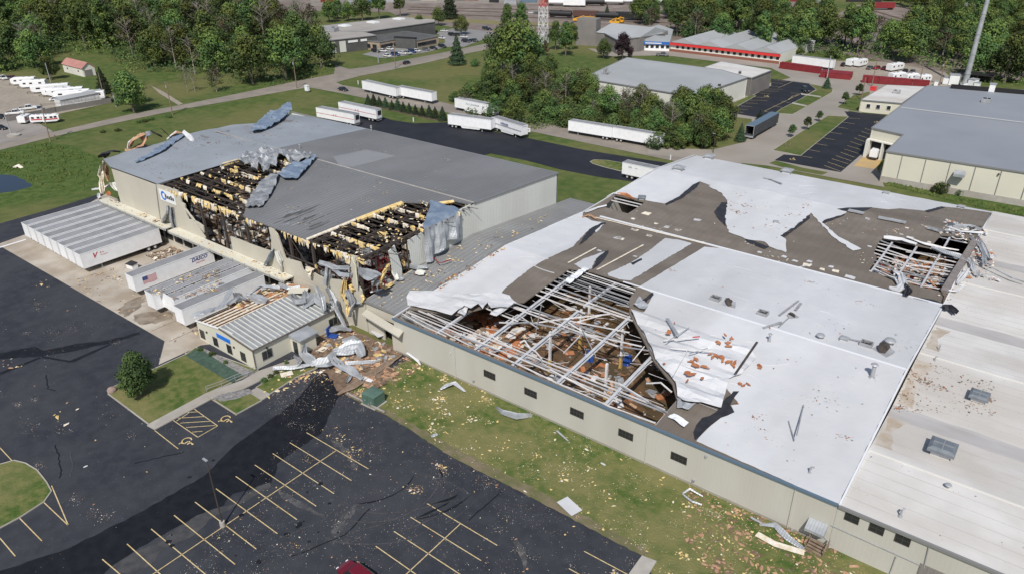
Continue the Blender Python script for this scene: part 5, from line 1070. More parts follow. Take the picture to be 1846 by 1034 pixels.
def make_trailer(skirt=False, roofm='alu'):
    t = empty('semi_trailer')       # nose towards +x, rear door at -x
    mb = MB(); mb.box(-TL/2, TL/2, -TW/2, TW/2, TH0, TH-.06); mb.build('body', M['whiteT'], t)
    mb = MB(); mb.box(-TL/2+.05, TL/2-.05, -TW/2+.06, TW/2-.06, TH-.06, TH)
    for i in range(13): mb.box(-TL/2+.6+i*1.2, -TL/2+.66+i*1.2, -TW/2+.1, TW/2-.1, TH, TH+.02)
    mb.build('roof', M[roofm], t)
    mb = MB()
    for s in (-1, 1): mb.box(-TL/2-.01, TL/2+.01, s*TW/2-(.02 if s > 0 else .015), s*TW/2+(.015 if s > 0 else .02), TH0-.12, TH0+.1); mb.box(-TL/2-.01, TL/2+.01, s*TW/2-.05, s*TW/2+.03, TH-.12, TH+.02)
    mb.build('side_rail', M['white'], t)
    mb = MB(); mb.box(-TL/2-.05, -TL/2-.005, -TW/2+.08, TW/2-.08, TH0+.1, TH-.16)
    d = mb.build('rear_door', M['white'], t)
    mb = MB()
    for y in (-.9, -.35, .35, .9): mb.box(-TL/2-.1, -TL/2-.06, y-.025, y+.025, TH0+.12, TH-.2)
    mb.box(-TL/2-.09, -TL/2-.052, -.02, .02, TH0+.1, TH-.18); q_ = mb.build('lock_rod', M['steelG']); q_.parent = d
    mb = MB(); mb.box(-TL/2-.08, -TL/2+.1, -TW/2, TW/2, TH-.15, TH-.03); mb.box(-TL/2-.08, -TL/2+.1, -TW/2, TW/2, TH0-.15, TH0+.08); mb.box(-TL/2-.04, -TL/2+.05, -1.1, 1.1, .5, .62); mb.box(-TL/2, -TL/2+.1, -.8, -.7, .5, TH0); mb.box(-TL/2, -TL/2+.1, .7, .8, .5, TH0); mb.build('rear_frame', M['steelG'], t)
    mb = MB(); mb.box(-TL/2+.6, TL/2-.6, -.55, -.45, .9, TH0-.12); mb.box(-TL/2+.6, TL/2-.6, .45, .55, .9, TH0-.12); mb.box(-TL/2+1, -TL/2+4.2, -.9, .9, .75, .9); mb.build('underframe', M['steelK'], t)
    for x in (-TL/2+1.6, -TL/2+2.95):
        for s in (-1, 1):
            mb = MB(); mb.cyl((x, s*.72, .52), (x, s*1.25, .52), .52, .52, 16); wv = mb.build('wheel', M['tyre'], t)
            mb = MB(); mb.cyl((x, s*1.2, .52), (x, s*1.265, .52), .29, .27, 12); q_ = mb.build('rim', M['rim']); q_.parent = wv
    for s in (-1, 1): mb = MB(); mb.box(TL/2-3.6, TL/2-3.4, s*.85-.07, s*.85+.07, .06, TH0-.1); mb.box(TL/2-3.7, TL/2-3.3, s*.85-.15, s*.85+.15, 0, .06); mb.build('landing_leg', M['steelG'], t)
    if skirt:
        for s in (-1, 1): mb = MB(); mb.add([(-TL/2+4.6, s*1.22, TH0-.1), (TL/2-3.8, s*1.22, TH0-.1), (TL/2-4.3, s*1.22, .5), (-TL/2+5.2, s*1.22, .35), (-TL/2+4.6, s*1.18, TH0-.1), (TL/2-3.8, s*1.18, TH0-.1), (TL/2-4.3, s*1.18, .5), (-TL/2+5.2, s*1.18, .35)], [(0,1,2,3),(7,6,5,4),(0,4,5,1),(2,6,7,3),(1,5,6,2),(3,7,4,0)]); mb.build('side_skirt', M['white'], t)
    return t
T0 = make_trailer(); T1 = make_trailer(True); used = {0: 0, 1: 0}
def trailer(x, y, hd, lab, grp, kind=0, sc=1):
    src = (T0, T1)[kind]
    t = src if not used[kind] else copy_tree(src); used[kind] = 1
    t.location = (x, y, 0.11); t.rotation_euler = (0, 0, hd); t.scale = (sc, 1, 1); tag(t, lab, 'trailer', grp); return t
clean = []
ord_ = ['first', 'second', 'third', 'fourth', 'fifth', 'sixth', 'seventh', 'eighth']
pend = []
# eight docked trailers: nose out (towards -y), so heading -90 deg
GD = 'trailers backed against the loading docks'
for i in range(8):
    x = -167.4+i*3.42
    t = trailer(x, 59.0-.05*i, R_(-90), 'white docked trailer with grey roof, %s from the left in the row of eight' % ord_[i], GD)
    if i == 7: t['label'] = 'white docked trailer with a red V logo on its side, nearest the gap'; t.location.x = -143.6; pend.append(('v', t))
# after the gap
DD = [(-126.3, 58.9, 'trailer', 'white docked trailer with a flag and blue lettering on its long side'), (-120.3, 57.5, '', 'tan-dusted trailer with blue flag mark, second after the gap'), (-116.5, 57.6, '', 'debris-strewn trailer between two others, third after the gap'), (-112.9, 57.4, '', 'debris-strewn trailer with lettering on its nose, fourth after the gap'), (-108.9, 56.3, '', 'trailer beside the office under a crumpled grey sheet')]
DP = [(13,790,590),(13,1035,810),(13,1215,815),(13,1290,860),(13,1395,1005)]
for (x0, y0, _, lab), (n, px, py) in zip(DD, DP):
    p = Q(n, px, py, TH0)
    t = trailer(p.x-TW/2+.05, p.y+TL/2, R_(-90), lab, GD); pend.append((lab, t))
for k, t in pend:     # lettering on the +x side (local: side facing +x world = local L/R)
    if k == 'v':
        add_text('V', 1.4, t, 'inkred', (5.3, TW/2+.02, 2.9), 'R', shear=.3, bold=.04); add_text('Kris', .5, t, 'inkred', (3.9, TW/2+.02, 3.15), 'R', shear=.2); add_text('Transport', .36, t, 'inkred', (3.6, TW/2+.02, 2.65), 'R')
    elif 'flag' in k and 'lettering' in k:
        add_text('DASCO', .95, t, 'inkblue', (-5.0, TW/2+.02, 2.85), 'R', shear=.25, bold=.03); add_text('DELIVERS', .45, t, 'inkred', (-5.0, TW/2+.02, 2.15), 'R', shear=.2)
        mb = MB(); mb.box(-6.9, -3.0, TW/2+.01, TW/2+.02, 3.32, 3.42); mb.build('logo_bar', M['inkblue'], t)
    if 'flag' in k:
        for j in range(13):
            mb = MB(); z0 = 3.3-j*.105; n_ = 8
            for q in range(n_):
                xa, xb = 6.3-2.6*q/n_, 6.3-2.6*(q+1)/n_; wa, wb = .07*math.sin(q*.9), .07*math.sin((q+1)*.9)
                if j < 7 and q < 3: continue
                mb.add([(xa, TW/2+.018, z0+wa), (xb, TW/2+.018, z0+wb), (xb, TW/2+.018, z0+wb-.105), (xa, TW/2+.018, z0+wa-.105)], [(0,1,2,3)])
            mb.build('flag_stripe', M['inkred' if j % 2 == 0 else 'white'], t)
        mb = MB(); mb.box(5.32, 6.3, TW/2+.012, TW/2+.02, 2.58, 3.34); cn = mb.build('flag_canton', M['inkblue'], t)
        mb = MB()
        for a_ in range(5):
            for b_2 in range(4): xx, zz = 5.45+a_*.18, 2.68+b_2*.18; mb.add([(xx-.03, TW/2+.026, zz), (xx, TW/2+.026, zz-.03), (xx+.03, TW/2+.026, zz), (xx, TW/2+.026, zz+.03)], [(3,2,1,0)])
        q_ = mb.build('stars', M['white']); q_.parent = cn
    elif 'nose' in k: add_text('DASCO', .6, t, 'inkblue', (4.8, TW/2+.02, 3.4), 'R', shear=.25, bold=.02)
# trailers in the rear drive and the street
def tr_between(n, a, b, lab, kind=0, grp='trailers standing behind the warehouse', z=TH0, flip=False, rear_at_a=True, off=1):
    p, q_ = Q(n, *a, z), Q(n, *b, z); d = (q_-p); L = d.length; d.normalize(); c = p.lerp(q_, .5)+Vector((-d.y, d.x, 0))*TW/2*off
    hd = math.atan2(d.y, d.x)+(0 if rear_at_a else math.pi)
    t = trailer(c.x, c.y, hd, lab, grp, kind, L/TL); return t
RG = 'trailers standing behind the warehouse'
tb = [((95,318),(400,378),'a',0,0),((275,272),(578,340),'b',0,0),((465,92),(738,155),'c',0,0),((744,140),(1030,195),'d',1,0),((1215,240),(1532,305),'e',0,1),((1160,378),(1510,425),'f',1,1),((1515,398),(1755,475),'g',1,1)]
labs = {'a':'white trailer with red stripes just behind the roof edge','b':'white trailer with red stripes parked at the end of the rear drive','c':'plain white trailer in the street, left one of the farthest pair','d':'plain white trailer in the street, right one of the farthest pair','e':'white trailer with small black lettering standing by the grove','f':'blank white trailer with side skirt on the rear drive','g':'angled white trailer with grey stripe and dark lettering on the rear drive'}
for a, b, k, ra, kind in tb:
    t = tr_between(14, a, b, labs[k], kind, RG, rear_at_a=bool(ra)); s_ = 'L' if ra else 'R'; yy = -TW/2-.02 if ra else TW/2+.02
    if k in 'ab':
        mb = MB(); mb.box(-7.8, 7.8, min(yy, yy*.99), max(yy, yy*.99), 2.35, 2.5); mb.build('stripe', M['inkred'], t); add_text('X X' if k == 'b' else 'X X', 1.0, t, 'inkred', (0, yy*1.01, 2.6), s_)
        mb = MB(); mb.box(-TL/2-.14, -TL/2-.11, -.9, .6, 2.2, 3.6); mb.build('open_door_panel', M['dark'], t)
    if k == 'e': add_text('ALL\'S TRANSFER', .75, t, 'ink', (.5, yy, 2.9), s_); add_text('W', .8, t, 'ink', (-3.8, yy, 2.8), s_, bold=.03)
    if k == 'g':
        mb = MB(); mb.box(-7.8, 7.8, yy-.005, yy+.005, 2.15, 2.5); mb.build('stripe', M['steelG'], t); add_text('WERNER', 1.05, t, 'inkblue', (-1.0, yy*1.01, 2.9), s_, bold=.03); add_text('WERNER', .45, t, 'inkblue', (TL/2+.02, 0, 3.6), 'F')
t = tr_between(23, (985,375), (1328,432), 'long plain white trailer in the street, left of the pair by the bushes', 0, RG, rear_at_a=False)
t = tr_between(23, (1335,430), (1715,498), 'long plain white trailer in the street, right of the pair by the bushes', 0, RG, rear_at_a=True)
p0 = Q(23, 1412, 718, TH0); t = trailer(p0.x+7.8, p0.y+1.3, 0, 'white trailer with small lettering half hidden behind the white plant roof', RG, 0); add_text('NFI', .7, t, 'ink', (-5.6, -TW/2-.02, 3.1), 'L'); add_text('LINES', .35, t, 'ink', (-3.9, -TW/2-.02, 3.1), 'L')
# dark open trailer in the right street
a, b = Q(3, 445, 718), Q(3, 572, 645); d = (b-a).normalized(); c = a.lerp(b, .5)+Vector((-d.y, d.x, 0))*1.3
t = empty('open_trailer', c, math.atan2(d.y, d.x), 'dark grey open-ended trailer standing in the right street', 'trailer')
L = (b-a).length; mb = MB(); mb.box(-L/2, L/2, -1.3, -1.22, 1, 4); mb.box(-L/2, L/2, 1.22, 1.3, 1, 4); mb.box(-L/2, L/2, -1.22, 1.22, 1, 1.1); mb.box(L/2-.08, L/2, -1.22, 1.22, 1.1, 4); mb.build('body', mat('dark_tarp', (.04, .045, .05), (.06, .065, .07), 1, wave=('X', .8, .6)), t)
mb = MB(); mb.box(-L/2, L/2, -1.3, 1.3, 4.01, 4.08); mb.build('roof', M['blue_trim'], t)
mb = MB(); mb.box(-L/2-.08, -L/2, -1.35, -1.2, .6, 4.1); mb.box(-L/2-.08, -L/2, 1.2, 1.35, .6, 4.1); mb.box(-L/2-.08, -L/2, -1.2, 1.2, 3.95, 4.1); mb.box(-L/2-.08, -L/2, -1.2, 1.2, .6, 1.1); mb.build('rear_frame', M['steelG'], t)
for x in (-L/2+1.2, -L/2+2.5):
    for s in (-1, 1): mb = MB(); mb.cyl((x, s*.7, .5), (x, s*1.25, .5), .5, .5, 14); mb.build('wheel', M['tyre'], t)
for s in (-.8, .8): mb = MB(); mb.box(L/2-3.2, L/2-3, s-.08, s+.08, 0, 1); mb.build('landing_leg', M['steelG'], t)
# ================= CARS, RVS =================
PC = {}
def paint(nm, c):
    if nm not in PC: PC[nm] = mat(nm+'_car_paint', c, r=.3, spec=.6); PC[nm].node_tree.nodes['Principled BSDF'].inputs['Coat Weight'].default_value = .5
    return PC[nm]
CC = {'black': (.012,.013,.016), 'white': (.7,.7,.69), 'grey': (.12,.125,.13), 'silver': (.38,.39,.4), 'red': (.30,.012,.02), 'blue': (.02,.05,.16), 'tan': (.32,.28,.21), 'dark red': (.13,.006,.014)}
def loft(secs):     # secs: list of (x, [(y, z)...]) half profile from bottom centre to top centre; mirrored
    mb = MB(); rings = []
    for x, pr in secs: rings.append([(x, y, z) for y, z in pr]+[(x, -y, z) for y, z in reversed(pr)])
    n = len(rings[0]); vs = [v for r in rings for v in r]
    fs = [(i*n+k, i*n+(k+1) % n, (i+1)*n+(k+1) % n, (i+1)*n+k) for i in range(len(rings)-1) for k in range(n)]
    fs += [tuple(reversed(range(n))), tuple(range((len(rings)-1)*n, len(rings)*n))]
    return mb.add(vs, fs)
def make_car(kind, colr):
    t = empty({'car':'parked_car','suv':'parked_suv','pickup':'pickup_truck'}[kind]); pm = paint(colr, CC[colr]); L, W = (4.6, .9) if kind == 'car' else ((4.8, .95) if kind == 'suv' else (5.6, .97))
    h = {'car': .78, 'suv': .95, 'pickup': 1.0}[kind]; H = {'car': 1.42, 'suv': 1.75, 'pickup': 1.8}[kind]; b = .28
    def pr(w, z0, z1): return [(w*.9, z0), (w, z0+.15), (w, z1-.15), (w*.93, z1)]
    if kind == 'pickup': S = [(-L/2, pr(W*.93, b+.1, h)), (-L/2+.1, pr(W, b, h)), (.2, pr(W, b, h)), (1.4, pr(W, b, h+.02)), (L/2-.3, pr(W, b, h-.05)), (L/2, pr(W*.85, b+.1, h-.2))]
    else: S = [(-L/2, pr(W*.85, b+.12, h-.1)), (-L/2+.2, pr(W*.98, b, h)), (-.6, pr(W, b, h+.02)), (.9, pr(W, b, h)), (L/2-.5, pr(W*.96, b, h-.12)), (L/2, pr(W*.8, b+.1, h-.3))]
    loft(S).build('body', pm, t, smooth=False)
    x0, x1, x2, x3 = {'car': (-1.75, -1.0, .35, 1.15), 'suv': (-2.25, -1.95, .4, 1.2), 'pickup': (-.75, -.55, .9, 1.6)}[kind]
    mb = MB(); w0, w1 = W*.9, W*.72; vs = []
    for x, w_, z in ((x0, w0, h-.02), (x1, w1, H-.06), (x2, w1, H-.06), (x3, w0, h-.02)): vs += [(x, -w_, z), (x, w_, z)]
    mb.add(vs, [(0,1,3,2),(4,5,7,6),(0,2,4,6),(1,7,5,3),(2,3,5,4)]); mb.build('windows', M['glass'], t)
    mb = MB(); mb.add([(x1, -w1, H-.06), (x2, -w1, H-.06), (x2, w1, H-.06), (x1, w1, H-.06), (x1+.1, -w1*.9, H), (x2-.1, -w1*.9, H), (x2-.1, w1*.9, H), (x1+.1, w1*.9, H)], [(4,5,6,7),(0,1,5,4),(1,2,6,5),(2,3,7,6),(3,0,4,7)])
    for s in (-1, 1): mb.beam((x1, s*w1, H-.05), (x0, s*w0, h), .07, .07); mb.beam((x2, s*w1, H-.05), (x3, s*w0, h), .06, .06); mb.beam(((x1+x2)/2-.1, s*w1*1.01, H-.06), ((x1+x2)/2-.15, s*w0*1.01, h), .08, .05)
    mb.build('roof', pm, t)
    if kind == 'pickup': mb = MB(); mb.box(-L/2+.15, -.85, -W+.15, W-.15, h, h+.015); mb.build('bed', M['dark'], t)
    for x in (-L*.31, L*.31):
        for s in (-1, 1):
            mb = MB(); mb.cyl((x, s*(W-.2), .33), (x, s*(W+.02), .33), .33, .33, 14); wv = mb.build('wheel', M['tyre'], t); mb = MB(); mb.cyl((x, s*(W), .33), (x, s*(W+.035), .33), .2, .18, 10); q_ = mb.build('rim', M['rim']); q_.parent = wv
    for s in (-.62, .62):
        mb = MB(); mb.box(L/2-.12, L/2+.0, s-.14, s+.14, h-.36, h-.24); mb.build('headlight', M['white'], t); mb = MB(); mb.box(-L/2-.02, -L/2+.15, s-.13, s+.13, h-.3, h-.15); mb.build('tail_light', M['inkred'], t)
    return t
cars = {}
def car(n, x, y, hd, kind, colr, lab, grp=None):
    p = Q(n, x, y, .3); k = (kind, colr)
    if k in cars: t = copy_tree(cars[k])
    else: t = make_car(kind, colr); cars[k] = t
    t.location = (p.x, p.y, .1); t.rotation_euler = (0, 0, R_(hd)); tag(t, lab, 'car' if kind != 'pickup' else 'pickup', grp)
car(26, 775, 575, 178, 'suv', 'dark red', 'dark red car with a grey roof bar in the lot at the bottom edge')
car(14, 308, 102, 0, 'car', 'black', 'black car driving at the street corner behind the lawn')
car(17, 885, 660, 100, 'car', 'black', 'small black car driving on the road in front of the office lot')
car(3, 713, 466, -55, 'suv', 'black', 'black van parked alone at the edge of the lot by the lawn strip')
CG = 'cars parked at the low brick office'
for i, (x, y, k, c) in enumerate([(562,540,'suv','black'),(635,535,'car','white'),(708,515,'car','white'),(680,588,'car','white'),(768,575,'suv','blue'),(845,560,'car','white'),(885,560,'pickup','silver'),(940,545,'suv','blue'),(985,535,'car','white'),(1078,520,'car','grey'),(1160,507,'car','black'),(1255,490,'suv','black'),(1245,402,'car','white'),(1275,328,'car','white'),(1355,370,'suv','black'),(1405,368,'car','black'),(1480,390,'car','white'),(1500,437,'suv','black'),(1560,430,'car','black'),(1590,425,'car','grey'),(1710,305,'suv','black')]):
    w_ = ['front row','front row','front row','row along the lawn','row along the lawn','row along the lawn','row along the lawn','row along the lawn','row along the lawn','row along the lawn','row along the lawn','row along the lawn','back lot','back lot','back lot','back lot','back lot','side row by the spruce','side row by the spruce','side row by the spruce','far end of the lot'][i]
    car(17, x, y, [5,10,0,-5][i % 4], k, c, '%s %s, %s at the brick office, %s from left' % (c, {'car':'car','suv':'large car','pickup':'pickup'}[k], w_, (ord_*3)[i if i < 3 else (i-3 if i < 12 else (i-12 if i < 17 else (i-17 if i < 20 else 0)))]) if i < 20 else 'lone black car at the far end of the brick office lot', CG)
YG = 'vehicles parked in the yard behind the red containers'
for i, (x, y, hd, k, c, lab) in enumerate([(205,92,90,'car','black','black car beside the white campers at the tree line'),(445,120,80,'car','grey','grey car right of the white camper at the tree line'),(510,120,80,'car','red','bright red car at the tree line'),(580,125,80,'car','dark red','dark red car right of the bright red one'),(765,150,90,'car','black','black car right of the motorhome'),(830,155,90,'car','grey','grey car right of the motorhome, last in the row')]):
    car(22, x, y, hd, k, c, lab, YG)
car(18, 1525, 488, 20, 'pickup', 'grey', 'grey pickup parked in front of the blue fascia shop')
for i, (x, y, hd, k, c, lab) in enumerate([(35,155,0,'pickup','white','white pickup at the far left edge of the gravel yard'),(100,150,0,'car','grey','grey car next to the white pickup in the gravel yard'),(165,150,0,'car','dark red','dark red car behind the first campers'),(700,415,70,'car','white','white car between the last campers and the white shed'),(190,590,60,'pickup','white','white pickup behind the orange-striped trailers'),(20,640,30,'car','black','black car at the left edge near the sign'),(5,775,30,'car','black','dark car at the very left edge of the concrete yard'),(350,530,70,'pickup','white','white flatbed truck cab in the gravel yard'),(500,540,-20,'pickup','silver','silver pickup right of the flatbed truck')]):
    car(16, x, y, hd, k, c, lab, 'vehicles in the gravel yard')
car(18, 5, 262, 0, 'car', 'black', 'black car at the back of the office lot beside the trees')
for i, (x, y) in enumerate([(385,118),(425,120)]): car(18, x, y, 20, 'car', 'grey' if i else 'white', ('white car left of the tracks behind the mast', 'grey car beside the tracks behind the mast')[i])
# campers
def make_camper(stripe=None, L=8., H=3.0):
    t = empty('travel_trailer'); W = 1.22
    loft([(-L/2, [(W*.95, .6), (W, .8), (W, H-.25), (W*.85, H-.05)]), (-L/2+.2, [(W*.98, .5), (W, .7), (W, H-.15), (W*.88, H)]), (L/2-.9, [(W*.98, .5), (W, .7), (W, H-.15), (W*.88, H)]), (L/2, [(W*.95, .9), (W, 1.1), (W, H-.6), (W*.85, H-.4)])]).build('body', M['white'], t)
    for s in (-1, 1):
        for x in (-L*.3, L*.05, L*.3): mb = MB(); mb.box(x-.45, x+.45, s*W-.01, s*W+.02, 1.6, 2.2); mb.build('window', M['glass'], t)
    mb = MB(); mb.box(-.4, .4, -.3, .3, H, H+.25); mb.box(-L*.3, -L*.3+.5, -.25, .25, H, H+.12); mb.build('roof_unit', M['steelG'], t)
    for x in (-.6, .3):
        for s in (-1, 1): mb = MB(); mb.cyl((x, s*.95, .35), (x, s*1.2, .35), .35, .35, 12); mb.build('wheel', M['tyre'], t)
    mb = MB(); mb.beam((L/2, -.5, .6), (L/2+1.2, 0, .55), .1); mb.beam((L/2, .5, .6), (L/2+1.2, 0, .55), .1); mb.box(L/2+1.0, L/2+1.1, -.05, .05, 0, .6); mb.build('tow_bar', M['steelK'], t)
    if stripe:
        for s in (-1, 1): mb = MB(); mb.box(-L*.42, L*.42, s*W-.012, s*W+.012, 1.1, 1.5); mb.build('stripe', M[stripe], t)
    return t
C0 = make_camper(); cu_ = [0]; GC = 'white campers stored in the gravel yard'
def camper(n, x, y, hd, lab, grp, sc=1, src=None):
    s = src or C0
    if src is None and not cu_[0]: t = C0; cu_[0] = 1
    elif src is not None and not src.get('u'): t = src; src['u'] = 1
    else: t = copy_tree(s)
    if 'u' in t: pass
    p = Q(n, x, y, 1.0); t.location = (p.x, p.y, .1); t.rotation_euler = (0, 0, R_(hd)); t.scale = (sc, 1, 1); tag(t, lab, 'camper', grp); return t
for i, (x, y, hd, sc) in enumerate([(300,200,228,1.1),(420,235,230,1.15),(630,290,235,1.6),(710,330,235,1.2),(820,335,235,1.5),(900,365,235,1.5)]):
    camper(16, x, y, hd, '%s white camper from the left in the gravel yard row' % ord_[i], GC, sc)
camper(16, 1010, 380, 235, 'white camper right behind the long white shed', GC, 1.2)
camper(16, 1160, 380, 235, 'grey-white camper at the right end of the yard row', GC, 1)
C1 = make_camper('inkred', 5, 2.6); C1['u'] = 0
for i, (x, y, hd) in enumerate([(315,665,130),(490,665,50),(640,660,60)]): camper(16, x, y, hd, ('small white box trailer with red stripe, left of the three', 'small white box trailer with red stripe, middle of the three', 'small white box trailer with red stripe, right of the three')[i], 'red-striped box trailers at the yard fence', .95, C1)
for o_ in list(bpy.data.objects):
    if 'u' in o_: del o_['u']
for i, (x, y, hd, lab, sc) in enumerate([(282,75,75,'white camper at the tree line, left of the two',.8),(360,80,75,'white camper at the tree line, right of the two',.85),(672,118,68,'white motorhome with dark windows at the tree line',1.05),(690,205,60,'white camper behind the red container, left of three',.9),(812,215,60,'white camper behind the red container, middle of three',.8),(925,228,60,'white camper behind the red container, right of three',.8)]):
    camper(22, x, y, hd, lab, 'white campers behind the red containers', sc)
# ================= FAR BUILDINGS =================
def XYon(n, x, y, z=0): return tuple(Q(n, x, y, z)[:2])
def flatbuild(name, n, pts, z, mroof, mwall, lab, cat='building', trim='grey_trim', zf=None, over=.15, cuts=()):
    """pts: roof outline at height z"""
    w = [Vector(XYon(n, x, y, z)) for x, y in pts] if n is not None else [Vector(p) for p in pts]
    c = sum(w, Vector((0, 0)))/len(w); t = empty(name, (c.x, c.y, 0), 0, lab, cat)
    zf = zf or (lambda x, y: z)
    ar = sum(w[i].x*w[(i+1) % len(w)].y-w[(i+1) % len(w)].x*w[i].y for i in range(len(w)))
    if ar < 0: w = w[::-1]
    o = sheet('roof', w, zf, 0, .3, M[mroof], cuts=cuts); under(o, t)
    for i in range(len(w)):
        a, b = w[i], w[(i+1) % len(w)]; d = (b-a).normalized(); nn = Vector((d.y, -d.x))*-over; a2, b2 = a+nn, b+nn
        mb = MB(); mb.add([(a2.x, a2.y, 0), (b2.x, b2.y, 0), (b2.x, b2.y, zf(*b)-.1), (a2.x, a2.y, zf(*a)-.1)], [(0, 1, 2, 3)]); 
        q_ = MB(); q_.beam((a2.x, a2.y, (zf(*a)-.1)/2), (b2.x, b2.y, (zf(*b)-.1)/2), .2, zf(*a)-.15)
        o = mb.build('wall', M[mwall]); md = o.modifiers.new('t', 'SOLIDIFY'); md.thickness = .2; under(o, t)
        mb = MB(); mb.beam((a.x, a.y, zf(*a)-.08), (b.x, b.y, zf(*b)-.08), .25, .35); under(mb.build('roof_trim', M[trim]), t)
    return t, w
def facebox(t, p, q_, z0, z1, th, m, name, sub=None):     # a thin box on a wall between 2 xy points, proud by th to the right of p->q
    p, q_ = Vector(p), Vector(q_); d = (q_-p).normalized(); n_ = Vector((d.y, -d.x)); mb = MB(); c = (p+q_)/2+n_*th/2; L = (q_-p).length/2
    a, b = c-d*L, c+d*L; mb.beam((a.x, a.y, (z0+z1)/2), (b.x, b.y, (z0+z1)/2), th, z1-z0); o = mb.build(name, M[m]); under(o, t); return o
# right warehouse
zw = lambda x, y: 7.6+(min(y, 235)-198)*.035 if y < 235 else 8.9-(y-235)*.02
t, w_ = flatbuild('grey_roof_warehouse', 3, [(1340,440),(1055,655),(1218,690),(1130,775),(1846,884),(2100,920),(2100,500),(1846,462)], 7.8, 'roofFar', 'wallY', 'large grey-roofed warehouse with cream panel wall behind the plant on the right', 'warehouse', zf=lambda x, y: 7.8)
a, b = XYon(3, 1205, 552, 7.9), XYon(3, 1846, 628, 7.9); mb = MB(); mb.beam((a[0], a[1], 7.95), (b[0]+20, b[1]+(b[1]-a[1])*.2, 7.95), .7, .12); under(mb.build('ridge_cap', mat('pale_cap', (.4, .41, .42))), t)
pA, pB = Vector(XYon(3, 1130, 775, 7.8)), Vector(XYon(3, 1846, 884, 7.8)); dd = (pB-pA).normalized()
for i in range(1, 14):
    p = pA+dd*(i*5.2-1.5); facebox(t, p, p+dd*.12, .3, 7.4, .05, 'grey_trim', 'panel_joint')
facebox(t, pA, pA+dd*70, 0, 1.5, .09, 'conc2', 'plinth'); p = pA+dd*22
facebox(t, p+dd*2, p+dd*2.3, 6.3, 6.7, .3, 'steelK', 'wall_lamp')
p = QY(3, 1510, 885, pA.y+1)
t2 = empty('wall_vent_hood', (p.x, p.y-.9, p.z-.6), 0, 'white hooded vent on the cream wall of the far right warehouse', 'vent hood'); mb = MB(); mb.add([(-1.1,0,0),(1.1,0,0),(1.1,-1.3,.1),(-1.1,-1.3,.1),(-1.1,0,1.3),(1.1,0,1.3),(1.1,-1.3,.7),(-1.1,-1.3,.7)], [(4,5,6,7),(1,2,6,5),(2,3,7,6),(3,0,4,7)]); o = mb.build('hood', M['galv'], t2); md = o.modifiers.new('t', 'SOLIDIFY'); md.thickness = .05
mb = MB(); mb.box(-1, 1, -.2, -.1, .1, .6); mb.build('opening', M['dark'], t2)
# dock recess
a, b = Vector(XYon(3, 1055, 655, 7.8)), Vector(XYon(3, 1218, 690, 7.8)); d = (b-a).normalized(); L = (b-a).length
facebox(t, a+d*(L*.12), a+d*(L*.48), .3, 4.6, .12, 'dark', 'dock_door'); facebox(t, a+d*(L*.55), a+d*(L*.95), .3, 4.6, .12, 'dark', 'dock_door'); facebox(t, a, a+d*L, 4.7, 5.0, 1.2, 'wallW', 'dock_canopy')
facebox(t, a-d*.1, a+d*.8, 0, 4.7, 1.4, 'wallW', 'dock_pier'); facebox(t, a+d*(L*.48), a+d*(L*.53), 0, 4.7, 1.2, 'wallW', 'dock_pier')
p = a+d*(L*.3); mb = MB(); mb.box(-1.0, 1.0, -1.2, 2, .9, 2.7); t3 = empty('dock_truck', (p.x, p.y-1.6, 0), 0, 'white box truck rear standing in the far right dock', 'truck'); mb.build('box', M['white'], t3)
for s in (-.75, .75): mb = MB(); mb.cyl((s-.15,-.3,.45),(s+.15,-.3,.45),.45,.45,12); mb.build('wheel', M['tyre'], t3)
mb = MB(); mb.box(-1.0,1.0,-1.3,-1.2,.5,.9); mb.build('bumper', M['steelK'], t3)
for k, (x, y, lab) in enumerate([(1640,525,'dark roof unit on the grey roof of the far right warehouse')]):
    p = Q(3, x, y, 7.85); t4 = empty('roof_unit', p, 0, lab, 'roof unit'); mb = MB(); mb.box(-1.2,1.2,-1,1,0,1.1); mb.build('box', M['steelG'], t4); mb = MB(); mb.cyl((-.5,0,1.1),(-.5,0,1.3),.5,.5,12); mb.cyl((.6,0,1.1),(.6,0,1.3),.4,.4,12); mb.build('fan', M['dark'], t4)
p = Q(3, 1668, 470, 7.85); t4 = empty('roof_stack', p, 0, 'white box stack at the back of the grey warehouse roof', 'stack'); mb = MB(); mb.box(-.8,.8,-.8,.8,0,2.4); mb.build('box', M['white'], t4); mb = MB(); mb.box(-1,1,-1,1,2.4,2.6); mb.build('cap', M['steelG'], t4)
a, b = XYon(3, 1455, 455, 7.9), XYon(3, 2000, 500, 7.9)
mb = MB(); mb.beam((a[0], a[1]+1, 8.5), (b[0], b[1]+1, 8.5), .5, 1.3); under(mb.build('parapet', M['dark']), t)
# wooden steps / rail at its corner
p = Q(3, 1120, 900, 0); t4 = empty('dock_stairs', (p.x-.5, p.y, 0), 0, 'grey dock stairs at the corner of the cream panel wall', 'stairs'); mb = MB()
for i in range(6): mb.box(-.6,.6,-2+i*.35,-1.7+i*.35,.2*i,.2*i+.2)
mb.build('steps', M['conc2'], t4)
for s in (-.65,.65): mb = MB(); mb.beam((s,-2,1),(s,0,2.2),.06); mb.beam((s,-2,0),(s,-2,1),.06); mb.beam((s,0,1),(s,0,2.2),.06); mb.build('railing', M['steelG'], t4)
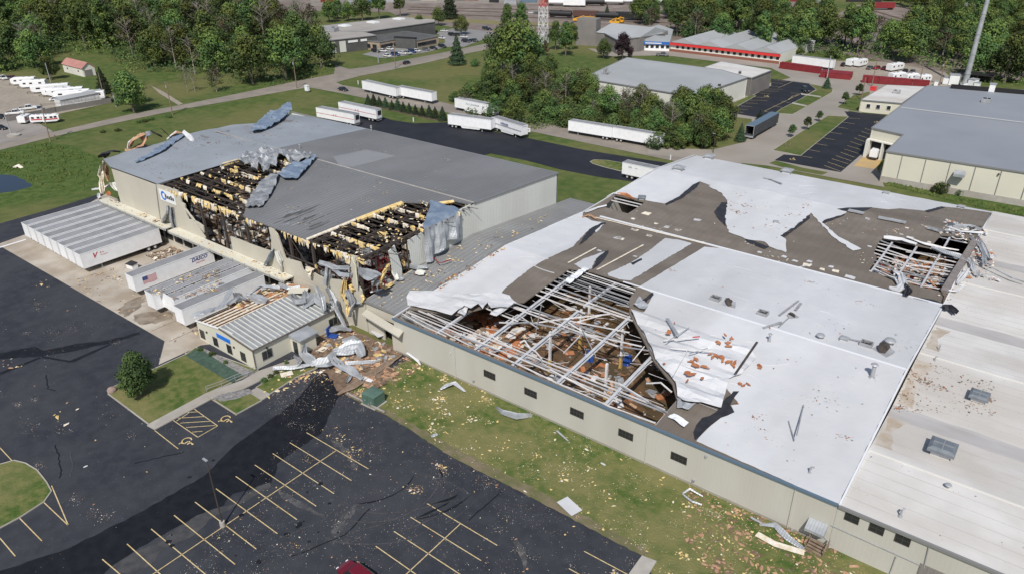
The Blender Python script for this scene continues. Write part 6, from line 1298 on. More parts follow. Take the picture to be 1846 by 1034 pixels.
# small office with pale roof
t, w_ = flatbuild('small_office', 3, [(1000,512),(1210,530),(1330,445),(1130,436)], 4.0, 'oldmem', 'wallY', 'small cream office with three windows and a pale flat roof beside the far warehouse', 'office')
a, b = Vector(XYon(3, 1000, 512, 4)), Vector(XYon(3, 1210, 530, 4)); d = (b-a).normalized(); L = (b-a).length
for f in (.16, .40, .66):
    o = facebox(t, a+d*(L*f), a+d*(L*f+1.3), 1.5, 2.9, .06, 'white', 'window'); q_ = facebox(t, a+d*(L*f+.1), a+d*(L*f+1.2), 1.6, 2.8, .1, 'glass', 'pane'); q_.parent = o; q_.matrix_parent_inverse = Matrix.Translation(-t.location)
    q_.matrix_parent_inverse = Matrix.Identity(4)
p = Q(3, 1062, 463, 4.1); mb = MB(); mb.box(p.x-.9, p.x+.9, p.y-.9, p.y+.9, 4.05, 5.2); t4 = empty('roof_sign_box', (p.x, p.y, 4.05), 0, 'red box on the corner of the small office roof', 'box'); o = mb.build('box', M['redfascia']); under(o, t4); mb = MB(); mb.box(p.x-1, p.x+1, p.y-1, p.y+1, 5.2, 5.3); under(mb.build('lid', M['redfascia']), t4)
p = Q(3, 1183, 478, 4.05); t4 = empty('roof_unit', p, .2, 'grey roof unit on the small office', 'roof unit'); mb = MB(); mb.box(-1.2,.2,-.6,.6,0,.9); mb.box(.4,1.1,-.6,.6,0,1.1); mb.build('box', M['steelG'], t4); mb = MB(); mb.cyl((-.5,0,.9),(-.5,0,1.05),.4,.4,10); mb.build('fan', M['dark'], t4)
# white warehouse by the grove
wpt = [(1063,138),(1250,175),(1349,146),(1390,128),(1258,112),(1130,106)]
t, w_ = flatbuild('white_warehouse', 0, [(1050,141),(1249,174),(1348,140),(1300,126),(1130,104)], 7.0, 'roofFar2', 'wallW', 'white-walled warehouse with pale grey roof behind the grove', 'warehouse')
t, w_ = flatbuild('warehouse_wing', 0, [(1262,127),(1355,144),(1391,130),(1300,114)], 6.0, 'oldmem', 'wallT', 'lower wing with bright roof and brown wall at the end of the white warehouse', 'building', zf=lambda x, y: 6.6)
p = Q(3, 285, 545, 0); q_ = Vector(XYon(0, 1249, 174, 7)); r_ = Vector(XYon(0, 1348, 140, 7)); d = (r_-q_).normalized()
tw = [o for o in bpy.data.objects if o.name.startswith('white_warehouse')][0]
facebox(tw, q_+d*1.5, q_+d*4.5, 0, 3.2, .1, 'dark', 'door'); facebox(tw, q_+d*16, q_+d*17.2, 3.5, 5, .5, 'steelG', 'wall_unit'); 
p1_ = Vector(XYon(0, 1050, 141, 7)); d = (q_-p1_).normalized(); facebox(tw, q_-d*22, q_-d*14, 4.6, 5.0, .6, 'steelK', 'wall_canopy')
for x, y in ((380,376),(1475-1200+0,440)):
    p = Q(3, x, y, 6.8 if x == 380 else 7.05); t4 = empty('roof_fan', p, 0, 'small dark fan on the bright wing roof' if x == 380 else 'small pipe vent on the pale grey warehouse roof', 'fan'); mb = MB(); mb.cyl((0,0,0),(0,0,.7),.5,.5,10); mb.build('drum', M['steelK'], t4); mb = MB(); mb.cyl((0,0,.75),(0,0,.95),.7,.4,12); mb.build('cap', M['steelG'], t4)
# row of gabled units with red fascia: two facades
fa, fb = Vector(XYon(0, 1208, 93)), Vector(XYon(0, 1404, 116)); d = (fb-fa).normalized(); nrm = Vector((-d.y, d.x))
L = (fb-fa).length
t = empty('red_fascia_shops', (fa.x, fa.y, 0), 0, 'long white low building with red fascia, brick base and four gabled roof bays', 'building')
mb = MB(); q0, q1 = fa, fb; mb.prism([q0, q1, q1+nrm*42, q0+nrm*42], 0, 4.2); under(mb.build('wall', M['wallW']), t)
nb = 4
for i in range(nb):
    a, b = fa+d*(L*i/nb), fa+d*(L*(i+1)/nb); c = (a+b)/2; mb = MB(); e = nrm*43; s0 = nrm*-.6
    V = [(a+s0, 4.3), (b+s0, 4.3), (c+s0, 6.6), (a+e, 4.3), (b+e, 4.3), (c+e, 6.6)]; mb.add([(p.x, p.y, z) for p, z in V], [(0, 1, 2), (5, 4, 3), (0, 2, 5, 3), (2, 1, 4, 5), (0, 3, 4, 1)]); under(mb.build('roof', M['roofFar2']), t)
facebox(t, fa-d*.2, fb+d*.2, 3.1, 4.1, .9, 'redfascia', 'fascia'); facebox(t, fa, fb, 0, 1.2, .15, 'redbrick', 'brick_base')
for i in range(18): facebox(t, fa+d*(3+i*L/18.6), fa+d*(4.3+i*L/18.6), 1.7, 2.9, .05, 'glass', 'window')
t = empty('blue_fascia_shop', XYon(0, 1150, 88)+(0,), 0, 'white shop with blue arched fascia left of the red fascia row', 'shop')
a, b = Vector(XYon(0, 1148, 91)), fa-d*.5; dd_ = (b-a).normalized(); nn = Vector((-dd_.y, dd_.x)); mb = MB(); mb.prism([a, b, b+nn*40, a+nn*40], 0, 4.0); under(mb.build('wall', M['white']), t); facebox(t, a, b, 3.0, 4.2, .8, 'bluefascia', 'fascia')
mb = MB(); c = (a+b)/2; e = nn*41; V = [(a, 4.1), (b, 4.1), (c, 6.4), (a+e, 4.1), (b+e, 4.1), (c+e, 6.4)]; mb.add([(p.x, p.y, z) for p, z in V], [(0, 1, 2), (5, 4, 3), (0, 2, 5, 3), (2, 1, 4, 5)]); under(mb.build('roof', M['roofFar2']), t)
mb = MB(); Lb = (b-a).length; p = a-nn*.85
mb.beam((a+dd_*Lb*.25-nn*.83)[:]+(3.6,), (a+dd_*Lb*.75-nn*.83)[:]+(3.6,), .04, .4); under(mb.build('lettering', M['white']), t)
for i in range(6): facebox(t, a+dd_*(1.5+i*Lb/6.3), a+dd_*(3+i*Lb/6.3), 1.2, 2.6, .05, 'glass', 'window')
# taupe-ended warehouse
t, w_ = flatbuild('taupe_warehouse', 0, [(1074,52),(1112,72),(1150,68),(1200,60),(1130,48)], 6.5, 'roofFar2', 'wallT', 'pale-roofed warehouse behind the mast with a tall taupe end', 'warehouse')
p0, p1 = Vector(XYon(18, 770, 395)), Vector(XYon(18, 938, 405)); dd_ = (p1-p0).normalized(); nn = Vector((-dd_.y, dd_.x)); mb = MB(); mb.prism([p0, p1, p1+nn*8, p0+nn*8], 0, 12.3); under(mb.build('tall_end', M['wallT']), t)
a, b = Vector(XYon(18, 938, 405)), Vector(XYon(18, 1320, 455)); mb = MB(); dd_ = (b-a).normalized(); nn = Vector((-dd_.y, dd_.x)); mb.prism([a, b, b+nn*25, a+nn*25], 0, 6.5); o = mb.build('wall', M['wallT']); under(o, t)
mb = MB(); e = nn*26; c = nn*13; mb.add([(q.x, q.y, z) for q, z in ((a-nn*.3, 6.5), (b-nn*.3, 6.5), (b+c, 9.5), (a+c, 9.5), (a+e, 6.5), (b+e, 6.5))], [(0,1,2,3),(3,2,5,4),(0,3,4),(1,5,2)]); under(mb.build('roof', M['roofFar2']), t)
# brick office and long dark building
t, w_ = flatbuild('brick_office', 17, [(435,422),(600,438),(775,405),(985,420),(1215,375),(900,330),(650,320),(540,390)], 4.2, 'wallD', 'brick', 'low tan brick office with dark roof and black entrance behind the parked cars', 'office')
def pf(x, y, z=0): return Vector(XYon(17, x, y, z))
facebox(t, pf(775,405,4.2), pf(985,420,4.2), .2, 4.6, 1.0, 'wallD', 'entrance'); facebox(t, pf(770,400,4.2), pf(990,412,4.2), 4.6, 5.2, 2.0, 'dark', 'entrance_canopy')
for (a, b) in (((612,437),(760,408)),((995,418),(1185,381))):
    o = facebox(t, pf(*a,4.2), pf(*b,4.2), 1.3, 2.7, .1, 'glass', 'window')
for (a, b) in (((452,424),(500,429)),((525,431),(565,435))): facebox(t, pf(*a,4.2), pf(*b,4.2), 1.2, 2.8, .1, 'glass', 'window')
t, w_ = flatbuild('long_dark_building', 17, [(0,270),(30,300),(200,325),(470,330),(1180,228),(1170,205),(820,178)], 6.5, 'flat', 'wallD', 'long dark building with flat grey roof and skylights behind the brick office', 'building')
for i, (x, y) in enumerate([(240,272),(535,235),(803,200)]):
    p = Q(17, x, y, 6.6); mb = MB(); mb.box(p.x-3, p.x+3, p.y-2, p.y+2, 6.5, 7.1); under(mb.build('skylight', M['white']), t)
for (x0, x1, y0, y1) in ((835,915,292,279),(945,975,275,270),(1085,1120,253,248)): facebox(t, pf(x0,y0-18,6.5), pf(x1,y1-18,6.5), .5, 5, .15, 'wallG', 'wall_panel')
t, w_ = flatbuild('dark_workshop', 17, [(-20,400),(95,420),(570,368),(440,335),(150,315),(-20,330)], 6.3, 'flat', 'wallD', 'dark-walled workshop with grey flat roof left of the brick office', 'building')
for (x0, x1) in ((100,138),(178,243)): 
    y0 = 420-(x0-95)*.11; y1 = 420-(x1-95)*.11; facebox(t, pf(x0,y0,6.3), pf(x1,y1,6.3), .3, 5.3, .15, 'wallG', 'wall_panel')
for (x0, x1) in ((270,370),(400,465)):
    y0 = 420-(x0-95)*.11; y1 = 420-(x1-95)*.11; facebox(t, pf(x0,y0,6.3), pf(x1,y1,6.3), 4.2, 5.2, .15, 'white', 'clerestory')
p = Q(17, 105, 325, 6.4); t4 = empty('roof_unit', p, .2, 'green-grey roof unit on the dark workshop', 'roof unit'); mb = MB(); mb.box(-3,3,-2,2,0,1.8); mb.build('box', M['steelG'], t4); mb = MB(); mb.cyl((1,0,1.8),(1,0,2),.8,.8,10); mb.build('fan', M['dark'], t4)
# red-roofed garage
A0, A1 = Vector(XYon(25, 715, 800)), Vector(XYon(25, 915, 855)); 
A0, A1 = Vector(XYon(16, 800, 68)), Vector(XYon(16, 1045, 132)); d = (A1-A0).normalized(); nn = Vector((-d.y, d.x)); A2 = Vector(XYon(16, 1215, 112)); Wd = abs((A2-A1).dot(nn))
t = empty('red_roof_garage', (A0.x, A0.y, 0), 0, 'white garage with faded red gable roof at the edge of the wood', 'garage')
mb = MB(); mb.prism([A0, A1, A1+nn*Wd, A0+nn*Wd], 0, 3.4); under(mb.build('wall', M['wallW']), t)
mb = MB(); a, b = A0-nn*.4-d*.4, A1-nn*.4+d*.4; e = nn*(Wd+.8); c = e/2; mb.add([(q.x, q.y, z) for q, z in ((a, 3.35), (b, 3.35), (b+c, 5.6), (a+c, 5.6), (a+e, 3.35), (b+e, 3.35))], [(0,1,2,3),(3,2,5,4)]); o = mb.build('roof', M['redroof']); md = o.modifiers.new('t', 'SOLIDIFY'); md.thickness = .2; under(o, t)
mb = MB(); mb.add([(q.x, q.y, z) for q, z in ((A1, 3.4), (A1+nn*Wd, 3.4), (A1+nn*Wd/2, 5.45))], [(0, 1, 2)]); under(mb.build('gable', M['wallW']), t)
facebox(t, A1+nn*(Wd*.12), A1+nn*(Wd*.75), .05, 2.6, .08, 'wallT', 'garage_door')
for f in (.2, .75): facebox(t, A0+d*((A1-A0).length*f), A0+d*((A1-A0).length*f+.9), 1.6, 2.3, .06, 'glass', 'window')
# long white shed in the yard
A0, A1 = Vector(XYon(16, 765, 515)), Vector(XYon(16, 1310, 405)); d = (A1-A0).normalized(); nn = Vector((-d.y, d.x))
t = empty('storage_shed', (A0.x, A0.y, 0), 0, 'long white ribbed storage shed at the yard fence', 'shed'); mb = MB(); mb.prism([A0, A1, A1+nn*4, A0+nn*4], 0, 2.7); under(mb.build('wall', mat('ribbed_white', (.6,.61,.6), (.5,.5,.49), .8, wave=('Y', 1.2, 1))), t)
mb = MB(); a, b, e = A0-nn*.3, A1-nn*.3, nn*4.6; mb.add([(q.x, q.y, z) for q, z in ((a, 2.65), (b, 2.65), (b+e/2, 3.5), (a+e/2, 3.5), (a+e, 2.65), (b+e, 2.65))], [(0,1,2,3),(3,2,5,4),(0,3,4),(1,5,2)]); under(mb.build('roof', M['roofFar2']), t)
def fence(name, n, pts, h, m, lab, post=3., solid=True):
    w = [Q(n, x, y) for x, y in pts]; t = empty(name, w[0], 0, lab, 'fence')
    for a, b in zip(w[:-1], w[1:]):
        mb = MB(); mb.beam(a+Vector((0,0,h/2)), b+Vector((0,0,h/2)), .05, h-.1); under(mb.build('panel', M[m]), t)
        k = int((b-a).length/post)
        for i in range(k+1): p = a.lerp(b, i/max(1, k)); mb = MB(); mb.box(p.x-.05, p.x+.05, p.y-.05, p.y+.05, 0, h+.1); under(mb.build('post', M['grey_trim']), t)
fence('yard_fence', 16, [(80,690),(260,660),(700,572),(1390,455),(1375,412)], 1.9, 'wallT', 'greyish slatted fence along the gravel yard, lawn side')
# signs on the shed fence
p, q_ = Q(16, 960, 520, 0), Q(16, 1072, 500, 0); mb = MB(); d = (q_-p).normalized(); mb.beam(p+Vector((0,0,1.3))-Vector((0,.2,0)), q_+Vector((0,0,1.3))-Vector((0,.2,0)), .05, 1.2); c = p; o = mb.build('yard_banner', M['white']); tag(o, 'white banner hanging on the yard fence', 'banner')
# red containers
def container(n, a, b, wdt, h, m, lab, z0=0, dirv=1):
    p, q_ = Vector(XYon(n, *a)), Vector(XYon(n, *b)); d = (q_-p).normalized(); nn = Vector((-d.y, d.x))*dirv; L = (q_-p).length
    t = empty('container', (p.x, p.y, 0), math.atan2(d.y, d.x), lab, 'container', 'dark red containers along the far street')
    mb = MB(); mb.box(0, L, 0, wdt, .1, h-.05); mb.build('body', M[m], t)
    mb = MB(); k = int(L/.6)
    for i in range(k): mb.box(.1+i*L/k, .3+i*L/k, -.06, -.005, .3, h-.2)
    mb.build('rib', M[m], t); mb = MB(); mb.box(-.03, L+.03, -.08, wdt+.03, h-.05, h+.08); mb.build('top_rail', M[m], t); return t
def seqcont(n, a, b, k, wdt, h, m, lab):
    for i in range(k):
        f0, f1 = i/k+.002, (i+1)/k-.002; A = (a[0]+(b[0]-a[0])*f0, a[1]+(b[1]-a[1])*f0); B = (a[0]+(b[0]-a[0])*f1, a[1]+(b[1]-a[1])*f1)
        container(n, A, B, wdt, h, m, lab % ord_[i])
seqcont(3, (580,352), (785,380), 2, 2.4, 2.5, 'redc', '%s dark red container from the left, by the red fascia shops')
container(3, (788,398), (945,412), 6, 2.2, 'redc', 'dark red open-topped container beside the street corner')
seqcont(3, (1003,425), (1345,455), 4, 2.4, 2.6, 'redc', '%s dark red container in the row in front of the campers')
a, b = Vector(XYon(3, 643, 335)), Vector(XYon(3, 850, 362)); d = (b-a).normalized(); t = empty('white_box_trailer', (a.x, a.y, 0), math.atan2(d.y, d.x), 'long white box trailer behind the red containers', 'trailer'); L = (b-a).length
mb = MB(); mb.box(0, L, 0, 2.6, .9, 4.0); mb.build('body', M['white'], t); mb = MB(); mb.box(0, L, .05, 2.55, 4.0, 4.1); mb.build('roof', M['alu'], t)
for x in (L-2, L-3.4):
    for y in (.2, 2.2): mb = MB(); mb.cyl((x, y, .5), (x, y+.3, .5), .5, .5, 12); mb.build('wheel', M['tyre'], t)
# small far buildings
for i, (n, pts, z, mr, mw, lab) in enumerate([(19,[(1505,32),(1572,40),(1612,35),(1600,18),(1545,15)],6,'roofFar','wallT','grey metal shed beyond the tracks at the upper right'),(19,[(372,110),(470,122),(480,112),(385,98)],4,'insulW','brick','tan flat-roofed hut among the far trees'),(19,[(460,92),(570,100),(580,118),(510,122),(460,108)],4,'oldmem','wallT','pale-roofed long hut among the far trees'),(19,[(1810,25),(1846,32),(1890,30),(1870,12)],5,'roofFar2','white','white house at the upper right edge'),(18,[(1615,112),(1672,118),(1690,106),(1640,98)],4,'roofFar2','white','white house among the trees behind the shops'),(18,[(600,285),(640,290),(650,240),(610,238)],6,'roofFar2','wallT','pale shed partly hidden behind the mast')]):
    flatbuild('far_building', n, pts, z, mr, mw, lab)
# ================= RAIL YARD =================
def rail(n, a, b):
    p, q_ = Q(n, *a), Q(n, *b); d = (q_-p).normalized(); r = Vector((-d.y, d.x, 0))*.75
    t = empty('rail_track', p, 0, 'long straight track in the far rail yard', 'rail track', 'tracks in the far rail yard')
    for s in (-1, 1): mb = MB(); mb.beam(p+r*s+Vector((0,0,.2)), q_+r*s+Vector((0,0,.2)), .12, .2); under(mb.build('rail', M['steelK']), t)
    mb = MB(); L = (q_-p).length; mb.beam(p+Vector((0,0,.14)), q_+Vector((0,0,.14)), 2.4, .06); under(mb.build('sleeper_bed', M['dirt']), t)
for a, b in [((740,14),(1500,30)),((735,18),(1500,40)),((735,24),(1450,52)),((900,44),(1300,62)),((900,50),(1300,70)),((1545,12),(1670,48)),((1540,16),(1665,55)),((1535,20),(1660,60)),((1600,8),(1700,30)),((1560,4),(1690,24)),((1700,50),(1846,70))]: rail(0, a, b)
def railcar(n, x, y, hd, kind, m, lab, L=15):
    p = Q(n, x, y, 0); t = empty({'tank':'tank_car','box':'box_car','hopper':'hopper_car'}[kind], (p.x, p.y, .3), hd, lab, 'rail car', 'rail cars in the far yard')
    if kind == 'tank':
        mb = MB(); mb.cyl((-L/2+.6,0,2.5),(L/2-.6,0,2.5),1.5,1.5,16); mb.cyl((-L/2+.2,0,2.5),(-L/2+.6,0,2.5),1.0,1.5,16); mb.cyl((L/2-.6,0,2.5),(L/2-.2,0,2.5),1.5,1.0,16); mb.build('tank', M[m], t, smooth=False); mb = MB(); mb.cyl((0,0,3.9),(0,0,4.4),.6,.6,10); mb.build('dome', M[m], t)
    else:
        mb = MB(); mb.box(-L/2,L/2,-1.5,1.5,1.0,4.3); mb.build('body', M[m], t); mb = MB()
        for i in range(10): mb.box(-L/2+.2+i*L/10.2,-L/2+.35+i*L/10.2,-1.58,-1.51,1.1,4.2)
        mb.build('rib', M[m], t)
    mb = MB(); mb.box(-L/2,L/2,-1.2,1.2,.8,1.0); mb.build('frame', M['steelK'], t)
    for s in (-L/2+2, L/2-2):
        mb = MB()
        for dx in (-.9,.9):
            for dy in (-.8,.8): mb.cyl((s+dx,dy-.1,.45),(s+dx,dy+.1,.45),.45,.45,10)
        mb.box(s-1.2,s+1.2,-.9,.9,.4,.8); mb.build('bogie', M['steelK'], t)
M['blackcar'] = mat('black_tank', (.02,.02,.022), r=.5); M['browncar'] = mat('brown_car', (.09,.045,.035))
hdr = math.atan2(*(lambda v: (v.y, v.x))((Q(0,1500,30)-Q(0,740,14)))); hd2 = math.atan2(*(lambda v: (v.y, v.x))((Q(0,1300,66)-Q(0,900,47))))
for i, (x, y, k, m) in enumerate([(620,50,'tank','white'),(755,58,'hopper','white'),(925,48,'tank','blackcar'),(1090,40,'tank','white'),(1245,36,'tank','white'),(1360,50,'hopper','white'),(1430,40,'tank','white'),(830,35,'tank','white'),(1540,12,'hopper','oldmem'),(1690,65,'hopper','steelG')]):
    railcar(18, x, y+6, hdr, k, m, '%s %s car in the back line of the rail yard, %s from the left' % ({'white':'white','blackcar':'black','oldmem':'cream','steelG':'grey'}[m], {'tank':'tank','hopper':'hopper'}[k], (ord_+['ninth','tenth'])[i]))
for i, (x, y, k, m) in enumerate([(635,160,'tank','blackcar'),(850,165,'box','browncar'),(1045,175,'tank','blackcar'),(1230,180,'hopper','blackcar')]):
    railcar(18, x, y, hd2, k, m, '%s car in the front line of the rail yard, %s from the left' % ({'blackcar':'black','browncar':'brown'}[m], ord_[i]))
railcar(19, 1110, 52, hd2+.25, 'box', 'redc', 'dark red box car standing alone on the far sidings')
for i, (x, y, s) in enumerate([(820,195,1.3),(880,198,1),(1110,215,.8),(1150,205,.7)]):
    p = Q(18, x, y); t = empty('track_machine', p, hd2, 'yellow track machine beside the front line, %s from the left' % ord_[i], 'machine'); mb = MB(); mb.box(-4*s,1*s,-1.2,1.2,.8,1.6); mb.box(1*s,3.5*s,-1.2,1.2,.8,3.2); mb.build('body', M['yellowm'], t); mb = MB(); mb.beam((-4*s,0,1.6),(1*s,0,3.6),.4); mb.build('boom', M['yellowm'], t); mb = MB(); mb.box(1.2*s,3.3*s,-1.22,1.22,2.1,3.0); mb.build('window', M['glass'], t)
    for xx in (-3*s, 2*s): mb = MB(); mb.cyl((xx,-1,.5),(xx,1,.5),.5,.5,10); mb.build('wheel', M['steelK'], t)
rr = random.Random(8)
for i, (x, y) in enumerate([(900,2),(960,3),(1120,28),(1150,30),(1095,25),(630,2),(760,2),(820,1),(1180,10),(1330,4),(1400,8),(1660,55),(1790,50)]):
    pass
# mast, monopole, poles
def mast(n, x, y, h):
    p = Q(n, x, y); t = empty('lattice_mast', p, 0, 'tall red and white lattice mast rising from the grove', 'mast')
    secs = 14; dz = h/secs
    for k in range(secs):
        w0, w1 = 1.9-1.3*k/secs, 1.9-1.3*(k+1)/secs; mb = MB(); C4 = ((-1,-1),(1,-1),(1,1),(-1,1))
        for i in range(4):
            a, b = C4[i], C4[(i+1) % 4]
            mb.beam((a[0]*w0, a[1]*w0, k*dz), (a[0]*w1, a[1]*w1, (k+1)*dz), .17); mb.beam((a[0]*w0, a[1]*w0, k*dz), (b[0]*w1, b[1]*w1, (k+1)*dz), .1); mb.beam((b[0]*w0, b[1]*w0, k*dz), (a[0]*w1, a[1]*w1, (k+1)*dz), .1); mb.beam((a[0]*w0, a[1]*w0, k*dz), (b[0]*w0, b[1]*w0, k*dz), .16)
        o = mb.build('lattice_section', M['redfascia' if (k//4) % 2 == 1 or False else 'white'], t)
mast(18, 480, 380, 62)
p = Q(0, 1738, 158); t = empty('monopole', p, 0, 'tall grey tapering steel monopole behind the right warehouse', 'pole'); mb = MB(); mb.cyl((0,0,0),(0,0,48),1.0,.55,14); mb.build('shaft', M['galv'], t)
mb = MB()
for k in range(6): mb.cyl((0,0,7*k+5),(0,0,7*k+5.15),1.1-.06*k,1.1-.06*k,14)
mb.build('collar', M['steelG'], t)
def upole(n, a, h, lab, lean=(0,0), arm=True, m='wood'):
    p = Q(n, *a); t = empty('utility_pole', p, 0, lab, 'utility pole', 'utility poles along the roads'); top = Vector((lean[0], lean[1], h)); mb = MB(); mb.cyl((0,0,0), top, .2, .13, 8); mb.build('shaft', M[m], t)
    if arm: mb = MB(); c = top*.96; mb.beam(c+Vector((-1.2,0,0)), c+Vector((1.2,0,0)), .12); mb.build('crossarm', M['wood'], t); mb = MB(); mb.cyl(c-Vector((.3,0,1.6)), c-Vector((.3,0,.8)), .25, .25, 8); mb.build('transformer', M['steelG'], t)
    return p+top
T_ = [upole(1, (268,755), 11, 'leaning wooden pole where the yard meets the road', (-1.5, 1)), upole(1, (920,612), 11, 'wooden pole on the road verge in front of the dark round tree'), upole(1, (1582,472), 11, 'wooden pole on the verge near the white meter box'), upole(17, (768,715), 11, 'wooden pole by the road in front of the brick office lot')]
upole(1, (556,520), 9, 'thin pole at the end of the yard fence', arm=False); upole(1, (272,445), 8, 'thin pole behind the campers', arm=False, m='steelG'); upole(1, (620,570), 5, 'short pole on the lawn right of the yard fence', m='steelG'); upole(1, (62,720), 7, 'thin grey pole standing in a round planter at the left yard', (-.8,0), m='steelG', arm=False)
upole(17, (590,655), 7, 'thin lamp pole in front of the brick office lot', arm=False, m='steelG'); upole(22, (460,285), 9, 'pole beside the small office by the red containers', arm=False); upole(22, (365,410), 8, 'pole at the corner of the small office', arm=False); upole(22, (1075,275), 9, 'pole left of the tall grey monopole'); upole(22, (885,290), 8, 'pole among the campers', arm=False); upole(3, (825,408), 9, 'pole beside the little conical tree', arm=False, m='steelG')
for k, (a, b) in enumerate(zip(T_[:-1], T_[1:])):
    mb = MB()
    for dx in (-1, 0, 1):
        o_ = Vector((dx, 0, 0)); pr = None
        for i in range(13):
            f = i/12; q_ = a.lerp(b, f)+o_-Vector((0, 0, 4*f*(1-f)*1.0+.4))
            if pr is not None: mb.beam(pr, q_, .035)
            pr = q_
    tag(mb.build('overhead_wire', M['steelK']), 'three overhead wires hanging between %s and %s roadside pole' % (ord_[k], ord_[k+1]), 'wires')
# street lamp in the front lot and one in the right street
def lamp(n, x, y, h, lab, base=True):
    p = Q(n, x, y); t = empty('street_lamp', p, 0, lab, 'lamp'); mb = MB(); mb.cyl((0,0,.6 if base else 0),(0,0,h),.1,.06,8); mb.build('pole', M['steelK'], t)
    if base: mb = MB(); mb.cyl((0,0,0),(0,0,.75),.32,.3,14); mb.build('base', M['conc2'], t)
    mb = MB(); mb.box(-.7,.05,-.12,.12,h-.05,h+.06); mb.build('lamp_head', M['steelG'], t)
lamp(10, 958, 828, 9.4, 'dark lamp post on a round concrete base in the front parking lot')
lamp(3, 243, 785, 5.5, 'slim pale lamp post at the right street corner behind the plant', False)

rr = random.Random(66)
for i in range(34):
    x = 600+i*36+rr.uniform(-8, 8); y = rr.choice((1, 5, 9)) if x < 1500 else rr.choice((-2, 4))
    if 1270 < x < 1500: y = 3
    p = Q(0, x, y); c = rr.choice(['oldmem', 'steelG', 'steelG', 'redc', 'oldmem', 'blackcar', 'blackcar', 'browncar', 'blue_trim']); L = rr.uniform(6, 14)
    t = empty('freight_container', p, hdr+rr.uniform(-.2, .2), '%s freight container at the far top edge, number %d from the left' % ({'white':'white','steelG':'grey','redc':'dark red','oldmem':'cream','blackcar':'black','redfascia':'bright red','browncar':'brown','blue_trim':'blue-grey'}[c], i+1), 'container', 'containers along the far top edge'); mb = MB(); mb.box(-L/2, L/2, -1.25, 1.25, .15, 2.8); mb.build('body', M[c], t); mb = MB(); mb.box(-L/2-.05, L/2+.05, -1.3, 1.3, 2.8, 2.9); mb.build('roof', M[c], t)
# ================= TREES =================
def crown_mesh(seed, mats_, h, r, nl, leaf, base=.25, conical=False, lobes=9):
    rr = random.Random(seed); mb = MB(); L = []
    if conical:
        n = nl
        for i in range(n):
            f = rr.random()**1.5; z = h*(base*.4+(1-base*.4)*f); q = r*(1-f)**.85*(rr.random()**.35)*(1+.22*math.sin(f*38+rr.uniform(-.6,.6))); a = rr.uniform(0, 6.283); L.append((Vector((q*math.cos(a), q*math.sin(a), z)), Vector((math.cos(a), math.sin(a), -.15)), 0 if rr.random() < .5 else (1 if rr.random() < .7 else 2)))
    else:
        lb = []
        for k in range(lobes):
            a = k*2.4+rr.uniform(-.5,.5); f = (k+.5)/lobes; zz = h*(base+.18+(1-base-.3)*f); q = r*.62*math.sin(math.pi*min(1, .25+f*.8))*rr.uniform(.6, 1.1)
            lb.append((Vector((q*math.cos(a), q*math.sin(a), zz)), r*rr.uniform(.34, .56), rr.choice((0, 0, 1, 2))))
        for k in range(lobes//2): a = rr.uniform(0, 6.3); lb.append((Vector((r*.75*math.cos(a), r*.75*math.sin(a), h*rr.uniform(base+.1, .75))), r*rr.uniform(.2, .32), rr.choice((0, 1, 2))))
        tot = sum(b[1]**2 for b in lb)
        for c, q, mi in lb:
            for i in range(int(nl*q*q/tot)):
                d = Vector((rr.gauss(0, 1), rr.gauss(0, 1), rr.gauss(0, 1)))
                if d.length < .01: continue
                d.normalize(); s = q*(rr.random()**.28)*rr.uniform(.8, 1.15); p = c+Vector((d.x*s, d.y*s, d.z*s*.82))
                L.append((p, d, mi if rr.random() < .75 else rr.randrange(3)))
    for p, d, mi in L:
        nrm = (d+Vector((rr.uniform(-.7,.7), rr.uniform(-.7,.7), rr.uniform(-.3,.9)))).normalized(); a = nrm.orthogonal().normalized(); b = nrm.cross(a); t = rr.uniform(0, 3.14)
        a, b = a*math.cos(t)+b*math.sin(t), b*math.cos(t)-a*math.sin(t); s = leaf*rr.uniform(.6, 1.3); mb.mi = mi
        mb.add([p-a*s, p+b*s*.55, p+a*s, p-b*s*.55], [(0, 1, 2, 3)])
    me_o = mb.build('crown', mats_); return me_o
def trunk_mesh(seed, h, r, m='bark', limbs=5, bare=False):
    rr = random.Random(seed); mb = MB(); th = h*(.62 if not bare else .9); mb.cyl((0,0,-.1), (0,0,th*.5), r, r*.7, 7, False); top = Vector((rr.uniform(-.3,.3), rr.uniform(-.3,.3), th)); mb.cyl((0,0,th*.5), top, r*.7, r*.25, 6, False)
    for i in range(limbs):
        z = th*rr.uniform(.35, .9); a = i*2.4+rr.uniform(-.4,.4); L = h*rr.uniform(.18, .33)*(1.15-z/h); e = Vector((math.cos(a)*L, math.sin(a)*L, z+L*rr.uniform(.5, 1.0))); mb.cyl((0,0,z), e, r*.35, r*.1, 5, False)
        if bare:
            for j in range(5):
                s = Vector((0,0,z)).lerp(e, rr.uniform(.35, 1)); a2 = a+rr.uniform(-1.2,1.2); l2 = L*rr.uniform(.3,.6); e2 = s+Vector((math.cos(a2)*l2, math.sin(a2)*l2, l2*rr.uniform(.3,1.1))); mb.cyl(s, e2, r*.12, r*.04, 4, False)
                for q in range(3): a3 = a2+rr.uniform(-1,1); l3 = l2*.5; s3 = s.lerp(e2, rr.uniform(.4,1)); mb.cyl(s3, s3+Vector((math.cos(a3)*l3, math.sin(a3)*l3, l3*rr.uniform(.2,1))), r*.07, r*.03, 3, False)
    return mb.build('trunk', M[m])
VAR = {}
def proto(key, fn):
    if key not in VAR:
        VAR[key] = fn()
    return VAR[key]
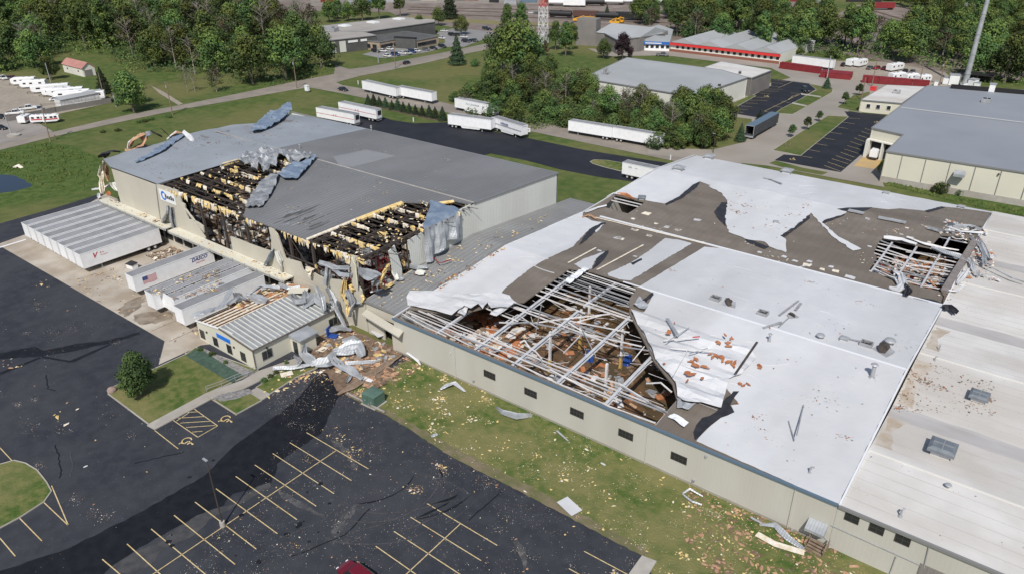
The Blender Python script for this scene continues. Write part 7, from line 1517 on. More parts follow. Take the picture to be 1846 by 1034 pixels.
def tree(p, kind, s=1., lab='', grp=None, sx=None, z=.05):
    k, v = kind
    def mk():
        if k == 'dec': return (crown_mesh(100+v, LF, 13, 5.6, 3400, .36, .12, lobes=[11, 8, 13, 10][v % 4]), trunk_mesh(v, 13, .35))
        if k == 'near': return (crown_mesh(200+v, [LF[0], LF[1], LF[0]], 7.6, 2.6, 7500, .17, .08, lobes=17), trunk_mesh(v, 7.2, .18, limbs=8))
        if k == 'tall': return (crown_mesh(300+v, LF, 17, 4.4, 3600, .36, .15, lobes=13), trunk_mesh(v, 17, .35))
        if k == 'small': return (crown_mesh(400+v, [LF[1], LF[1], LF[0]], 4.2, 1.5, 1500, .16, .3, lobes=8), trunk_mesh(v, 4.2, .1))
        if k == 'spr': return (crown_mesh(500+v, LS, 12, 3.6, 3600, .33, .15, True), trunk_mesh(v, 12, .28, limbs=2))
        if k == 'cone': return (crown_mesh(600+v, [LS[0], LS[1], LF[1]], 3.4, 1.35, 1300, .16, .1, True), trunk_mesh(v, 3.4, .1, limbs=0))
        if k == 'bush': return (crown_mesh(700+v, LF, 4.5, 3.4, 1500, .3, -.15, lobes=8), trunk_mesh(v, 4, .12))
        if k == 'pur': return (crown_mesh(800+v, LP, 12, 4.8, 3600, .33, .1), trunk_mesh(v, 12, .3))
        if k == 'rust': return (crown_mesh(850+v, LR, 9, 2.6, 900, .3, .1), trunk_mesh(v, 9, .2))
        if k == 'bare': return (trunk_mesh(900+v, 14, .22, 'deadwood', 16, True), crown_mesh(900+v, [LR[1], LF[1], LR[1]], 12, 3.2, 160, .25, .1))
        if k == 'thin': return (crown_mesh(950+v, [LR[1], LF[1], LF[0]], 13, 4.4, 900, .32, .1), trunk_mesh(v, 13, .25, 'deadwood', 12, True))
    c, t_ = proto(kind, mk)
    nm = {'dec':'deciduous_tree','near':'deciduous_tree','tall':'poplar_tree','small':'young_tree','spr':'spruce_tree','cone':'conical_shrub','bush':'bush','pur':'purple_leaf_tree','rust':'rusty_tree','bare':'bare_tree','thin':'thinning_tree'}[k]
    e = empty(nm, (p[0], p[1], z), rnd.uniform(0, 6.28), lab, 'shrub' if k in ('cone', 'bush') else 'tree', grp); e.scale = (s*(sx or 1), s*(sx or 1), s)
    for o in (c, t_):
        if o.parent is None: o.parent = e
        else: q_ = o.copy(); col.objects.link(q_); q_.parent = e
    return e
def zone(p, w, W2):
    q = scr((p[0], p[1], 0)); x0, x1 = min(a[0] for a in W2), max(a[0] for a in W2); y0, y1 = min(a[1] for a in W2), max(a[1] for a in W2)
    return ', '+('left end', 'left part', 'middle', 'right part', 'right end')[max(0, min(4, int(5*(q[0]-x0)/(x1-x0))))]+(', back', ', mid depth', ', front')[max(0, min(2, int(3*(q[1]-y0)/(y1-y0))))]
def scatter(poly_px, n, sp, kinds, lab, grp, smin=.8, smax=1.2, seed=1, mx=999, avoid=()):
    w = [tuple(Q(n, x, y)[:2]) for x, y in poly_px]; rr = random.Random(seed); X0, X1 = min(p[0] for p in w), max(p[0] for p in w); Y0, Y1 = min(p[1] for p in w), max(p[1] for p in w); k = 0
    W2 = [scr((a[0], a[1], 0)) for a in w]; y = Y0; row = 0
    while y < Y1:
        x = X0+(row % 2)*sp/2
        while x < X1:
            p = (x+rr.uniform(-.38,.38)*sp, y+rr.uniform(-.38,.38)*sp)
            if inside(p, w) and k < mx:
                kd = rr.choice(kinds); tree(p, (kd, rr.randrange(4 if kd in ('dec','tall') else 2)), rr.uniform(smin, smax), lab[kd]+zone(p, w, W2), grp); k += 1
            x += sp
        y += sp*.87; row += 1
    return k
LBL = {'dec':'leafy tree in the %s', 'tall':'tall leafy tree in the %s', 'bare':'bare grey tree in the %s', 'thin':'half-bare tree in the %s', 'bush':'low green bush in the %s', 'spr':'dark conifer in the %s', 'rust':'rusty-leaved tree in the %s'}
def labs_for(place): return {k: v % place for k, v in LBL.items()}
c1 = scatter([(-60,150),(0,138),(85,120),(105,100),(190,98),(245,140),(330,132),(420,152),(520,154),(598,130),(585,75),(500,36),(430,10),(200,-12),(-60,-12)], 0, 17.5, ['dec','dec','bare','thin','tall','dec','thin','bare','dec'], labs_for('wood behind the campers'), 'trees of the wood at the upper left', 1.2, 1.65, 3)
c2 = scatter([(835,205),(880,222),(960,232),(1010,236),(1100,238),(1200,258),(1275,262),(1300,240),(1250,210),(1180,200),(1040,170),(990,135),(905,140),(840,175)], 0, 8.2, ['dec','dec','bush','bush','thin','bush','bare'], labs_for('central grove'), 'trees of the central grove', .5, .85, 4)
c3 = scatter([(1240,75),(1330,90),(1400,98),(1440,104),(1520,109),(1600,112),(1650,116),(1700,128),(1780,150),(1930,158),(1930,110),(1780,75),(1640,75),(1540,78),(1440,50),(1300,40),(1200,52),(1160,56)], 0, 14, ['dec','dec','tall','dec','bush','dec','thin'], labs_for('belt before the rail yard'), 'trees of the belt before the rail yard', 1.0, 1.45, 5)
c4 = scatter([(1140,50),(1200,40),(1300,35),(1400,42),(1480,48),(1500,36),(1420,24),(1250,22),(1150,30)], 0, 12, ['dec','dec','tall'], labs_for('cluster right of the tank cars'), 'trees right of the tank cars', .9, 1.2, 6)
c5 = scatter([(1690,60),(1760,72),(1846,85),(1900,80),(1900,20),(1846,8),(1700,-5),(1640,0),(1600,-14),(1560,-10),(1640,15)], 0, 15, ['dec','dec','tall'], labs_for('far upper right corner'), 'trees in the far upper right corner', .8, 1.1, 7)
# individually placed
for n, x, y, kd, s, lab in [(10,610,266,('near',0),1.0,'single dense round tree on the front lawn island'),(1,715,598,('dec',0),1.05,'big dark round tree at the road bend verge'),(1,690,560,('dec',2),.9,'tree right behind the big dark round one'),(1,560,500,('spr',0),.8,'dark conifer at the end of the yard fence'),(1,275,425,('dec',1),.75,'dark green tree behind the first campers'),(1,1040,490,('bare',0),.75,'bare tree standing alone left of the roadside lawn patch'),(1,1155,490,('thin',1),.8,'thin half-bare tree on the roadside lawn'),(1,1000,490,('bare',1),.8,'bare tree at the wood edge near the lawn patch'),
 (17,1410,675,('spr',1),1.05,'large blue-green spruce by the road'),(17,1595,690,('bush',0),.7,'dark low shrub right of the large spruce'),(17,1455,365,('dec',3),.8,'light green spreading tree in the office lot'),(17,1335,200,('spr',0),1.5,'tall dark conifer behind the office lot'),(17,1025,330,('dec',1),.72,'round tree before the long dark building'),(17,1215,270,('dec',2),.8,'round tree at the end of the long dark building'),(17,425,215,('dec',0),1.25,'broad dark tree behind the long dark building, left'),(17,600,200,('tall',1),1.15,'tall dark tree behind the long dark building, middle'),(17,820,175,('tall',2),1.0,'half-bare tall tree behind the long dark building, right'),(17,280,220,('dec',3),.9,'tree behind the left end of the long dark building'),(17,80,235,('dec',2),1,'dark tree at the left end of the long dark building'),(17,170,200,('dec',1),1,'tree between the two dark trees at the long building'),
 (18,1175,530,('pur',0),1.0,'dark purple-leaved tree behind the white warehouse'),(18,1010,515,('dec',0),.7,'bright green round tree left of the purple one'),(18,170,290,('tall',0),.95,'tall thin tree at the end of the office lot, left'),(18,290,300,('tall',3),1.0,'tall thin tree at the end of the office lot, right'),(18,590,440,('tall',1),.85,'dark tree right of the mast'),(18,730,440,('tall',2),.8,'tree in front of the tall taupe end wall'),(18,500,490,('rust',0),.8,'rusty red-leaved tree at the mast foot'),(18,1040,120,('spr',1),.45,'lone small conifer among the tank cars'),
 (2,960,400,('dec',3),1.75,'largest green tree of the central grove'),(2,900,380,('dec',0),1.45,'big green tree at the left of the central grove'),(2,1040,400,('dec',1),1.55,'big green tree right of the largest one'),(2,1240,300,('tall',0),.95,'green tree behind the bare ones of the grove'),(2,1000,560,('dec',2),.8,'dark tree in front of the grove'),(2,830,520,('bush',1),1.2,'broad bush at the left tip of the grove'),(2,650,540,('bush',0),.75,'small bush at the lawn end of the grove'),(2,720,520,('bush',1),1,'rounded bush second from the grove tip'),
 (3,380,725,('spr',1),.45,'young ragged conifer beside the dark open trailer'),(3,475,640,('cone',0),1.3,'small dark conical tree behind the dark open trailer'),(3,205,590,('thin',0),.85,'ragged conifer before the white warehouse corner'),
 (3,643,705,('small',0),.95,'young round tree on the street lawn, nearest'),(3,722,668,('small',1),1.0,'young round tree on the street lawn, second'),(3,783,625,('small',0),.85,'young round tree on the street lawn, third'),(3,914,538,('small',1),1.05,'young round tree left of the small office'),(3,988,492,('small',0),1.05,'young round tree behind the small office'),(3,822,455,('cone',1),1.25,'small conical tree at the far street corner')]:
    tree(Q(n, x, y), kd, s, lab, None if kd[0] not in ('small',) else 'young trees along the right street')
# row of clipped conical shrubs
A = [(515,222),(560,226),(605,235),(655,245),(708,262),(755,265),(800,280),(848,290),(898,300),(952,312),(1010,322),(1058,332),(1118,350)]
for i, (x, y) in enumerate(A):
    tree(Q(14, x, y), ('cone', i % 2), [1.05,1.15,1,1.05,.95,1.2,1,1,.95,1,1.15,1.1,1.3][i], '%s conical shrub from the left in the hedge row behind the warehouse' % (ord_+['ninth','tenth','eleventh','twelfth','thirteenth'])[i], 'conical shrubs in a row behind the warehouse')
kerbed('mulch_bed', [(500,215),(560,215),(1000,300),(1150,345),(1130,362),(1000,340),(560,240)], M['soil'], 14, .05, False)
# bare trees in front of the white warehouse
for i, (x, y) in enumerate([(1430,590),(1570,600),(1640,620),(1680,640),(1450,500),(1300,520),(1240,540),(1135,540)]): tree(Q(2, x, y), ('bare', i % 2), [.7,.75,.8,.65,.8,.85,.8,.85][i], 'thin bare grey tree standing over the bushes, %s from the right' % ord_[[3,2,1,0,4,5,6,7][i]], 'bare grey trees over the grove')
scatter([(1000,575),(1110,640),(1250,690),(1500,720),(1700,790),(1846,810),(1880,790),(1800,700),(1600,660),(1300,640),(1100,600)], 2, 4.6, ['bush'], labs_for('hedge behind the trailers'), 'bushes beside the street trailers', .7, 1.2, 9)
scatter([(0,640),(60,770),(250,760),(300,700),(300,640),(200,610),(60,590)], 3, 4.8, ['bush','dec'], {'bush':'low green bush at the right tip of the grove','dec':'green tree at the right tip of the grove'}, 'trees at the right tip of the grove', .45, .95, 10)
# shrubs by the office and verge
for i, (x, y, s) in enumerate([(115,490,.16),(195,520,.18),(285,572,.13),(540,695,.17),(583,665,.14),(620,640,.14),(690,575,.12)]): tree(Q(12, x, y), ('bush', 0), s, '%s small yellow-green shrub beside the office, counted from the left' % ord_[i], 'small shrubs at the office')
for i, (x, y, s) in enumerate([(1400,990,.6),(1350,960,.45),(1560,990,.4),(1200,930,.3),(1250,925,.3),(1680,1000,.35),(1500,1000,.3),(1760,1025,.3)]): tree(Q(3, x, y), ('bush', i % 2), s, '%s green bush in the ditch before the cream panel wall' % ord_[i], 'bushes in the ditch by the cream wall')
for i, (x, y, s) in enumerate([(740,655,.35),(770,650,.4),(805,640,.4),(900,628,.35),(550,708,.3),(630,700,.35)]): e = tree(Q(1, x, y), ('bush', 1), s, 'fallen leafy branch heap on the road verge, %s from the right' % ord_[i], 'branch heaps on the road verge'); e.scale.z = .18

def undergrowth(name, n, poly, sp, hmin, hmax, nq, leaf, seed, lab, ms=None):
    w = [tuple(Q(n, x, y)[:2]) for x, y in poly]; rr = random.Random(seed); mb = MB(); X0, X1 = min(p[0] for p in w), max(p[0] for p in w); Y0, Y1 = min(p[1] for p in w), max(p[1] for p in w); y = Y0
    while y < Y1:
        x = X0
        while x < X1:
            p = (x+rr.uniform(-.5,.5)*sp, y+rr.uniform(-.5,.5)*sp); x += sp
            if not inside(p, w): continue
            h = rr.uniform(hmin, hmax); r = sp*rr.uniform(.5, .9); m0 = rr.choice((0, 0, 1, 1, 2))
            for i in range(nq):
                d = Vector((rr.gauss(0,1), rr.gauss(0,1), abs(rr.gauss(0,1)))).normalized(); q = rr.random()**.3; c = Vector((p[0]+d.x*r*q, p[1]+d.y*r*q, d.z*h*q)); nn = (d+Vector((rr.uniform(-.7,.7), rr.uniform(-.7,.7), rr.uniform(-.2,.8)))).normalized(); a = nn.orthogonal().normalized(); b = nn.cross(a); s_ = leaf*rr.uniform(.6,1.3); mb.mi = m0 if rr.random() < .8 else rr.randrange(3)
                mb.add([c-a*s_, c+b*s_*.6, c+a*s_, c-b*s_*.6], [(0,1,2,3)])
        y += sp
    tag(mb.build(name, ms or LF), lab, 'undergrowth', None, 'stuff')
undergrowth('undergrowth', 0, [(-60,148),(0,136),(85,118),(105,98),(190,96),(245,136),(330,128),(420,148),(520,150),(596,126),(583,75),(500,36),(430,10),(200,-5),(-60,-5)], 8.5, 4, 9.5, 95, .5, 1, 'dense leafy undergrowth filling the wood at the upper left')
undergrowth('undergrowth', 0, [(1240,78),(1330,92),(1400,98),(1440,103),(1520,108),(1600,111),(1650,116),(1700,128),(1780,150),(1930,156),(1930,112),(1780,78),(1640,78),(1540,80),(1440,54),(1300,44),(1200,54)], 7.5, 3, 8, 90, .45, 2, 'dense leafy undergrowth in the belt before the rail yard')
undergrowth('undergrowth', 0, [(835,205),(880,222),(960,232),(1010,236),(1100,238),(1200,258),(1275,262),(1300,240),(1250,212),(1180,205),(1040,175),(990,140),(905,145),(840,175)], 5, 1.5, 4.5, 110, .34, 3, 'dense bushes filling the central grove')
# ================= TORN METAL, DEBRIS, SMALL THINGS =================
def zA3(x, y): return zA2(x, y)
for k, (pts, m, off, amp, fq, lab, lift) in enumerate([
 ([(828,372),(850,325),(900,306),(1000,291),(1120,298),(1225,320),(1215,340),(1150,352),(1100,345),(1045,330),(1030,375),(960,415),(945,372),(900,408),(888,362)], 'sheetG', .25, 1.3, .8, 'crumpled grey roof sheets curled at the top of the left roof hole', None),
 ([(1255,322),(1232,322),(1190,352),(1110,365),(1040,425),(1072,449),(1140,449),(1180,410)], 'galvB', .5, .5, .5, 'blue-grey ribbed sheet peeled up beside the left roof hole', None),
 ([(1045,422),(1000,430),(950,462),(900,520),(860,590),(872,602),(950,596),(1000,530),(1030,470)], 'sheetG', .2, .8, .45, 'grey roof sheet bulging along the right side of the left roof hole', None),
 ([(1117,62),(1110,30),(1060,50),(1000,80),(940,125),(888,183),(900,190),(935,186),(1000,160),(1070,115)], 'galvB', .5, .55, .4, 'blue-grey sheet folded back on the far roof edge', None)]):
    drape('peeled_roof_sheet', 5, pts, zA3, off, m, amp=amp, fq=fq, grid=.7, lab=lab, cat='roof sheet', seed=60+k, lift=lift)
drape('peeled_roof_sheet', 20, [(340,540),(420,498),(500,455),(580,405),(690,308),(770,318),(680,375),(600,440),(520,480),(430,520),(360,545)], zA3, .3, 'galvB', amp=.45, fq=.5, grid=.6, lab='long pale rolled sheet lying across the left end of the grey roof', cat='roof sheet', seed=71)
def rq(pts, wd, m, lab, nm='torn_sheet', cat='torn sheet', **k):   # pts: (n, x, y, z)
    return ribbon(nm, [Q(*p) for p in pts], wd, m, lab, cat, **k)
def rF(n, pts, wd, m, lab, Y=YF-.45, **k): return ribbon('torn_sheet', [QY(n, x, y, Y+(q_[0] if q_ else 0)) for x, y, *q_ in pts], wd, m, lab, 'torn sheet', **k)
for k, (pts, wd, m, lab) in enumerate([([(20,285,415,13),(20,290,360,14.5),(20,340,318,15.5)],.7,'membrane','white edge strip of the torn brown heap behind the left roof end'),([(20,300,400,13.2),(20,330,340,15),(20,400,290,16),(20,420,330,14.5)],2.6,'insulP','brown torn insulation heap sticking up behind the left roof end'),([(20,270,425,12.6),(20,350,415,12.9),(20,440,385,13)],2.2,'insulP','low brown torn edge under the brown heap'),([(20,350,400,13),(20,410,370,14),(20,420,290,16)],2.4,'insulP','brown torn insulation flap right of the brown heap'),([(20,420,340,14.5),(20,440,290,16),(20,480,280,16)],1.3,'galv','silver sheet curl between the brown heap and the dark rods'),([(20,560,240,17),(20,600,275,15.5),(20,632,305,13.5)],.25,'steelK','long dark rod sticking up behind the roof edge'),([(20,480,265,16),(20,530,290,15),(20,575,312,13.6)],.5,'steelK','short dark rod with white tip behind the roof edge'),
 ([(20,615,335,13.3),(20,650,300,14.2),(20,695,265,15)],.5,'membrane','thin white strip rising at the left of the folded white flap'),([(20,640,320,13.5),(20,700,275,14.8),(20,750,285,14.3)],1.2,'insulP','brown flap between two white strips on the roof edge'),([(20,755,268,15),(20,800,300,14.3),(20,850,365,13.4)],1.1,'membrane','white flap curled over the roof near the far left edge'),
 ([(20,68,490,12),(20,90,445,13.6),(20,150,430,13.8),(20,215,440,13.0)],2.6,'black','black curved sheet at the left end of the grey roof'),
 ([(20,75,520,11.5),(20,80,600,8.5),(20,60,700,6),(20,70,800,4.5)],1.0,'insulW','white and yellow wall lining hanging at the far left corner'),([(20,100,560,11.5),(20,105,620,9),(20,120,690,7)],1.1,'insulP','brown torn lining at the left corner of the cream wall'),([(20,50,560,10),(20,40,640,7),(20,60,720,5)],.5,'insulW','thin white strip hanging at the far left corner'),([(20,90,740,6),(20,150,700,6.8),(20,195,770,5.5)],1.6,'wallG','bent pale panel leaning at the left end of the dock canopy'),([(20,-20,760,4),(20,40,750,4.6),(20,90,720,5.2)],.5,'membrane','white beam sticking out left of the dock canopy'),([(20,40,790,4.6),(20,45,850,3),(20,70,900,1.2)],1.2,'membrane','white sheet hanging over the left dock corner'),([(20,110,780,5.2),(20,130,810,4.8)],1.4,'rustb','brown board scrap on the left end of the dock canopy')]):
    rq(pts, wd, m, lab, seed=80+k, amp=.35)
for k, (n, pts, wd, m, lab) in enumerate([(15,[(280,620),(290,700),(250,790),(200,830)],2.2,'galv','grey blue sheet flap stuck on the cream wall below the logo sign'),(15,[(340,640),(360,740),(370,850),(390,960)],1.3,'sheetG','dark underside flap hanging below the logo sign'),(5,[(1010,825),(1000,870),(970,905)],2.0,'galvB','blue-grey flap hanging on the low torn wall strip'),(5,[(1030,830),(1050,880),(1060,940)],1.0,'wallG','pale flap beside the blue-grey one on the low torn wall'),
 (21,[(180,590),(260,610),(330,640),(470,640)],1.1,'galv','silver sheet draped along the torn wall top behind the office'),(21,[(265,610),(270,700),(260,830),(300,880),(360,1000),(370,1050)],1.5,'galv','long silver sheet hanging down the torn cream wall'),(21,[(320,640),(400,690),(480,700)],1.6,'sheetG','grey crumpled sheet lying in the torn corner opening'),(21,[(560,650),(640,690),(720,720),(700,800)],1.8,'sheetG','grey crumpled sheet at the foot of the torn corner'),(21,[(420,740),(410,840),(400,920)],.9,'insul','yellow lining strip standing in the torn wall corner'),(21,[(470,790),(490,830),(480,860)],1.1,'insul','yellow insulation wad beside the corner strip'),(21,[(500,530),(520,620),(530,740),(540,830)],.7,'wallY','narrow cream wall strip hanging at the very corner'),(21,[(60,640),(110,660),(100,720)],1.4,'insulW','pale torn panel scraps on the ragged wall piece'),(21,[(150,600),(160,640)],.6,'insul','yellow wad on the ragged wall top'),(21,[(580,880),(600,920),(570,960)],.7,'insul','yellow wad at the corner of the connecting roof'),(21,[(470,1000),(540,960),(580,950)],.9,'galv','silver strip at the corner of the connecting roof')]):
    rF(n, pts, wd, m, lab, seed=100+k, amp=.4)
for k, (pts, wd, m, lab) in enumerate([([(21,840,590,9.5),(21,780,700,8),(21,740,800,7)],1.2,'insul','yellow lining sheet fallen from the gable wall onto the grey roof'),([(21,740,790,6.9),(21,800,820,6.9),(21,870,770,7.1)],1.0,'insul','curled yellow sheet lying at the gable wall foot'),([(21,860,600,9.2),(21,880,680,7.8),(21,910,750,7)],1.2,'wallG','pale curled panel leaning on the grey connecting roof'),([(21,660,860,6.6),(21,770,830,6.8)],.35,'membrane','white strip on the grey connecting roof'),([(21,920,740,7),(21,970,730,7.1)],.9,'galv','small pale sheet on the grey connecting roof'),([(21,1000,610,7.6),(21,1100,630,7.8),(21,1190,620,8)],1.1,'galv','long pale box flashing lying at the gable wall foot'),([(21,1085,670,7.5),(21,1165,680,7.6)],1.5,'wallG','pale square panel on the grey connecting roof'),([(21,1250,540,8.2),(21,1300,590,8),(21,1350,580,8),(21,1410,560,8)],.25,'red','thin red strip lying on the grey connecting roof'),([(21,960,560,9),(21,980,620,8)],.8,'insul','yellow wad under the hanging silver sheet'),([(21,1100,460,10),(21,1110,540,8.5)],.8,'insul','yellow wad hanging left of the silver sheet')]):
    rq(pts, wd, m, lab, seed=130+k, amp=.3)
# big sheet draped over the gable eave
def hanging_sheet():
    NU, NV = 16, 22; vs = []; rr = random.Random(4)
    for i in range(NU+1):
        u = i/NU; y0 = 82.2+u*9.6
        for j in range(NV+1):
            v = j/NV
            if v < .45:
                f = v/.45; x = -89.8+2.0*(1-u)*1.2+(7.2-2.0*(1-u)*1.2)*f; y = 93.2-6.5*(1-u)*(.35+.65*f)+0*u if False else (91.5-(1-u)*(2.5+7*f)+(.3*u)); z = zA(0, y)+.35+.3*noise.noise(Vector((x*.6, y*.6, 1)))
            else:
                f = (v-.45)/.55; ya = 91.8-(1-u)*9.5; y = ya-.6*f+.5*math.sin(u*14)*f*.3; x = -82.5+.55*f*(1+math.sin(u*17))+.35*noise.noise(Vector((y*1.2, f*3, 2))); z = 13.7-f*(5.0+1.0*math.sin(u*5+1))
            vs.append((x, y, z))
    mb = MB(); n = NV+1
    for i in range(NU):
        for j in range(NV): pass
    fs = [(i*n+j, (i+1)*n+j, (i+1)*n+j+1, i*n+j+1) for i in range(NU) for j in range(NV)]
    mb.add(vs, fs); mb.m = [0 if (k % NV) < 10 else 1 for k in range(len(fs))]
    o = mb.build('draped_roof_sheet', [M['galvB'], M['galv']]); md = o.modifiers.new('t', 'SOLIDIFY'); md.thickness = .04
    tag(o, 'large blue-grey roof sheet draped over the gable eave and hanging down in silver folds', 'roof sheet')
hanging_sheet()
# sheets at the office and the entrance yard
for k, (pts, wd, m, lab) in enumerate([([(12,60,245,4.3),(12,150,222,4.3),(12,250,190,4.4),(12,290,130,4.6),(12,320,70,4.7)],2.0,'galv','rolled grey sheet lying from the last trailer onto the office roof'),([(12,300,180,4.6),(12,370,120,4.7),(12,430,150,4.6)],2.0,'sheetG','dark crumpled sheet on the stripped office roof'),([(12,420,120,4.8),(12,520,60,5),(12,650,75,4.9)],1.3,'galv','white silver sheet arched over the stripped office roof'),([(12,430,110,4.7),(12,500,140,4.6),(12,560,155,4.6)],1.6,'galv','small blue silver sheet on the stripped office roof'),([(12,810,90,5.4),(12,815,175,4.6),(12,870,120,5.2),(12,960,200,4.4)],1.4,'galv','crumpled silver sheet on the rear corner of the office roof'),([(12,700,90,5),(12,830,85,5)],2.0,'wallY','cream wall panel lying behind the office roof'),([(12,960,70,8),(12,990,150,5.5),(12,1030,230,3.5),(12,1085,335,1)],1.1,'galv','long silver sheet hanging from the corner to the ground beside the office'),([(12,1060,110,7),(12,1100,200,4.5),(12,1100,260,3.5)],.9,'insul','yellow lining hanging at the corner beside the office'),([(12,240,330,4.5),(12,330,375,4.2)],.5,'membrane','white bent trim on the front of the office roof ridge'),
 ([(12,815,440,2.2),(12,800,500,1.2),(12,870,560,.8),(12,960,540,.9),(12,1010,500,1.2)],1.3,'galv','arched silver sheet in front of the office porch'),([(12,1000,500,1.0),(12,1090,470,1.4),(12,1165,450,1.6),(12,1200,520,.8)],1.9,'galv','large flat silver sheet in the entrance yard'),([(12,990,530,.8),(12,1040,590,.7),(12,1110,620,.7),(12,1190,680,.5)],1.4,'galv','silver sheet twisting towards the green cabinet'),([(12,600,605,.5),(12,720,598,.6),(12,880,572,.8)],.8,'galv','long narrow silver sheet pointing at the office corner'),([(12,1080,570,.6),(12,1180,558,.6),(12,1310,552,.5)],.8,'galv','narrow silver sheet pointing at the grey roof canopy'),([(12,1100,600,.4),(12,1180,660,.4),(12,1260,690,.3)],.9,'membrane','white strip lying next to the rotten boards'),([(12,1090,700,.3),(12,1120,650,.5)],1.0,'galv','small silver sheet near the green cabinet'),
 ([(12,1030,775,.3),(12,1130,720,.4),(12,1230,650,.4),(12,1340,580,.4),(12,1450,510,.4)],1.1,'wood','long row of rotten brown boards behind the green cabinet'),([(12,1270,350,.6),(12,1320,390,.8)],1.2,'membrane','white panel leaning in the dark doorway'),([(12,1490,500,.8),(12,1560,550,.4),(12,1580,580,.2)],.5,'membrane','thin white strip leaning at the foot of the beige wall corner'),([(12,650,650,.25),(12,730,630,.25)],1.2,'insulW','cream board lying on the small lawn by the path'),([(12,910,470,.3),(12,950,480,.3)],1.4,'insulW','cream board lying beside the porch')]):
    rq(pts, wd, m, lab, seed=160+k, amp=.4 if 'silver' in lab else (0 if 'panel' in lab or 'board lying' in lab else .2))
rubble('entrance_debris', (-88, -74, 57.5, 67), 420, (.2, 1.2), (.05, .3), ['wood', 'dirt', 'insulP', 'insulW', 'insul', 'dirt', 'steelG'], z=.1, lab='brown rubbish strewn over the yard between office and grey-roofed link building', cat='debris', seed=51)
rubble('board_debris', (-79, -70, 57.5, 63), 200, (.3, 1.6), (.05, .3), ['wood', 'insulP', 'dirt', 'insulP'], z=.1, lab='rotten brown boards heaped behind the green cabinet', cat='debris', seed=52)
rubble('dock_debris', (-141, -129, 62, 67.5), 500, (.12, .8), (.03, .18), ['dirt', 'wood', 'insulP', 'insulW', 'mud'], z=.1, lab='brown litter on the apron between the two groups of docked trailers', cat='debris', seed=53)
rubble('dock_debris', (-110, -103.5, 51, 66), 120, (.12, .6), (.03, .15), ['dirt', 'wood', 'insul'], z=.1, lab='brown litter on the apron beside the office', cat='debris', seed=54)
# thin silver lines of debris on the lawn and lot
for k, (n, pts, wd, m, lab) in enumerate([(11,[(772,242,.2),(800,265,.6),(870,285,.8),(940,280,.2)],.9,'galv','curved white-silver sheet lying on the lawn under the second window'),(11,[(508,160,.3),(540,140,.6),(575,130,.7),(625,170,.2)],.8,'galv','bent silver scrap on the lawn left of the first window'),(11,[(1085,680,.15),(1155,745,.15)],1.6,'membrane','white rectangular plank at the lawn edge'),(11,[(1060,355,.3),(1115,405,.15)],.6,'galv','small silver strip on the lawn under the third window'),(11,[(1655,650,.3),(1690,630,.8),(1750,665,.3)],.4,'galv','bent light frame lying at the wall foot, upper part'),(11,[(1655,655,.3),(1700,690,.3),(1745,705,.2)],.5,'galv','bent light frame lying at the wall foot, lower part'),(9,[(368,838,.3),(430,840,.5),(480,890,.3),(545,935,.2)],.7,'galv','long bent silver flashing left of the wooden steps'),(9,[(358,875,.2),(430,915,.25),(545,950,.2)],.8,'insulW','long cream board left of the wooden steps'),(9,[(335,810,.3),(380,835,.3)],.5,'galv','small silver flashing end left of the wooden steps'),(11,[(465,382,.1),(495,370,.15)],.5,'galv','small blue-grey sheet at the lawn edge'),(11,[(1268,507,.1),(1290,518,.1)],.35,'membrane','small white slip on the lawn under the fourth window'),(11,[(365,0,.5),(395,25,.3),(410,40,.1)],.4,'membrane','white strip at the wall corner beside the lawn'),(1,[(70,895,.2),(95,880,.6),(118,895,.1)],1.4,'insulW','pale scrap in the tall grass by the pond'),(10,[(358,575,.05),(376,567,.08)],.3,'membrane','small white scrap alone on the left asphalt'),(9,[(620,885,1.2),(665,930,.2)],.12,'steelG','grey rod leaning by the wooden steps'),(23,[(505,265,.3),(570,268,.4)],.5,'deadwood','bleached log beside the street'),(23,[(590,275,.3),(760,300,.3)],.25,'deadwood','long fallen pale branch beside the street')]):
    ribbon('ground_scrap', [Q(n, x, y, z) for x, y, z in pts], wd, m, lab, 'scrap', amp=0 if ('plank' in lab or 'board' in lab) else .15, seed=200+k)
for k, (pts, wd, m, lab) in enumerate([([(12,720,110,5),(12,760,160,5),(12,820,150,5.2)],1.3,'sheetG','dark grey sheet lying across the office roof ridge end'),([(12,880,60,8),(12,920,130,6.2),(12,940,220,4.4)],1.2,'galv','grey sheet sliding down from the torn wall onto the office'),([(12,1090,80,7.5),(12,1130,160,5.6),(12,1110,260,3.4)],.9,'sheetG','dark grey sheet hanging over the corner beside the yellow lining'),([(12,940,350,1.0),(12,1040,330,1.4),(12,1120,350,.8)],1.1,'sheetG','dark crumpled sheet at the torn corner foot'),([(12,1060,420,.9),(12,1130,400,1.3),(12,1190,430,.6)],1.2,'galv','crumpled grey sheet in front of the dark doorway'),([(12,740,520,.9),(12,780,560,1.4),(12,760,600,.5)],.9,'galv','crumpled sheet leaning on the office porch'),([(12,880,590,.8),(12,960,580,1.2),(12,1040,560,.8)],1.0,'sheetG','dark grey sheet under the flat silver ones'),([(12,640,40,4.7),(12,700,70,4.9),(12,780,60,5)],.9,'galv','silver strip behind the office roof'),([(13,1500,900,4.5),(13,1600,850,4.8),(13,1760,780,4.5)],1.2,'galv','long silver sheet on the last trailer roof')]):
    rq(pts, wd, m, lab, seed=300+k, amp=.4)
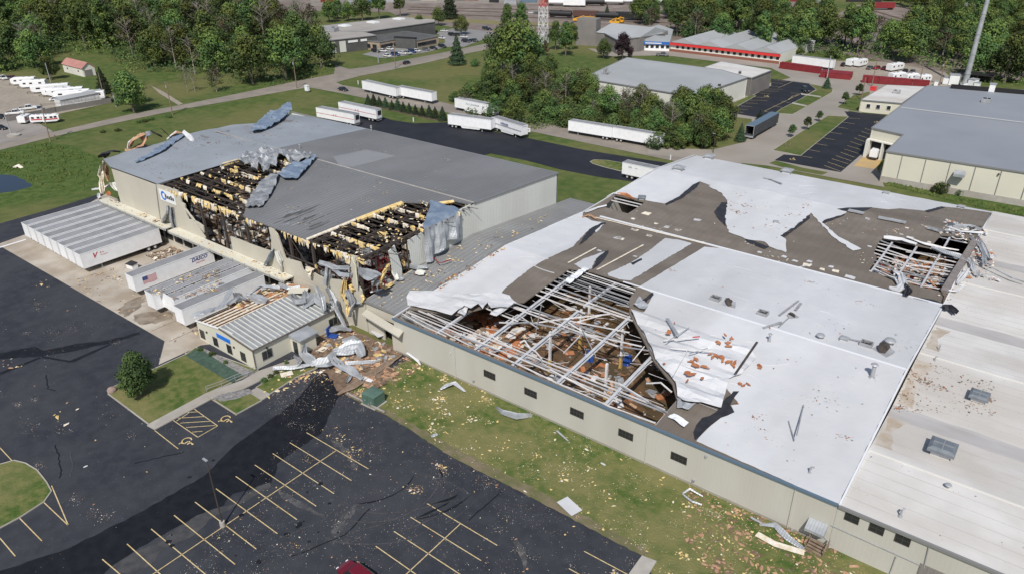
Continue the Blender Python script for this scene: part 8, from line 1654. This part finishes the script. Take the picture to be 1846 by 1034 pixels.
def litter(name, n, poly, cnt, rr_, ms, lab, seed, zf=None, hh=.12, bias=None, raw=False, par=None):
    cnt = int(cnt*1.25)
    w = poly if raw else [tuple((QF(n, x, y, zf)[:2]) if zf else Q(n, x, y)[:2]) for x, y in poly]; rr = random.Random(seed); mb = MB(); k = 0; tr = 0
    X0, X1 = min(p[0] for p in w), max(p[0] for p in w); Y0, Y1 = min(p[1] for p in w), max(p[1] for p in w); cl = [(rr.uniform(X0, X1), rr.uniform(Y0, Y1)) for _ in range(max(6, cnt//26))]
    while k < cnt and tr < cnt*30:
        tr += 1
        if rr.random() < .8: c = rr.choice(cl); gs = .35+1.6*((c[0]*7.3) % 1); p = (rr.gauss(c[0], gs), rr.gauss(c[1], gs*.7))
        else: p = (rr.uniform(X0, X1), rr.uniform(Y0, Y1))
        if not inside(p, w): continue
        if bias and rr.random() > bias(*p): continue
        s = rr_[0]*(rr_[1]/rr_[0])**(rr.random()**2.2); mb.mi = rr.choice(range(len(ms))); z = (zf(*p)+.1 if zf else .1)
        mb.lump((p[0], p[1], z-.02), s, hh*min(1, s*2.5), rr); k += 1
    o = mb.build(name, [M[m] for m in ms]); tag(o, lab, 'debris', None, 'stuff')
    if par: under(o, par)
    return o
LW = [(740,648),(622,708),(700,748),(820,822),(950,888),(1165,1000),(1180,1034),(1560,1034),(1500,985),(1200,850),(900,705)]
litter('insulation_litter', 0, LW, 1300, (.035,.25), ['insul','insul','insul','insulW'], 'yellow and white insulation scraps strewn over the lawn strip', 1, bias=lambda x, y: 1 if x < -54 else (.3 if x < -26 else .42))
litter('insulation_litter', 0, LW, 1400, (.025,.075), ['insulW','insulW','insul'], 'tiny pale flecks strewn over the lawn strip', 2)
litter('brown_litter', 0, [(1240,880),(1330,900),(1500,985),(1560,1034),(1280,1034),(1230,960)], 900, (.05,.4), ['insulP','insulP','dirt','insulP','insulP','dirt','dirt'], 'pinkish brown rubbish on the lawn beside the wooden steps', 3, hh=.06)
litter('brown_litter', 0, [(622,705),(735,640),(760,660),(700,700),(660,740)], 260, (.1,.5), ['insulP','dirt','wood'], 'brown rubbish on the lawn corner beside the green cabinet', 4, hh=.08)
LOT = [(440,700),(560,640),(640,610),(700,660),(620,715),(700,752),(820,828),(950,895),(1165,1010),(1170,1060),(300,1060),(450,880),(520,780)]
litter('insulation_litter', 0, LOT, 900, (.025,.17), ['insul','insulP','insulW','insulP','insul'], 'yellow scraps strewn over the right part of the parking lot', 5, bias=lambda x, y: .25+.75*(y > 44)+.2*(x > -55))
litter('fine_litter', 0, LOT, 5000, (.015,.055), ['insulW','membrane','insulP','insulW'], 'fine pale flecks strewn over the right part of the parking lot', 6, hh=.03)
litter('fine_litter', 0, [(0,450),(290,640),(430,700),(300,1030),(0,1034)], 900, (.02,.08), ['insulW','membrane','insulP'], 'fine pale flecks strewn over the left asphalt', 7, hh=.03)
litter('insulation_litter', 0, [(0,450),(290,640),(430,700),(300,1030),(0,1034)], 26, (.12,.4), ['insul','insulW','insulP'], 'few yellow scraps lying on the left asphalt', 8, hh=.05)
litter('insulation_litter', 10, [(465,262),(640,393),(880,264),(1050,190),(840,62),(690,142)], 130, (.04,.16), ['insul','insulW'], 'yellow scraps on the front lawn island', 9)
litter('insulation_litter', 12, [(430,740),(700,530),(1180,420),(1240,560),(800,700),(560,800)], 330, (.08,.45), ['insul','insulW','insul','insulP','wood'], 'yellow scraps and cardboard around the office path', 10)
litter('apron_litter', 4, [(0,300),(400,540),(830,790),(980,830),(900,650),(620,420),(300,470)], 480, (.05,.28), ['dirt','insulP','insulW','insul','wood'], 'brown and yellow scraps on the concrete apron', 11, hh=.05)
litter('roof_litter', 5, [(140,330),(380,450),(700,340),(1000,270),(1300,160),(1120,90),(700,170)], 900, (.04,.22), ['rustb','wood','dirt','dirt'], 'brown bits peppering the pale left end of the grey roof', 12, zf=zA, hh=.05)
litter('roof_litter', 5, [(880,620),(1200,740),(1640,590),(1640,420),(1250,330),(1080,450)], 260, (.04,.2), ['dirt','insul','dirt','insulW'], 'scattered dark and yellow bits on the front slope of the grey roof', 13, zf=zA, hh=.06)
litter('roof_litter', 2, [(0,700),(700,860),(760,1030),(100,1030)], 200, (.03,.14), ['dirt','insulW'], 'few bits on the rear slope of the grey roof', 14, zf=zA, hh=.04)
litter('roof_litter', 6, [(560,600),(690,640),(1400,230),(1500,150),(1100,260),(700,530)], 330, (.05,.32), ['insul','insul','insulW','dirt'], 'yellow and white bits on the grey connecting roof', 15, zf=zL, hh=.08)
litter('roof_litter', 8, [(560,170),(1040,275),(950,300),(800,420),(620,370),(600,260)], 240, (.05,.3), ['rustb','dirt','insulW','dirt'], 'brown bits on the central white membrane', 16, zf=lambda x, y: zR(x, y)+.1, hh=.05)
litter('roof_litter', 8, [(520,430),(1500,670),(1350,930),(230,600)], 90, (.05,.2), ['dirt','steelK','rustb'], 'dark bits on the middle white roof', 17, zf=lambda x, y: zR(x, y)+.05, hh=.05)
litter('roof_litter', 9, [(950,165),(980,540),(690,740),(200,560),(300,200)], 130, (.04,.16), ['dirt','steelK','rustb'], 'dark bits on the front white roof', 18, zf=lambda x, y: zR(x, y)+.05, hh=.05)
litter('roof_litter', 7, [(170,300),(480,110),(520,110),(220,300)], 170, (.08,.45), ['rustb','insul','dirt'], 'brown and yellow bits along the left edge of the white roof', 19, zf=lambda x, y: zR(x, y)+.06, hh=.05)
litter('roof_litter', 9, [(960,180),(1290,280),(1300,420),(1000,400),(900,400)], 380, (.05,.2), ['dirt','rustb','dirt'], 'brown bits scattered on the off-white roof bay', 20, zf=zO, hh=.05)
litter('roof_litter', 8, [(0,300),(500,165),(1700,290),(1500,500),(1100,560),(500,420)], 420, (.05,.25), ['insulW','membrane','insulW','rustb'], 'pale scraps strewn on the brown roof decking', 21, zf=lambda x, y: zR(x, y)+.02, hh=.06)
litter('roof_litter', 24, [(780,80),(1100,150),(1230,600),(1000,560),(820,760),(700,740),(1000,300),(720,200)], 420, (.08,.5), ['membrane','insulW','steelG','rustb','membrane'], 'white and grey scraps heaped around the right roof hole', 22, zf=lambda x, y: zR(x, y)+.1, hh=.25)
litter('trailer_litter', 13, [(900,600),(1020,640),(1840,300),(1840,200),(1770,200)], 110, (.06,.36), ['insul','insulW','dirt','dirt'], 'yellow scraps on the dusty trailer roof after the gap', 23, zf=lambda x, y: 4.15, hh=.15)
litter('trailer_litter', 13, [(1100,600),(1200,650),(1840,420),(1840,300)], 110, (.06,.3), ['insul','wood','dirt','dirt'], 'scraps on the second dusty trailer roof', 24, zf=lambda x, y: 4.15, hh=.15)
litter('trailer_litter', 13, [(1230,660),(1310,690),(1840,560),(1840,440)], 130, (.06,.36), ['insul','wood','dirt','insulP'], 'scraps on the third dusty trailer roof', 25, zf=lambda x, y: 4.15, hh=.15)
litter('dock_canopy_litter', 0, [], 0, (.1,.4), ['insul'], 'none', 26, raw=True) if False else None
litter('canopy_litter', 0, [(-166,66.5),(-101.5,66.5),(-101.5,68.3),(-166,68.3)], 300, (.08,.35), ['insul','insulP','insulW','dirt'], 'yellow and brown bits lying along the dock canopies', 27, zf=lambda x, y: 5.0 if x < -139 else 4.75, hh=.1, raw=True)
litter('grass_tufts', 0, [(-40,280),(88,257),(183,285),(182,330),(80,352),(66,336),(48,320),(20,311),(-40,309)], 900, (.15,.5), ['lush','grass','lush'], 'tall uneven grass around the pond', 28, hh=.5)
litter('verge_weeds', 3, [(1130,905),(1400,1000),(1846,1075),(1846,1110),(1600,1060),(1140,950)], 700, (.2,.7), ['lush','grass','grass'], 'weeds in the ditch before the cream panel wall', 29, hh=.5)
# office ground scraps done; single objects
p = Q(11, 195, 225); t = empty('transformer_cabinet', p, R_(3), 'green metal transformer cabinet on a pad at the corner of the lawn', 'cabinet')
mb = MB(); mb.box(-1.35,1.35,-1.25,1.25,0,.14); mb.build('pad', M['conc2'], t); mb = MB(); mb.box(-1.15,1.15,-1.05,1.05,.14,1.75); mb.build('body', M['util'], t); mb = MB(); mb.box(-1.2,1.2,-1.1,1.1,1.75,1.85); mb.add([(-1.2,-1.1,1.85),(1.2,-1.1,1.85),(1.2,1.1,1.85),(-1.2,1.1,1.85),(-.9,-.6,1.98),(.9,-.6,1.98),(.9,.6,1.98),(-.9,.6,1.98)], [(0,1,5,4),(1,2,6,5),(2,3,7,6),(3,0,4,7),(4,5,6,7)]); mb.build('lid', M['util'], t)
for x in (-.57, .57): mb = MB(); mb.box(x-.5,x+.5,-1.09,-1.05,.25,1.65); d = mb.build('door', M['util'], t); mb = MB(); mb.box(x-.06,x+.06,-1.13,-1.09,.85,1.05); q_ = mb.build('handle', M['steelG']); q_.parent = d
a, b = Q(11, 68, 190), Q(11, 245, 280); t = empty('guard_rail', a, 0, 'low grey guard rail lying in front of the green cabinet', 'guard rail'); v = b-a; mb = MB(); mb.beam((0,0,.45), v+Vector((0,0,.45)), .1, .28); mb.build('rail', M['conc2'], t)
for f in (.05, .35, .65, .95): mb = MB(); p = v*f; mb.box(p.x-.07,p.x+.07,p.y-.07,p.y+.07,0,.5); mb.build('post', M['wood'], t)
bm = bmesh.new(); bmesh.ops.create_icosphere(bm, subdivisions=3, radius=.62)
for v in bm.verts: v.co *= 1+.18*noise.noise(v.co*1.6); v.co.z *= .75
me = bpy.data.meshes.new('boulder'); bm.to_mesh(me); bm.free(); me.materials.append(mat('pinkish_rock', (.30,.22,.19), (.22,.17,.15), 3)); o = bpy.data.objects.new('boulder', me); col.objects.link(o); o.location = Q(10, 482, 252)+Vector((0,0,.35)); tag(o, 'round pinkish boulder at the left tip of the front lawn island', 'boulder')
p = Q(13, 748, 300); t = empty('waste_bin', p, R_(8), 'small black and white bin standing between the two groups of trailers', 'bin'); mb = MB(); mb.box(-.9,.9,-.6,.6,.12,1.0); mb.build('body', M['white'], t); mb = MB(); mb.add([(-1,-.7,1.0),(1,-.7,1.0),(1,.7,1.15),(-1,.7,1.15),(-1,-.7,1.08),(1,-.7,1.08),(1,.7,1.25),(-1,.7,1.25)], [(0,3,2,1),(4,5,6,7),(0,1,5,4),(1,2,6,5),(2,3,7,6),(3,0,4,7)]); mb.build('lid', M['blackcar'], t)
for x in (-.7,.7):
    for y in (-.45,.45): mb = MB(); mb.cyl((x,y-.05,.08),(x,y+.05,.08),.08,.08,8); mb.build('wheel', M['tyre'], t)
p = Q(12, 1000, 400); t = empty('blue_chair', p, .4, 'bright blue overturned chair on the rubbish beside the porch', 'chair'); mb = MB(); mb.box(-.8,.8,-.6,.6,.3,.45); mb.build('seat', M['blue'], t); mb = MB(); mb.box(-.8,-.65,-.55,.55,.45,1.9); mb.build('backrest', M['blue'], t)
for x in (-.7,.7):
    for y in (-.5,.5): mb = MB(); mb.box(x-.04,x+.04,y-.04,y+.04,0,.3); mb.build('leg', M['blue'], t)
p = Q(1, 1638, 492); t = empty('meter_box', p, 0, 'small white cabinet on the verge at the street corner', 'cabinet'); mb = MB(); mb.box(-.8,.8,-.5,.5,.5,2.4); mb.build('box', M['white'], t); mb = MB(); mb.box(-.9,.9,-.6,.6,2.4,2.55); mb.build('lid', M['white'], t)
for x in (-.6,.6): mb = MB(); mb.box(x-.06,x+.06,-.06,.06,0,.5); mb.build('leg', M['steelG'], t)
p = Q(23, 665, 410); t = empty('entry_sign', p, R_(10), 'small white sign on two posts at the rear drive entrance', 'sign'); mb = MB(); mb.box(-.9,.9,-.04,.04,.9,2.1); mb.build('board', M['white'], t)
for x in (-.75,.75): mb = MB(); mb.box(x-.05,x+.05,.05,.13,0,2.1); mb.build('post', M['wood'], t)
mb = MB(); mb.box(-.6,.6,-.05,-.042,1.6,1.72); mb.box(-.5,.5,-.05,-.042,1.3,1.4); mb.build('lettering', M['ink'], t)
for k, (n, x, y, lab) in enumerate([(14,880,360,'white marker post on the lawn beside the conical hedge'),(14,432,55,'white marker post on the lawn beside the far trailer'),(3,613,755,'left thin wooden stake at the street lawn tip'),(3,635,760,'right thin wooden stake at the street lawn tip'),(1,298,745,'short dark post beside the leaning pole'),(23,1795,610,'small white marker at the end of the street verge')]):
    p = Q(n, x, y); mb = MB(); mb.box(-.12,.12,-.12,.12,0,1.3); mb.box(-.15,.15,-.15,.15,1.3,1.4); o = mb.build('marker_post', M['white' if 'white' in lab else 'wood']); o.location = p; tag(o, lab, 'post')
# white tanks and clutter behind the grey warehouse
for i, (x, y, s) in enumerate([(1135,255,1),(1195,260,1.5),(1215,245,1.3),(1290,290,.8),(1370,290,1.3),(1410,300,1),(1040,268,.7)]):
    p = Q(22, x, y+12); t = empty('white_cabinet', p, i*.3, 'white equipment cabinet at the monopole foot, %s' % ['leftmost tall one','pair left one','pair right one','low one at the pole','tall one right of the pole','last one on the right','smallest far left one'][i], 'cabinet'); mb = MB(); mb.box(-1.1*s,1.1*s,-.9*s,.9*s,.2,2.6*s); mb.build('body', M['white'], t); mb = MB(); mb.box(-1.2*s,1.2*s,-1*s,1*s,2.6*s,2.75*s); mb.build('lid', M['steelG'], t); mb = MB(); mb.box(-.8*s,.8*s,-.92*s,-.9*s,.5,2.2*s); mb.build('door', M['white'], t)
t = empty('dark_shed', Q(22, 1420, 235), 0, 'low dark open shed behind the tall monopole', 'shed'); mb = MB(); mb.box(-5,5,-3,3,2.6,2.9); mb.build('roof', M['blackcar'], t); mb = MB(); mb.box(-5,5,2.7,2.9,0,2.6); mb.build('wall', M['steelK'], t)
for x in (-4.8,0,4.8): mb = MB(); mb.box(x-.1,x+.1,-2.8,-2.6,0,2.6); mb.build('post', M['steelK'], t)
# round planter in the left yard
p = Q(16, 175, 865); mb = MB(); mb.cyl((0,0,0),(0,0,.5),1.9,1.9,20); o = mb.build('round_planter', M['conc2']); o.location = p; tag(o, 'round low planter at the foot of the thin grey yard pole', 'planter')
for t_ in ('T0', 'T1'): pass
